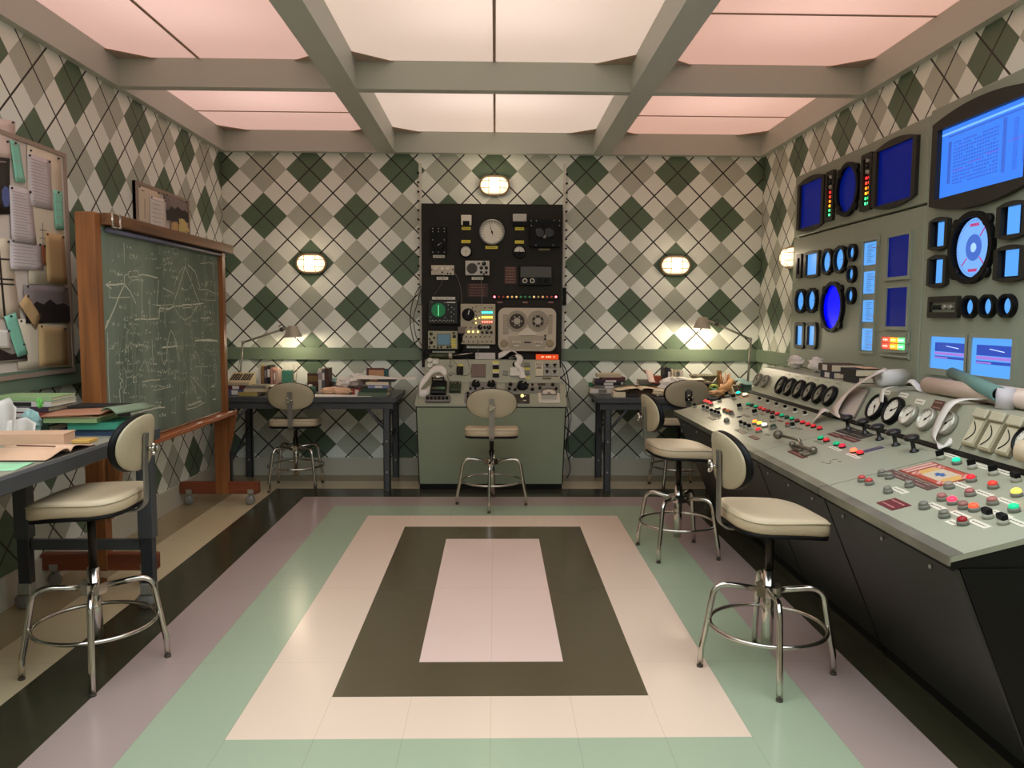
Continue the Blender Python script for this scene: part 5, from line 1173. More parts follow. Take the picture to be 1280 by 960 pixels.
for _ in range(140):
    u = rnd.uniform(Yn+.1, Yf-.15); v = rnd.uniform(.8, 1.85); a = rnd.choice((PI/2, PI/2, PI/2, .1, 1.1)); l = rnd.uniform(.05, .3); stroke(chf, [(u, v), (u+l*math.cos(a)*.5, min(1.88, v+l*math.sin(a)))], rnd.uniform(.003, .02))
chm.build('chalk_drawing', mat('chalk_white', (206, 206, 184), .9), cb)
chf.build('chalk_smear', mat('chalk_faint', (128, 138, 118), .9), cb)
for pt, lab in (((655, 741), 'piece of white chalk on chalkboard tray, nearest the stool'), ((850, 682), 'piece of white chalk at middle of chalkboard tray'), ((1015, 628), 'piece of white chalk near far end of chalkboard tray')):
    p = at(*H2(*pt), 'z', .73); y = min(p.y, Yf-.06); solo('chalk_stick', MB().tube([(-1.99, y-.04, .7285), (-1.985, y+.04, .7285)], .0058, 8), mat('chalk_pink_white', (226, 206, 196), .9), lab, 'chalk', 'sticks of chalk on the tray')

# ================================================================= PIN BOARDS
def pinboard(lab, y0, y1, z0, z1, w_=.022):
    t = thing('pin_board', lab, 'pin board', (-2.41, (y0+y1)/2, z0))
    MB(S_LEFT.M).box((y0, z0, -.024), (y1, z1, -.004)).build('panel', mat('pin_panel', (214, 200, 188), .8), t)
    MB(S_LEFT.M).ring([(y0,z0), (y1,z0), (y1,z1), (y0,z1)], [(y0+w_,z0+w_), (y1-w_,z0+w_), (y1-w_,z1-w_), (y0+w_,z1-w_)], -.024, .006).build('frame', mat('pin_frame_brown', (160, 138, 122), .5), t)
    return t
pinboard('large pin board full of papers on the left wall', 3.3, 4.57, 1.13, 2.35)
zb2 = at(170, 275, 'x', -2.4)
pinboard('small pin board on left wall above the chalkboard', 5.44, 6.36, 1.75, 2.352)
PB = Z(0, 180, 3.2); S = S_LEFT
PINM = mat('dark_pin', (30, 26, 24), .4)
def paper(pts, m, lab, n=0, lines=0, cat='paper', name='pinned_paper', pic=None, group='papers pinned to the left wall boards'):
    P = [S.px(*PB(*p)) for p in pts]; e = .0016+.0022*n
    cx = sum(p[0] for p in P)/4; cy = sum(p[1] for p in P)/4; c = S.M @ V((cx, min(p[1] for p in P), e))
    t = thing(name, lab, cat, c, group=group)
    # sheet bowing slightly off the board at its lower edge
    f = lambda a, b: (lambda q: (q[0], q[1], e+.004*b*b*(1 if n else .3)))(tuple((P[0][i]*(1-a)+P[1][i]*a)*(1-b)+(P[3][i]*(1-a)+P[2][i]*a)*b for i in (0, 1)))
    sh = MB(S.M).sheet(f, 4, 6, .0008); s = sh.build('sheet', m, t)
    if lines:
        b = MB(S.M)
        for k in range(lines):
            bb = .1+.8*k/max(1, lines-1); a0, a1 = .1, rnd.uniform(.6, .92); p, q = f(a0, bb), f(a1, bb); b.add([(p[0], p[1], p[2]+.0008), (q[0], q[1], q[2]+.0008), (q[0], q[1]+.0035, q[2]+.0008), (p[0], p[1]+.0035, p[2]+.0008)], [(0,1,2,3)], None, False)
        b.build('print', mat('faint_grey_print', (168, 156, 150), .8), t)
    if pic: pic(f, t)
    for a in ((.08, .92) if abs(P[1][0]-P[0][0]) > .1 else (.5,)): p = f(a, .04); MB(S.M).ball((p[0], p[1], p[2]+.004), .006, None, 8).build('pin', PINM, t)
    return t
LIL = mat('lilac_grey_paper', (204, 190, 190), .8); TEAL = mat('teal_paper', (136, 200, 174), .8); MAN = mat('manila_paper', (196, 160, 112), .8); CRM = mat('cream_board_paper', (220, 204, 180), .8)
DARK = mat('dark_photo', (44, 34, 32), .5); HAZE = mat('photo_sky_grey', (132, 118, 116), .6)
def poly_pic(shapes):
    def g(f, t):
        for i, (pp, m) in enumerate(shapes):
            b = MB(S.M); q = [f(a, b_) for a, b_ in pp]; b.add([(x, y, z+.001+.0002*i) for x, y, z in q], [tuple(range(len(q)))], None, False); b.build('picture', m, t)
    return g
mount = [(0,1), (0,.55), (.1,.62), (.25,.42), (.4,.5), (.55,.35), (.7,.5), (.85,.45), (1,.55), (1,1)]
pipe = [([(x, .0), (x+.05, .0), (x+.05, 1), (x, 1)], DARK) for x in (.2, .62)]+[([(.1, y), (.95, y), (.95, y+.02), (.1, y+.02)], DARK) for y in (.25, .5, .56)]
paper([(-120,-40), (38,-20), (38,280), (-120,290)], DARK, 'dark photo with a blue disc at left edge of the large pin board', 0, pic=poly_pic([([(.78,.68), (.86,.62), (.97,.66), (1,.78), (.95,.9), (.84,.9), (.78,.8)], mat('photo_blue', (84, 96, 150), .5)), ([(.1,.3), (.9,.3), (.9,.32), (.1,.32)], HAZE)]))
paper([(-100,-120), (60,-90), (60,60), (-100,40)], PINKP, 'pinkish sheet at the top left of the large pin board', 0)
paper([(108,0), (240,40), (262,560), (112,560)], CRM, 'large cream backing sheet along right side of the large pin board', 0, pic=poly_pic([([(.3,.6), (.5,.6), (.5,.605), (.3,.605)], DARK), ([(.3,.66), (.5,.66), (.5,.665), (.3,.665)], DARK), ([(.38,.55), (.4,.55), (.4,.9), (.38,.9)], HAZE)]))
paper([(35,-20), (72,0), (95,155), (55,150)], TEAL, 'teal note at top of the large pin board', 2, 3)
paper([(105,35), (200,65), (205,265), (118,245)], LIL, 'lilac-grey typed sheet, upper right on the large pin board', 1, 14)
paper([(35,380), (165,400), (168,508), (35,500)], LIL, 'lilac typed sheet below the longer one, centre of the large pin board', 1, 8)
paper([(32,165), (120,185), (140,402), (40,388)], LIL, 'long lilac-grey typed sheet in centre of the large pin board', 2, 16)
paper([(208,182), (246,192), (250,345), (215,338)], TEAL, 'teal slip at right edge of the large pin board', 2, 5)
paper([(175,352), (250,365), (262,562), (180,552)], MAN, 'tall manila card pinned at right edge of the large pin board', 3)
paper([(160,404), (183,406), (186,485), (165,482)], mat('brown_slip', (140, 78, 46), .7), 'thin brown slip beside the tall manila card', 2)
paper([(-110,370), (40,378), (80,700), (-110,690)], CRM, 'drawing of pipes pinned at left edge of the large pin board', 0, pic=poly_pic(pipe))
paper([(90,562), (272,575), (276,712), (98,718)], HAZE, 'landscape photo of a dark mountain on the large pin board', 1, pic=poly_pic([(mount, DARK)]), cat='photo', name='pinned_photo')
paper([(60,700), (290,700), (290,890), (70,900)], CRM, 'cream sheet behind the manila envelope at bottom of the large pin board', 0)
paper([(150,722), (262,735), (265,882), (150,890)], MAN, 'large manila envelope at bottom right of the large pin board', 2)
paper([(100,600), (158,690), (135,742), (68,640)], MAN, 'slanting manila slip across the mountain photo', 3)
paper([(-40,742), (32,745), (35,818), (-40,815)], WHITE, 'small white note at lower left of the large pin board', 3)
paper([(12,690), (58,674), (105,840), (62,852)], TEAL, 'slanting teal note at bottom left of the large pin board', 2)
paper([(-60,790), (100,800), (105,866), (-60,880)], mat('sketch_grey', (150, 140, 130), .8), 'grey rocky sketch at the bottom of the large pin board', 1, pic=poly_pic([([(0,.5), (.3,.3), (.6,.6), (1,.4), (1,.9), (0,.9)], DARK)]))
PB = Z(0, 150, 4)
paper([(684,322), (800,360), (790,560), (690,520)], CRM, 'tan sketch sheet on small pin board above the chalkboard', 0, pic=poly_pic([([(.15,.1), (.3,.1), (.3,.12), (.15,.12)], DARK), ([(.3,.3), (.32,.3), (.32,.8), (.3,.8)], DARK)]))
paper([(818,366), (936,408), (938,515), (830,500)], HAZE, 'photo of a dark mountain on small pin board', 1, pic=poly_pic([(mount, DARK)]), cat='photo', name='pinned_photo')
paper([(745,378), (825,400), (825,560), (745,540)], WHITE, 'white typed sheet on small pin board', 2, 7)
paper([(852,505), (890,515), (892,565), (850,560)], MAN, 'small tan note peeping over the chalkboard, left of the torn one', 2)
paper([(890,487), (920,500), (942,560), (888,570)], mat('yellow_note', (206, 184, 120), .8), 'torn yellow note at lower right of small pin board', 3)

# ================================================================= DESKS
def desk_back(lab, x0, x1, legs, brace_side):
    y0, y1, zt = 6.49, 7.17, .79; t = thing('workbench', lab, 'desk', ((x0+x1)/2, (y0+y1)/2, 0))
    MB().bbox((x0, y0, zt-.045), (x1, y1, zt), .004).build('desk_top', DKSTEEL, t)
    MB().box((x0+.03, y0+.03, zt-.10), (x1-.03, y0+.055, zt-.045)).box((x0+.03, y1-.055, zt-.10), (x1-.03, y1-.03, zt-.045)).build('apron', DKSTEEL, t)
    for lx in legs:
        for ly in (y0+.035, y1-.075):
            l = MB().box((lx-.028, ly, 0), (lx+.028, ly+.006, zt-.045)).box((lx-.028, ly, 0), (lx-.022, ly+.05, zt-.045)).box((lx+.022, ly, 0), (lx+.028, ly+.05, zt-.045)).build('leg', DKSTEEL, t)
            b = MB()
            for z in (.16, .42): b.cyl(.008, 0, .006, 8, Matrix.Translation((lx, ly, z)) @ Matrix.Rotation(PI/2, 4, 'X'))
            b.build('bolt', STEEL, l)
        ym = y0+.06; b = MB(); b.tube([(lx, ym, .20), (lx, y1-.06, .45)], .012, 6).tube([(lx, ym+.0, .55), (lx, y1-.06, .74)], .012, 6); b.build('side_brace', DKSTEEL, t)
        s = 1 if lx < (x0+x1)/2 else -1
        MB().tube([(lx, y0+.045, .50), (lx+s*.20, y0+.045, .735)], .012, 6).build('brace', DKSTEEL, t)
    return t
desk_back('dark grey steel desk at the back wall between chalkboard and central console', -2.35, -.80, (-2.2, -.885), 1)
desk_back('dark grey steel desk at the back wall right of the central console', .86, 2.30, (.955, 2.2), -1)
wb = thing('workbench', 'dark grey workbench on castors along the left wall, littered with open books', 'desk', (-2.03, 3.0, 0)); ZT = .905
MB().bbox((-2.39, 1.7, ZT-.065), (-1.655, 3.95, ZT-.004), .006).build('frame', DKSTEEL, wb)
MB().box((-2.385, 1.705, ZT-.004), (-1.675, 3.945, ZT)).build('desk_top', mat('worn_bench_top', (150, 142, 126), .5, noise=.1, nscale=5), wb)
for y in (3.87, 1.9):
    for x, wd in ((-2.30, .05), (-1.70, .05)):
        l = MB().bbox((x-.036, y-.03, .36), (x+.036, y+.03, ZT-.065), .003).build('leg', DKSTEEL, wb)
        MB().bbox((x-.029, y-.024, .13), (x+.029, y+.024, .37), .003).build('leg_extension', mat('leg_navy', (42, 44, 50), .4), l)
        MB().bbox((x-.036, y-.03, .075), (x+.03, y+.03, .135), .006).build('castor_fork', STEEL, l)
        MB(Matrix.Translation((x-.02, y, .042)) @ Matrix.Rotation(PI/2, 4, 'X')).lathe([(.012, -.022), (.036, -.018), (.042, -.008), (.042, .008), (.036, .018), (.012, .022)], 20).build('castor_wheel', RUBBER, wb)
    MB().bbox((-2.265, y-.014, .30), (-1.735, y+.014, .352), .002).build('cross_bar', DKSTEEL, wb)

# ================================================================= DESK LAMPS
def desk_lamp(lab, base, elbow, neck, head, sgn, glow_s):
    t = thing('desk_lamp', lab, 'lamp', base); c = MB(); B0 = V(base)
    c.lathe([(.075, 0), (.075, .012), (.06, .018), (.018, .022)], 24, Matrix.Translation(B0)).build('base', STEEL, t)
    a = MB(); e = V(elbow); a.tube([B0+V((0,0,.02)), e], .007, 8).tube([B0+V((.014*sgn,0,.1)), e+V((.012*sgn,0,-.01))], .003, 6).build('lower_arm', mat('lamp_arm_steel', (150, 146, 132), .35, .6), t)
    n = V(neck); a = MB(); a.tube([e, n], .009, 8).ball(tuple(e), .016, None, 10); a.build('upper_arm', mat('lamp_arm_steel', (150, 146, 132), .35, .6), t)
    j = MB(); j.ball(tuple(n), .02, None, 10).tube([n+V((0,0,.0)), n+V((-.02*sgn,0,.03)), n+V((.0,0,.045)), n+V((.025*sgn,0,.025))], .005, 6); j.build('joint', mat('lamp_joint', (84, 80, 70), .4, .5), t)
    h = V(head); M = Matrix.Translation(h) @ Matrix.Rotation(0.06*sgn, 4, 'Y')
    hd = MB().lathe([(.078, -.045), (.042, .048), (.036, .055), (.030, .05), (.037, .044), (.074, -.044), (.078, -.045)], 32, M)
    hd.f = hd.f[:-2]; hd.m = hd.m[:-2]; hd.sm = hd.sm[:-2]
    hd.cyl(.036, .044, .054, 24, M); hd.tube([h+V((0,0,.04)), n], .01, 8)
    hd.build('lamp_shade', mat('lamp_shade_grey', (176, 168, 152), .4, .3), t)
    MB().ball(tuple(h+V((0,0,-.005))), .026, None, 14).build('bulb', LAMPCORE if glow_s > 1 else glow((255, 240, 210), 2.0), t)
    MB().tube([h+V((-.03*sgn,0,-.05)), h+V((-.03*sgn,0,-.085))], .003, 6).build('switch_stem', STEEL, t)
    l = bpy.data.lights.new('desk_lamp_light', 'POINT'); l.energy = DESK_LAMP_W*glow_s; l.color = (1, .86, .62); l.shadow_soft_size = .02
    o = bpy.data.objects.new('desk_lamp_light', l); col.objects.link(o); o.location = h+V((0,0,-.045))
yl = 6.98
desk_lamp('grey articulated lamp at left end of the desk beside the chalkboard', (at(303,470,'x',-2.24).x, yl, .79), tuple(at(304,428,'y',yl)), tuple(at(352,412,'y',yl)), tuple(at(366,415,'y',yl)), -1, .8)
yl = 6.92
desk_lamp('pale articulated lamp reaching left from the right corner desk', (at(934,470,'y',yl).x, yl, .79), tuple(at(938,424,'y',yl)), tuple(at(896,405,'y',yl)), tuple(at(878,404,'y',yl)), 1, 1.9)

# ================================================================= BOOKS, PAPERS, SMALL THINGS
def book(lab, loc, w_, d, h, cover, rz=0.0, group=None, upright=False, pages=PAGES, cat='book', label_strip=None):
    """flat book: w_ along x (spine side faces -y when rz = 0), d deep, h thick; upright: spine faces -y, h tall"""
    t = thing('book', lab, cat, loc, rz, group); M = WM[t.name]; c = .003 if h > .015 else .0015
    cv = MB(M); pg = MB(M)
    if upright:
        cv.box((-w_/2, 0, 0), (-w_/2+c, d, h)).box((w_/2-c, 0, 0), (w_/2, d, h)).bbox((-w_/2, -.003, 0), (w_/2, .002, h), .0008); pg.box((-w_/2+c, .002, .003), (w_/2-c, d-.004, h-.004))
    else:
        cv.box((-w_/2, 0, 0), (w_/2, d, c)).box((-w_/2, 0, h-c), (w_/2, d, h)).bbox((-w_/2, -.003, 0), (w_/2, .002, h), .0008); pg.box((-w_/2+.003, .002, c), (w_/2-.003, d-.004, h-c))
    cv.build('cover', cover, t); pg.build('pages', pages, t)
    if label_strip:
        b = MB(M)
        if upright: b.box((-w_/2+.002, -.0042, h*.55), (w_/2-.002, -.003, h*.85))
        else: b.box((-w_*.15, -.0042, h*.12), (w_*.2, -.003, h*.88))
        b.build('spine_label', label_strip, t)
    return t
def pageside(lab, loc, w_, d, h, cover, rz=0.0, group=None, pages=PAGES):
    """flat book whose page edge faces the viewer (spine away)"""
    return book(lab, (loc[0]-d*math.sin(rz+PI)*1.0*0+0, loc[1]+0, loc[2]), w_, d, h, cover, rz, group, pages=pages)
def open_book(lab, loc, w_, d, rz=0.0, m=PINKP, cover=BLACK, lift=.02, group=None, name='open_book', cat='book'):
    t = thing(name, lab, cat, loc, rz, group); M = WM[t.name]
    for s in (-1, 1):
        f = lambda a, b: (s*w_/2*a, d*b-d/2, .004+lift*math.sin(PI*min(1, a*1.15)**.55)*(1-.35*a)+.001)
        MB(M).sheet(f, 10, 2, .003).build('page', m, t)
    MB(M).box((-w_/2-.004, -d/2-.004, 0), (w_/2+.004, d/2+.004, .003)).build('cover', cover, t); return t
def crumple(lab, c, r, m=WHITE, seed=1, sq=(1,1,.6), cat='paper', name='crumpled_paper', group=None):
    R_ = random.Random(seed); vs = []; n, k = 9, 12
    for i in range(1, n):
        for j in range(k):
            a, b = PI*i/n, 2*PI*j/k+.2*(i % 2); q = r*R_.uniform(.68, 1.12); vs.append((c[0]+q*sq[0]*math.sin(a)*math.cos(b), c[1]+q*sq[1]*math.sin(a)*math.sin(b), c[2]+r*sq[2]+min(q, r)*sq[2]*math.cos(a)))
    m0 = len(vs); vs += [(c[0], c[1], c[2]+2*r*sq[2]), (c[0], c[1], c[2])]; fs = []
    for i in range(n-2):
        for j in range(k): l = (j+1) % k; fs.append((i*k+j, (i+1)*k+j, (i+1)*k+l, i*k+l))
    for j in range(k): l = (j+1) % k; fs += [(m0, j, l), (m0+1, (n-2)*k+l, (n-2)*k+j)]
    z0 = min(v[2] for v in vs); vs = [(x, y, max(z, c[2])) for x, y, z in vs]
    return solo(name, MB().add(vs, fs, None, False), m, lab, cat, group)
def curl(lab, base, w_, h_, m=WHITE, rz=0.0, bend=1.0, name='curled_paper', cat='paper', group=None):
    """a stiff sheet standing in an S curl"""
    M = Matrix.Translation(base) @ Matrix.Rotation(rz, 4, 'Z')
    f = lambda a, b: (w_*(a-.5), .06*bend*math.sin(PI*1.4*a)+.03*b, h_*b*(1-.35*abs(a-.45))+.001)
    return solo(name, MB().sheet(f, 14, 6, .0012, M), m, lab, cat, group)
def flat(lab, loc, w_, d, m=WHITE, rz=0.0, name='sheet_of_paper', cat='paper', group=None, th=.0015, wave=.004):
    M = Matrix.Translation(loc) @ Matrix.Rotation(rz, 4, 'Z'); f = lambda a, b: (w_*(a-.5), d*(b-.5), th*.5+wave*(math.sin(3*a+1)*math.sin(2.2*b))**2)
    return solo(name, MB().sheet(f, 8, 5, th, M), m, lab, cat, group)
def bx_(name, lab, a, b, m, cat='box', group=None, r=.003): return solo(name, MB().bbox(a, b, r), m, lab, cat, group)
C_ = lambda n, c: mat(n, c, .6)
GREENB = C_('green_cloth', (70, 104, 74)); TEALB = C_('teal_cloth', (60, 150, 124)); BLUEB = C_('navy_blue_cloth', (56, 78, 110)); LGREEN = C_('light_green_cloth', (148, 176, 122)); BRNB = C_('brown_board', (168, 116, 88))
PURB = C_('plum_cloth', (66, 48, 60)); DGB = C_('dark_green_cloth', (44, 64, 46)); REDB = C_('brick_red_cloth', (140, 58, 44)); NAVY = C_('navy_cloth', (34, 38, 60)); DBRN = C_('dark_brown_leather', (74, 46, 32)); KRAFT = C_('kraft_paper', (196, 150, 100)); OCHRE = C_('ochre_pad', (208, 164, 84)); PEACH = C_('peach_paper', (222, 180, 148)); BLKB = C_('black_cloth', (30, 26, 26)); GREYB = C_('grey_cloth', (120, 116, 104)); LBLU = C_('pale_teal_paper', (150, 184, 180))
Q1 = Z(0, 470, 5.333)
def lz(x, y, z=ZT): return at(*Q1(x, y), 'z', z)
# --- left workbench (z = .885)
def flatpx(lab, xl, xr, yb, z0, h, d, cover, rz=0.0, pages=PAGES, strip=None, zb=ZT, group='books on the left workbench', Q=None):
    Q = Q or Q1; a = at(*Q(xl, yb), 'z', z0); b = at(*Q(xr, yb), 'z', z0); return book(lab, ((a.x+b.x)/2, (a.y+b.y)/2, z0), abs(b.x-a.x), d, h, cover, rz, group, pages=pages, label_strip=strip)
# reference depths: bench from x -2.39 to -1.69; the frame's left edge cuts at x ~ -0.64*y
yb_ = 3.50
def wb_(x, y, yy): p = at(*Q1(x, y), 'y', yy); return p
GL = 'books on the left workbench'
book('navy blue book, bottom of the stack by the chalkboard on left workbench', (-1.835, 3.62, ZT), .28, .22, .030, BLUEB, 0, GL, pages=BLUEB)
book('teal book lying on the navy one on left workbench', (-1.81, 3.60, ZT+.031), .225, .22, .032, TEALB, 0.02, GL, pages=TEALB)
book('light green book on the teal one on left workbench', (-1.90, 3.58, ZT+.064), .235, .22, .022, LGREEN, .03, GL, pages=LGREEN)
book('black book with white edge at the back of the stack by the chalkboard', (-1.91, 3.80, ZT), .24, .14, .115, BLKB, 0, GL, pages=BLKB)
t = thing('open_book', 'brown-covered book lying face down, one flap raised, on the light green book', 'book', (-1.87, 3.70, ZT+.088), 0, GL); M = WM[t.name]
MB(M).sheet(lambda a, b: (-.155+.27*a+.05*b, -.14+.26*b, .006+.012*a+.014*math.sin(PI*b)), 8, 6, .004).build('cover', BRNB, t)
MB(M).sheet(lambda a, b: (.115+.07*a+.05*b, -.14+.26*b, .019+.030*math.sin(PI*min(1, .15+a*.85))*(1-.2*b)), 10, 4, .004).build('raised_flap', C_('flap_green_grey', (118, 134, 108)), t)
MB(M).box((-.13, -.12, 0), (.10, .12, .005)).build('pages', PAGES, t)
st = [(.033, DGB, 'dark green book, bottom of tall stack at the wall on left workbench', .30, None), (.034, DGB, 'second dark green book up in the tall stack on left workbench', .28, None), (.026, REDB, 'brick red book in the tall stack on left workbench', .31, WHITE), (.024, PURB, 'plum book with pale label in the tall stack on left workbench', .30, WHITE), (.024, LILG if False else C_('pale_spine', (206, 196, 190)), 'pale-spined book high in the tall stack on left workbench', .32, BLKB), (.018, LGREEN, 'light green book on top of tall stack on left workbench', .31, None)]
z = ZT
for i, (h, c, lab, w_, ls) in enumerate(st):
    book(lab, (-2.205+(i % 3)*.006, 3.70, z), w_*.95, .22, h, c, rnd.uniform(-.04, .04), GL, label_strip=ls); z += h+.0015
crumple('light blue crumpled paper between the book stacks on left workbench', (-2.085, 3.60, ZT+.001), .052, LBLU, 3, (.9, .6, 1.2))
crumple('bright green crumpled tissue above the light blue paper on left workbench', (-2.045, 3.60, ZT+.127), .02, C_('leaf_green_tissue', (110, 190, 90)), 5, (.8, .7, 1.2))
curl('white paper sheet standing in a curl before the tall stack on left workbench', (-2.185, 3.55, ZT+.002), .15, .17, WHITE, .1)
curl('second, lower white curled sheet, right of the first on left workbench', (-2.08, 3.50, ZT+.002), .15, .09, WHITE, -.05, .5)
bx_('box', 'orange-brown box at left edge of the workbench view, behind the curled papers', (-2.38, 3.56, ZT), (-2.27, 3.66, ZT+.055), C_('orange_brown_box', (150, 84, 44)))
book('thick peach-paged closed book behind the large open book on left workbench', (-1.99, 3.36, ZT), .34, .12, .045, PEACH, .10, GL, pages=PEACH)
bx_('notepad', 'ochre notepad beside the thick peach book', (-1.80, 3.39, ZT), (-1.725, 3.47, ZT+.016), OCHRE, 'notepad')
open_book('large open book with peach pages at front of left workbench', (-1.815, 3.16, ZT), .37, .27, PI/2, PEACH, BLKB, .022, GL)
flat('pale green sheet at front left of the workbench', (-1.80, 2.86, ZT+.001), .22, .16, C_('mint_paper', (160, 214, 168)), .1)
bx_('pen_case', 'small teal case at the left edge of the picture on the workbench', (-1.78, 2.66, ZT), (-1.69, 2.70, ZT+.022), C_('teal_plastic', (40, 140, 130)), 'pen case')
p0, p1 = at(*Q1(112, 463), 'z', ZT+.034), at(*Q1(368, 470), 'z', ZT+.034); solo('pencil', MB().tube([p0, p1], .003, 6), MAROON, 'reddish pencil lying on the large open book', 'pencil')

# --- left back desk (z = .79)
ZD = .79; L2 = Z(280, 430, 10.667); L3 = Z(390, 430, 10.667)
def up(Q, xl, xr, yt, yb, yy, lab, cover, d=.16, strip=None, group='upright books on the back desks', z0=None, pages=PAGES):
    a = at(*Q(xl, (yt+yb)/2), 'y', yy); b = at(*Q(xr, (yt+yb)/2), 'y', yy); top = at(*Q((xl+xr)/2, yt), 'y', yy).z; z0 = ZD if z0 is None else z0
    return book(lab, ((a.x+b.x)/2, yy, z0), max(.008, b.x-a.x-.001), d, max(.04, top-z0), cover, 0, group, True, pages, label_strip=strip)
def fl(Q, xl, xr, yt, yb, yy, z0, lab, cover, d=.18, group='books lying on the back desks', strip=None, pages=PAGES, rz=0.0):
    a = at(*Q(xl, yb), 'y', yy); b = at(*Q(xr, yb), 'y', yy); h = abs(at(*Q((xl+xr)/2, yt), 'y', yy).z-at(*Q((xl+xr)/2, yb), 'y', yy).z)
    book(lab, ((a.x+b.x)/2, yy, z0), b.x-a.x, d, h, cover, rz, group, pages=pages, label_strip=strip); return z0+h+.001
LD = 'left back desk'
WB = C_('white_cloth', (214, 206, 192)); LILB = C_('lilac_grey_cloth', (156, 142, 146)); PINKB = C_('dusty_pink_cloth', (190, 140, 124)); TANB = C_('tan_cloth', (140, 108, 66))
y = 6.98
for a in ((458, 492, 345, 'white upright book, leftmost on '+LD, WB, None), (496, 536, 300, 'brown upright book beside the white one on '+LD, TANB, None), (540, 574, 300, 'dark plum upright book with lilac label on '+LD, PURB, LILB), (578, 618, 285, 'black upright book with white label on '+LD, BLKB, WHITE), (622, 655, 320, 'dusty pink upright book on '+LD, PINKB, None), (659, 692, 345, 'white-labelled pink upright book on '+LD, PINKB, WHITE), (695, 720, 350, 'thin pale pink upright book, rightmost of left group on '+LD, C_('pale_pink_cloth', (206, 170, 156)), None)):
    up(L2, a[0], a[1], a[2], 560, y, a[3], a[4], strip=a[5])
crumple('yellowish flower-like crumpled tissue tucked above the upright books on '+LD, tuple(at(*L2(515, 298), 'y', 7.06)), .016, C_('straw', (190, 178, 110)), 9)
zc = ZD
p = at(*L2(60, 740), 'z', ZD)
zc = fl(L2, 20, 262, 655, 735, 6.60, ZD, 'blue-grey book under the calculator on '+LD, C_('slate_blue_cloth', (84, 92, 128)), strip=WHITE)
zc = fl(L2, 25, 282, 598, 650, 6.60, zc, 'dark red and white book under the calculator on '+LD, MAROON, strip=WHITE)
def calculator(lab, x0, x1, y0, y1, z):
    t = thing('calculator', lab, 'calculator', ((x0+x1)/2, (y0+y1)/2, z)); b = MB()
    b.add([(x0,y0,z),(x1,y0,z),(x1,y1,z),(x0,y1,z),(x0,y0,z+.025),(x1,y0,z+.025),(x1,y1,z+.095),(x0,y1,z+.095)], [(0,3,2,1),(4,5,6,7),(0,1,5,4),(1,2,6,5),(2,3,7,6),(3,0,4,7)], None, False); b.build('case', C_('calculator_ivory', (196, 180, 146)), t)
    k = MB(); sl = .07/(y1-y0)
    for i in range(8):
        for j in range(4):
            xx = x0+(x1-x0)*(.08+.115*i+(.03 if i > 3 else 0)); yy = y0+(y1-y0)*(.2+.17*j); zz = z+.025+sl*(yy-y0); k.box((xx, yy, zz), (xx+(x1-x0)*.07, yy+(y1-y0)*.12, zz+.012))
    k.build('keys', mat('calculator_keys', (66, 60, 48), .5), t); return t
p0, p1 = at(*L2(40, 580), 'y', 6.62), at(*L2(335, 580), 'y', 6.62); calculator('ivory calculating machine on books at left end of the left back desk', p0.x, p1.x, 6.62, 6.80, zc)
zc = fl(L2, 195, 440, 690, 740, 6.56, ZD, 'mustard-edged flat book, bottom of small stack on '+LD, C_('mustard_cloth', (170, 150, 80)), rz=.02)
zc = fl(L2, 265, 540, 648, 692, 6.58, zc, 'cream flat book in the middle of small stack on '+LD, C_('cream_cloth', (200, 184, 152)), strip=None)
zc = fl(L2, 290, 560, 610, 645, 6.60, zc, 'thin grey book on top of small stack on '+LD, GREYB)
crumple('small crumpled white paper beside the small book stack on '+LD, tuple(at(*L2(450, 590), 'y', 6.80)*1.0), .03, WHITE, 4)
def rest(lab, fn, Q, x, y_, z, *a, **k):
    p = at(*Q(x, y_), 'z', z); return fn(lab, (p.x, p.y, z), *a, **k)
open_book('open book in front of the upright books on '+LD, (at(*L2(585, 570), 'y', 6.80).x, 6.80, ZD+.045), .26, .17, 0, WHITE, GREYB, .02)
bx_('book_block', 'low stack of bound papers under the open book on '+LD, (at(*L2(490, 570), 'y', 6.80).x, 6.72, ZD), (at(*L2(690, 570), 'y', 6.80).x, 6.88, ZD+.044), PAGES, 'paper stack')
open_book('second open book, right of the first, on '+LD, (at(*L2(860, 570), 'y', 6.82).x, 6.82, ZD+.04), .30, .18, 0, WHITE, GREYB, .02)
bx_('book_block', 'low stack of papers under the second open book on '+LD, (at(*L2(770, 570), 'y', 6.82).x, 6.75, ZD), (at(*L2(960, 570), 'y', 6.82).x, 6.9, ZD+.039), PAGES, 'paper stack')
t = thing('pencil_box', 'teal box holding pencils and brushes on left back desk', 'box', (at(*L2(832, 480), 'y', 7.0).x, 7.0, ZD))
a0, a1, zt = at(*L2(770, 480), 'y', 6.96).x, at(*L2(895, 480), 'y', 6.96).x, at(*L2(830, 358), 'y', 6.96).z
MB().ring([(a0, 6.96), (a1, 6.96), (a1, 7.06), (a0, 7.06)], [(a0+.006, 6.966), (a1-.006, 6.966), (a1-.006, 7.054), (a0+.006, 7.054)], ZD, zt).box((a0, 6.96, ZD), (a1, 7.06, ZD+.01)).build('case', C_('teal_card', (70, 140, 118)), t)
for i in range(5):
    x = a0+.02+.02*i; MB().tube([(x, 7.01, ZD+.012), (x+.012*(i-2), 7.0+.01*i, zt+.05+.012*(i % 3))], .003, 6).build('brush', C_('brush_white', (220, 214, 196)) if i < 3 else C_('brush_tan', (170, 140, 100)), t)
up(L2, 1112, 1256, 388, 640, 6.98, 'dark brown book with patterned front standing on '+LD, DBRN, .04, mat('brass_pattern', (120, 92, 50), .5))
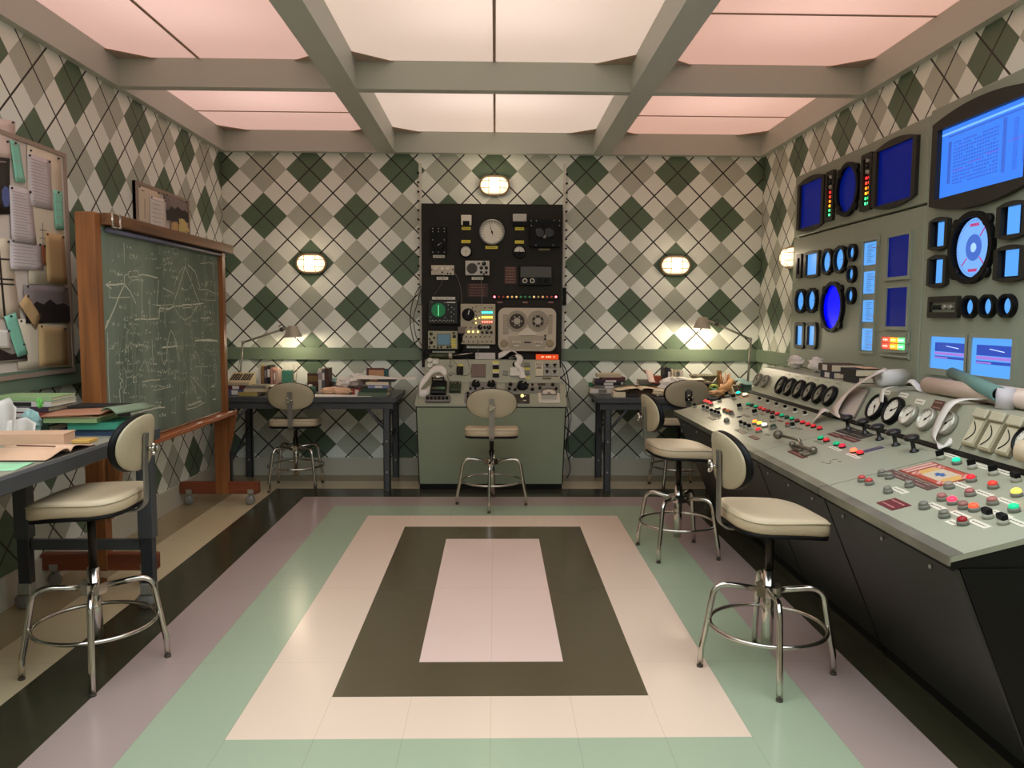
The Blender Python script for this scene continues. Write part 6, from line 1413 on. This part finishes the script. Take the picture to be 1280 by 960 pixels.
bx_('tissue_box', 'small teal tissue box with white tissue on left back desk', (at(*L2(1100, 600), 'y', 6.72).x, 6.72, ZD), (at(*L2(1200, 600), 'y', 6.72).x, 6.80, at(*L2(1150, 575), 'y', 6.72).z), C_('teal_card_dark', (60, 110, 90)))
crumple('white tissue poking out of the small teal box on '+LD, tuple(at(*L2(1150, 572), 'y', 6.76)), .02, WHITE, 2)
bx_('ink_bottle', 'small black ink bottle between the open books and the brown book', (at(*L2(1028, 600), 'y', 6.78).x, 6.78, ZD), (at(*L2(1095, 600), 'y', 6.78).x, 6.84, ZD+.075), MBLACK, 'bottle', r=.012)
for a in ((84, 130, 330, 'white upright ring binder on '+LD, WB, LILB), (134, 170, 340, 'slate upright binder with white label on '+LD, C_('slate_cloth', (92, 96, 100)), WHITE), (174, 220, 325, 'dark brown upright book, right of the two binders on '+LD, DBRN, None)):
    up(L3, a[0], a[1], a[2], 650, 6.86, a[3], a[4], strip=a[5])
bx_('box', 'small brown box behind the binders on left back desk', (at(*L3(205, 540), 'y', 7.0).x, 7.0, ZD), (at(*L3(275, 540), 'y', 7.0).x, 7.08, at(*L3(240, 482), 'y', 7.0).z), C_('brown_card', (120, 70, 48)))
bx_('box', 'long pale grey box under the folded blue paper on '+LD, (at(*L3(280, 540), 'y', 7.0).x, 7.0, ZD), (at(*L3(490, 540), 'y', 7.0).x, 7.1, ZD+.085), GREYB)
flat('folded pale blue paper lying on the grey box on '+LD, (at(*L3(395, 470), 'y', 7.02).x, 7.04, ZD+.087), .22, .12, LBLU, .05, wave=.035)
flat('large white sheet lying across front of '+LD, (at(*L3(-40, 700), 'z', ZD).x, 6.62, ZD+.001), .42, .20, WHITE, -.1, wave=.006)
flat('white sheet under the crumpled papers on '+LD, (at(*L3(420, 715), 'z', ZD).x, 6.60, ZD+.001), .42, .16, WHITE, .08, wave=.008)
for i, (x, yy, dz, m, lab) in enumerate(((250, 6.70, .02, PEACH, 'peach crumpled sheet, leftmost of the heap on '), (330, 6.76, .03, PINKP, 'pinkish crumpled sheet in the heap on '), (400, 6.68, .02, PEACH, 'peach folded sheet in front of the heap on '))):
    p = at(*L3(x, 640), 'y', yy); crumple(lab+LD, (p.x, yy, ZD+.002), .07, m, 20+i, (1.3, .8, .45))
crumple('large crumpled white paper on the heap on '+LD, (at(*L3(420, 600), 'y', 6.72).x, 6.74, ZD+.055), .062, WHITE, 31, (1.2, .8, .8))
crumple('larger crumpled white paper ball right of the heap on '+LD, (at(*L3(600, 560), 'y', 6.80).x, 6.84, ZD+.03), .085, WHITE, 32, (1.3, .9, .85))
fl(L3, 525, 665, 612, 690, 6.68, ZD, 'brick red book beside the heap of paper on '+LD, REDB, strip=WHITE)
a0, a1 = at(*L3(725, 400), 'y', 7.06).x, at(*L3(960, 400), 'y', 7.06).x; zt = at(*L3(840, 322), 'y', 7.06).z
t = thing('picture_folder', 'maroon folder with peach front leaning upright at right end of left back desk', 'folder', ((a0+a1)/2, 7.06, ZD)); MB().bbox((a0, 7.06, ZD), (a1, 7.10, zt), .003).build('folder', MAROON, t); MB().box((a0+.022, 7.056, ZD+.02), (a1, 7.0605, zt-.016)).build('front_sheet', C_('peach_card', (206, 154, 112)), t)
up(L3, 962, 1015, 330, 500, 7.06, 'teal upright book beside the peach folder on '+LD, C_('deep_teal_cloth', (50, 92, 92)), .05)
z = fl(L3, 612, 1005, 690, 742, 6.56, ZD, 'green book with cream pages at bottom of right stack on '+LD, C_('sage_cloth', (92, 108, 84)), .22, pages=CREAM)
z = fl(L3, 650, 1010, 640, 688, 6.58, z, 'dark green book second in right stack on '+LD, DGB, .22, pages=CREAM)
z = fl(L3, 745, 1020, 600, 640, 6.60, z, 'blue-spined book third in right stack on '+LD, C_('lilac_blue_cloth', (130, 134, 170)), .2, strip=WHITE)
z = fl(L3, 720, 1020, 560, 598, 6.62, z, 'cream paper pad fourth in right stack on '+LD, CREAM, .2)
z = fl(L3, 870, 1100, 530, 560, 6.64, z, 'black notebook on top of right stack on '+LD, BLKB, .2)
flat('wide open white sheet draped over right stack on '+LD, (at(*L3(990, 520), 'y', 6.72).x, 6.74, z+.002), .50, .20, WHITE, .03, wave=.02)

# --- right back desk
R4 = Z(720, 430, 10.667); R5 = Z(820, 430, 9.143); RDk = 'right back desk'
a0, a1 = at(*R4(115, 640), 'y', 6.75).x, at(*R4(245, 640), 'y', 6.75).x
bx_('file_tray', 'green file tray at left end of right back desk', (.863, 7.07, ZD), (.965, 7.165, ZD+.075), C_('file_green', (58, 112, 78)), 'tray')
z = ZD
for (xl, xr, yt, yb, lab, c, s) in ((190, 500, 655, 715, 'white catalogued book, bottom of the leftmost stack on ', WB, GREYB), (265, 600, 612, 655, 'grey book second in the leftmost stack on ', GREYB, WHITE), (245, 600, 572, 610, 'black book with white label third in the leftmost stack on ', BLKB, WHITE), (250, 655, 538, 572, 'plum book fourth in the leftmost stack on ', PURB, WHITE), (340, 660, 508, 538, 'dark red book fifth in the leftmost stack on ', MAROON, None), (285, 600, 462, 508, 'cream book on top of the leftmost stack on ', C_('cream_cloth', (200, 184, 152)), None)):
    z = fl(R4, xl, xr, yt, yb, 6.90, z, lab+RDk, c, .16, strip=s)
z = fl(R4, 650, 900, 575, 640, 6.84, ZD, 'dark brown book behind the open book on '+RDk, DBRN, .2)
fl(R4, 660, 905, 545, 572, 6.86, z, 'tan-edged brown book on the dark brown one on '+RDk, C_('walnut_cloth', (104, 72, 46)), .2)
z = fl(R4, 910, 1110, 585, 640, 6.84, ZD, 'red-brown book beside the dark brown one on '+RDk, REDB, .2)
fl(R4, 920, 1105, 545, 582, 6.86, z, 'worn red-brown book on top of its twin on '+RDk, C_('rust_cloth', (112, 62, 44)), .2)
z = fl(R4, 500, 660, 665, 730, 6.56, ZD, 'small cream book standing low at front of '+RDk, CREAM, .14)
fl(R4, 660, 830, 680, 720, 6.56, ZD, 'small dark book under the open book on '+RDk, BLKB, .14)
open_book('open book with cream pages on right back desk', (at(*R4(840, 650), 'y', 6.68).x, 6.70, ZD+.05), .42, .2, .05, CREAM, DBRN, .02)
bx_('book_block', 'thick closed volume under the open book on right back desk', (at(*R4(680, 650), 'y', 6.7).x, 6.64, ZD), (at(*R4(980, 650), 'y', 6.7).x, 6.78, ZD+.049), C_('walnut_cloth', (104, 72, 46)), 'book')
z = fl(R4, 860, 1180, 500, 560, 7.0, ZD+.0, 'white book with teal spine at bottom of the back stack on '+RDk, WB, .12)
z = fl(R4, 865, 1180, 455, 500, 7.0, z, 'green book in the middle of the back stack on '+RDk, C_('bottle_green_cloth', (54, 96, 76)), .12)
z = fl(R4, 840, 1010, 400, 455, 7.0, z, 'grey book on top left of the back stack on '+RDk, GREYB, .12)
a0, a1 = at(*R4(1030, 400), 'y', 7.0).x, at(*R4(1140, 400), 'y', 7.0).x; bz = ZD+at(*R4(1080, 455), 'y', 7.0).z-at(*R4(1080, 560), 'y', 7.0).z+.004
bx_('box', 'orange-red box on the back stack on right back desk', (a0, 7.0, bz), (a1, 7.09, bz+.072), C_('orange_red_card', (170, 78, 44)))
ribbon('paper_curl', 'pinkish strip of paper curling down from the back stack on '+RDk, [tuple(at(*R4(900, 365), 'y', 6.98)), tuple(at(*R4(960, 350), 'y', 6.95)), tuple(at(*R4(985, 430), 'y', 6.93)), tuple(at(*R4(1020, 510), 'y', 6.9)), (at(*R4(1080, 560), 'y', 6.86).x, 6.86, ZD+.1)], (.9, .3, -.15), .07, PINKP)
for (Q, xl, xr, yt, lab, c, s) in ((R4, 1176, 1218, 312, 'black upright binder, leftmost on ', BLKB, None), (R4, 1222, 1262, 318, 'navy upright binder with white label on ', NAVY, WHITE), (R5, 176, 200, 290, 'thin cream upright book beside the navy binder on ', CREAM, None), (R5, 204, 232, 300, 'cream upright folder, second beyond the navy binder on ', PAGES, None), (R5, 238, 264, 320, 'grey upright folder with dark clip on ', GREYB, None), (R5, 270, 310, 300, 'white upright folder, rightmost of the row on ', WB, None)):
    up(Q, xl, xr, yt, 560 if Q is R4 else 480, 6.96, lab+RDk, c, strip=s)
crumple('heap of white paper tape in front of the upright binders on '+RDk, (at(*R5(180, 540), 'y', 6.72).x+.02, 6.74, ZD+.002), .10, WHITE, 41, (1.5, .8, .8))
crumple('crumpled cream paper with a hole at front of '+RDk, (at(*R4(1100, 690), 'y', 6.6).x, 6.60, ZD+.002), .05, CREAM, 42, (1.2, .8, .7))
flat('white sheet hanging over books behind the stool on '+RDk, (at(*R5(400, 460), 'y', 6.8).x, 6.84, ZD+.13), .22, .14, WHITE, .1, wave=.02)
bx_('box', 'grey box holding up the white sheet behind the stool on '+RDk, (at(*R5(310, 460), 'y', 6.8).x, 6.79, ZD), (at(*R5(470, 460), 'y', 6.8).x, 6.91, ZD+.128), GREYB)
p = at(*R5(545, 370), 'y', 6.98)
t = thing('glass_bowl', 'clear shallow glass bowl behind the black tray on right back desk', 'bowl', (p.x, 7.0, ZD)); M = Matrix.Translation((p.x, 7.0, ZD))
MB().lathe([(.05, 0), (.055, .008), (.085, .10), (.125, .155), (.128, .157), (.124, .159), (.080, .104), (.050, .014), (.03, .010)], 32, M).build('bowl', mat('frosted_glass', (200, 192, 170), .15, trans=.75), t)
a0, a1 = at(*R5(482, 480), 'y', 6.76).x, at(*R5(605, 480), 'y', 6.76).x
t = thing('index_tray', 'black tray of index cards on right back desk', 'tray', ((a0+a1)/2, 6.8, ZD)); MB().bbox((a0, 6.76, ZD), (a1, 6.86, ZD+.10), .004).build('tray', MBLACK, t)
for i in range(5): MB().box((a0+.01+.026*i, 6.77, ZD+.10), (a0+.022+.026*i, 6.85, ZD+.112+.004*(i % 2))).build('card', C_('card_grey', (150, 140, 118)), t)
solo('tape_roll', MB().lathe([(.024, -.02), (.045, -.02), (.045, .02), (.024, .02), (.024, -.02)], 24, Matrix.Translation((at(*R5(665, 470), 'y', 6.84).x, 6.84, ZD+.045)) @ Matrix.Rotation(PI/2, 4, 'X')), C_('lime_tape', (190, 200, 100)), 'lime yellow roll standing beside the black index tray', 'tape')
a0, a1 = at(*R5(645, 530), 'y', 6.72).x, at(*R5(725, 530), 'y', 6.72).x; bx_('box', 'small teal box beside the brown bottle on right back desk', (a0, 6.72, ZD), (a1, 6.78, ZD+.06), C_('teal_card', (70, 140, 118)))
up(R5, 712, 750, 305, 480, 6.94, 'tall narrow brown book with cream top on '+RDk, TANB, .06)
t = thing('pencil_pot', 'cream pot full of brown sticks and pencils on right back desk', 'pot', (at(*R5(790, 460), 'y', 6.9).x, 6.9, ZD)); cx_ = at(*R5(790, 460), 'y', 6.9).x
MB().lathe([(.038, 0), (.042, .085), (.038, .085), (.034, .008)], 20, Matrix.Translation((cx_, 6.9, ZD))).build('pot', C_('pot_pink_cream', (206, 160, 130)), t)
for i in range(9): a = i*.7; MB().tube([(cx_+.015*math.cos(a), 6.9+.015*math.sin(a), ZD+.012), (cx_+.045*math.cos(a), 6.9+.03*math.sin(a), ZD+.15+.02*(i % 3))], .0042, 6).build('pencil', C_('stick_brown', (150, 84, 48)) if i % 2 else C_('stick_tan', (196, 150, 96)), t)
p = at(*R5(830, 510), 'y', 6.74); solo('paper_roll', MB().tube([(p.x-.09, 6.70, ZD+.035), (p.x+.01, 6.76, ZD+.075), (p.x+.045, 6.8, ZD+.11)], [.034, .036, .038], 18), KRAFT, 'rolled kraft paper leaning up at right of right back desk', 'paper roll')
crumple('crumpled kraft paper under the roll on '+RDk, (at(*R5(720, 570), 'y', 6.62).x, 6.62, ZD+.002), .06, KRAFT, 43, (1.5, .8, .5))
p0, p1 = at(*R5(885, 545), 'y', 6.66), at(*R5(1000, 545), 'y', 6.66); calculator('small grey calculator with white keys by the far end of the right console', p0.x, p1.x, 6.62, 6.74, ZD)
flat('folded teal paper by the far end of the right console on '+RDk, (at(*R5(1030, 440), 'y', 6.7).x+.04, 6.74, ZD+.102), .24, .16, LBLU, .5, wave=.05)
bx_('box', 'grey-green box under the folded teal paper on '+RDk, (at(*R5(990, 520), 'y', 6.72).x, 6.70, ZD), (at(*R5(1085, 520), 'y', 6.72).x, 6.82, ZD+.10), C_('grey_green_card', (100, 128, 112)))

# --- on top of the right console
ZS = 1.081; SB2 = Z(980, 300, 4.267)
def sh(Q, x, y_, xx): return at(*Q(x, y_), 'x', xx)
def shelf_book(lab, ya, yb, z, h, c, d=.17, x=2.17, s=None, pages=PAGES, rz=0.0):
    """lies on the console shelf, long side along the wall, pages towards the room"""
    t = thing('book', lab, 'book', (x, (ya+yb)/2, z), -PI/2+rz, 'books on top of the right console'); M = WM[t.name]; w_ = abs(yb-ya)
    MB(M).box((-w_/2, 0, 0), (w_/2, d, .003)).box((-w_/2, 0, h-.003), (w_/2, d, h)).box((-w_/2, d-.003, 0), (w_/2, d, h)).build('cover', c, t)
    MB(M).box((-w_/2+.004, .004, .003), (w_/2-.004, d-.003, h-.003)).build('pages', pages, t)
    if s: MB(M).box((-w_/2-.001, .02, .006), (-w_/2, .1, h-.006)).build('label', s, t)
    return z+h+.0015
def shelf_book(lab, px0, z, h, c, s=None, d=.185, w_=.20, pages=PAGES):
    y0 = at(px0, 465, 'x', 2.12).y; book(lab, (2.12, y0-w_/2, z), w_, d, h, c, -PI/2, 'books on top of the right console', pages=pages, label_strip=s); return z+h+.0015
z = shelf_book('dark blue book, lower of left pair on top of right console', 1026, ZS, .040, NAVY, WHITE); shelf_book('brown-black book, upper of left pair on top of right console', 1023, z, .046, DBRN, WHITE, d=.2)
z = shelf_book('dark book, lower of right pair on top of right console', 1055, ZS, .036, BLKB); z = shelf_book('black-bound book with cream pages, upper of right pair on top of right console', 1051, z, .042, BLKB, pages=CREAM, d=.19)
flat('small peach slip on top of the black-bound book on right console', (2.22, at(1051, 465, 'x', 2.12).y-.10, z+.001), .10, .14, PEACH, .2)
ya, yb = at(*SB2(5, 670), 'x', 2.2).y, at(*SB2(180, 660), 'x', 2.2).y
crumple('crumpled white paper at far end of the right console top', (2.25, ya-.08, ZS+.001), .085, WHITE, 51, (.6, 1.2, .6))
crumple('second crumpled white paper, beside the books on right console top', (2.24, yb+.12, ZS+.001), .085, WHITE, 52, (.6, 1.4, .65))
# big paper roll and its tail falling over the gauges
g1 = lambda x, y_, n, S_=S_RG, Q=K5: tuple(S_.M @ V(S_.px(*Q(x, y_))+(n,)))
pr_ = at(*SB2(575, 700), 'x', 2.22)
solo('paper_roll', MB().lathe([(.018, -.10), (.046, -.10), (.048, .10), (.018, .10), (.018, -.10)], 26, Matrix.Translation((2.22, pr_.y, ZS+.049)) @ Matrix.Rotation(.5, 4, 'Z') @ Matrix.Rotation(PI/2, 4, 'Y')), WHITE, 'roll of white paper above the clipboard on right console top', 'paper roll')
ribbon('paper_strip', 'wide white paper strip falling from the roll over the clipboard to the desk', [(2.2, pr_.y+.03, ZS+.099), g1(600, 10, .05), g1(440, 110, .035), g1(340, 230, .03), g1(310, 305, .02, S_RD), g1(230, 300, .06, S_RD), g1(120, 330, .012, S_RD)], [(.35, 1, 0), (.3, 1, -.1), (.3, 1, -.1), (.2, 1, 0), (.1, 1, 0), (.3, 1, 0), (.6, 1, .1)], .17, C_('strip_warm_white', (218, 202, 192)))
ribbon('paper_strip', 'narrow paper strip curling over the two large black gauges', [(2.27, at(1165, 478, 'x', 2.27).y, ZS+.02), (2.17, at(1140, 478, 'x', 2.2).y, ZS+.02), g1(870, 60, .05), g1(800, 100, .06), g1(760, 190, .045)], (0, 1, -.1), .045, WHITE)
ribbon('paper_strip', 'paper strip sliding down over the last round gauge to the desk', [(2.24, at(1240, 480, 'x', 2.24).y, ZS+.02), (2.17, at(1228, 484, 'x', 2.17).y, ZS+.025), g1(330, 440, .035, S_RG, K8), g1(200, 640, .03, S_RG, K8), g1(180, 735, .03, S_RD, K8), g1(240, 760, .02, S_RD, K8), g1(310, 715, .05, S_RD, K8)], [(0, 1, 0), (0, 1, 0), (0, 1, 0), (.1, 1, 0), (.4, 1, 0), (1, .3, .2), (.8, .2, .6)], .06, WHITE)
flat('white sheet folded beside the long paper rolls on right console top', (2.25, at(1155, 480, 'x', 2.25).y+.02, ZS+.001), .12, .12, WHITE, .2, wave=.06)
# long rolls on the shelf
def long_roll(lab, x, z, y0, y1, r, m, rise=0.0):
    t = thing('chart_roll', lab, 'paper roll', (x, (y0+y1)/2, z-r), group='long paper chart rolls on the right console'); pts = [(x, y0, z), (x, y1, z+rise)]
    d = (V(pts[1])-V(pts[0])); Ln = d.length; M = Matrix.Translation(pts[0]) @ d.to_track_quat('Z', 'Y').to_matrix().to_4x4()
    MB().lathe([(r, 0), (r, Ln), (r*.72, Ln), (r*.72, 0), (r, 0)], 22, M).build('roll', m, t)
    b = MB()
    k = .2
    while k < Ln-.1: b.ball((r*.78*-1, r*.62, k), .005, M, 8); k += .16
    b.build('punch_marks', MBLACK, t); return t
CHT = C_('chart_paper_pinkish', (222, 200, 184))
yr0, yr1 = 2.55, at(1160, 498, 'x', 2.22).y
long_roll('front long pinkish chart roll lying on top of the right console', 2.215, ZS+.042, yr0, yr1, .040, CHT)
long_roll('rear long pinkish chart roll lying against the screen wall', 2.305, ZS+.040, yr0, yr1-.05, .038, CHT)
p0, p1 = at(1190, 466, 'x', 2.30), at(1249, 493, 'x', 2.14)
t = thing('chart_roll', 'teal rolled chart lying slantwise across the pinkish rolls on right console', 'paper roll', ((p0.x+p1.x)/2, (p0.y+p1.y)/2, ZS+.08)); d = p1-p0; M = Matrix.Translation(p0) @ d.to_track_quat('Z', 'Y').to_matrix().to_4x4()
MB().lathe([(.027, 0), (.034, d.length), (.026, d.length), (.020, 0), (.027, 0)], 24, M).build('roll', C_('teal_chart', (104, 140, 132)), t)
px_ = at(1243, 503, 'x', 2.12); solo('paper_cup', MB().lathe([(.036, 0), (.036, .088), (.033, .088), (.033, .002)], 24, Matrix.Translation((2.185-.02, px_.y, ZS+.001))), mat('lilac_white_card', (206, 196, 200), .6), 'short white card tube standing under the teal roll on right console', 'tube')
flat('tan card lying at the near end of the right console top', (2.24, 2.75, ZS+.082), .10, .30, C_('tan_card', (190, 156, 108)), 0)
pe_ = at(1274, 584, 'x', 1.97); solo('paper_roll', MB().lathe([(.012, -.07), (.042, -.07), (.042, .07), (.012, .07), (.012, -.07)], 24, Matrix.Translation((2.0, pe_.y-.06, .97)) @ Matrix.Rotation(.35, 4, 'Z') @ Matrix.Rotation(PI/2, 4, 'X')), CREAM, 'cream roll of paper on gauge slope at the right edge of the picture', 'paper roll')
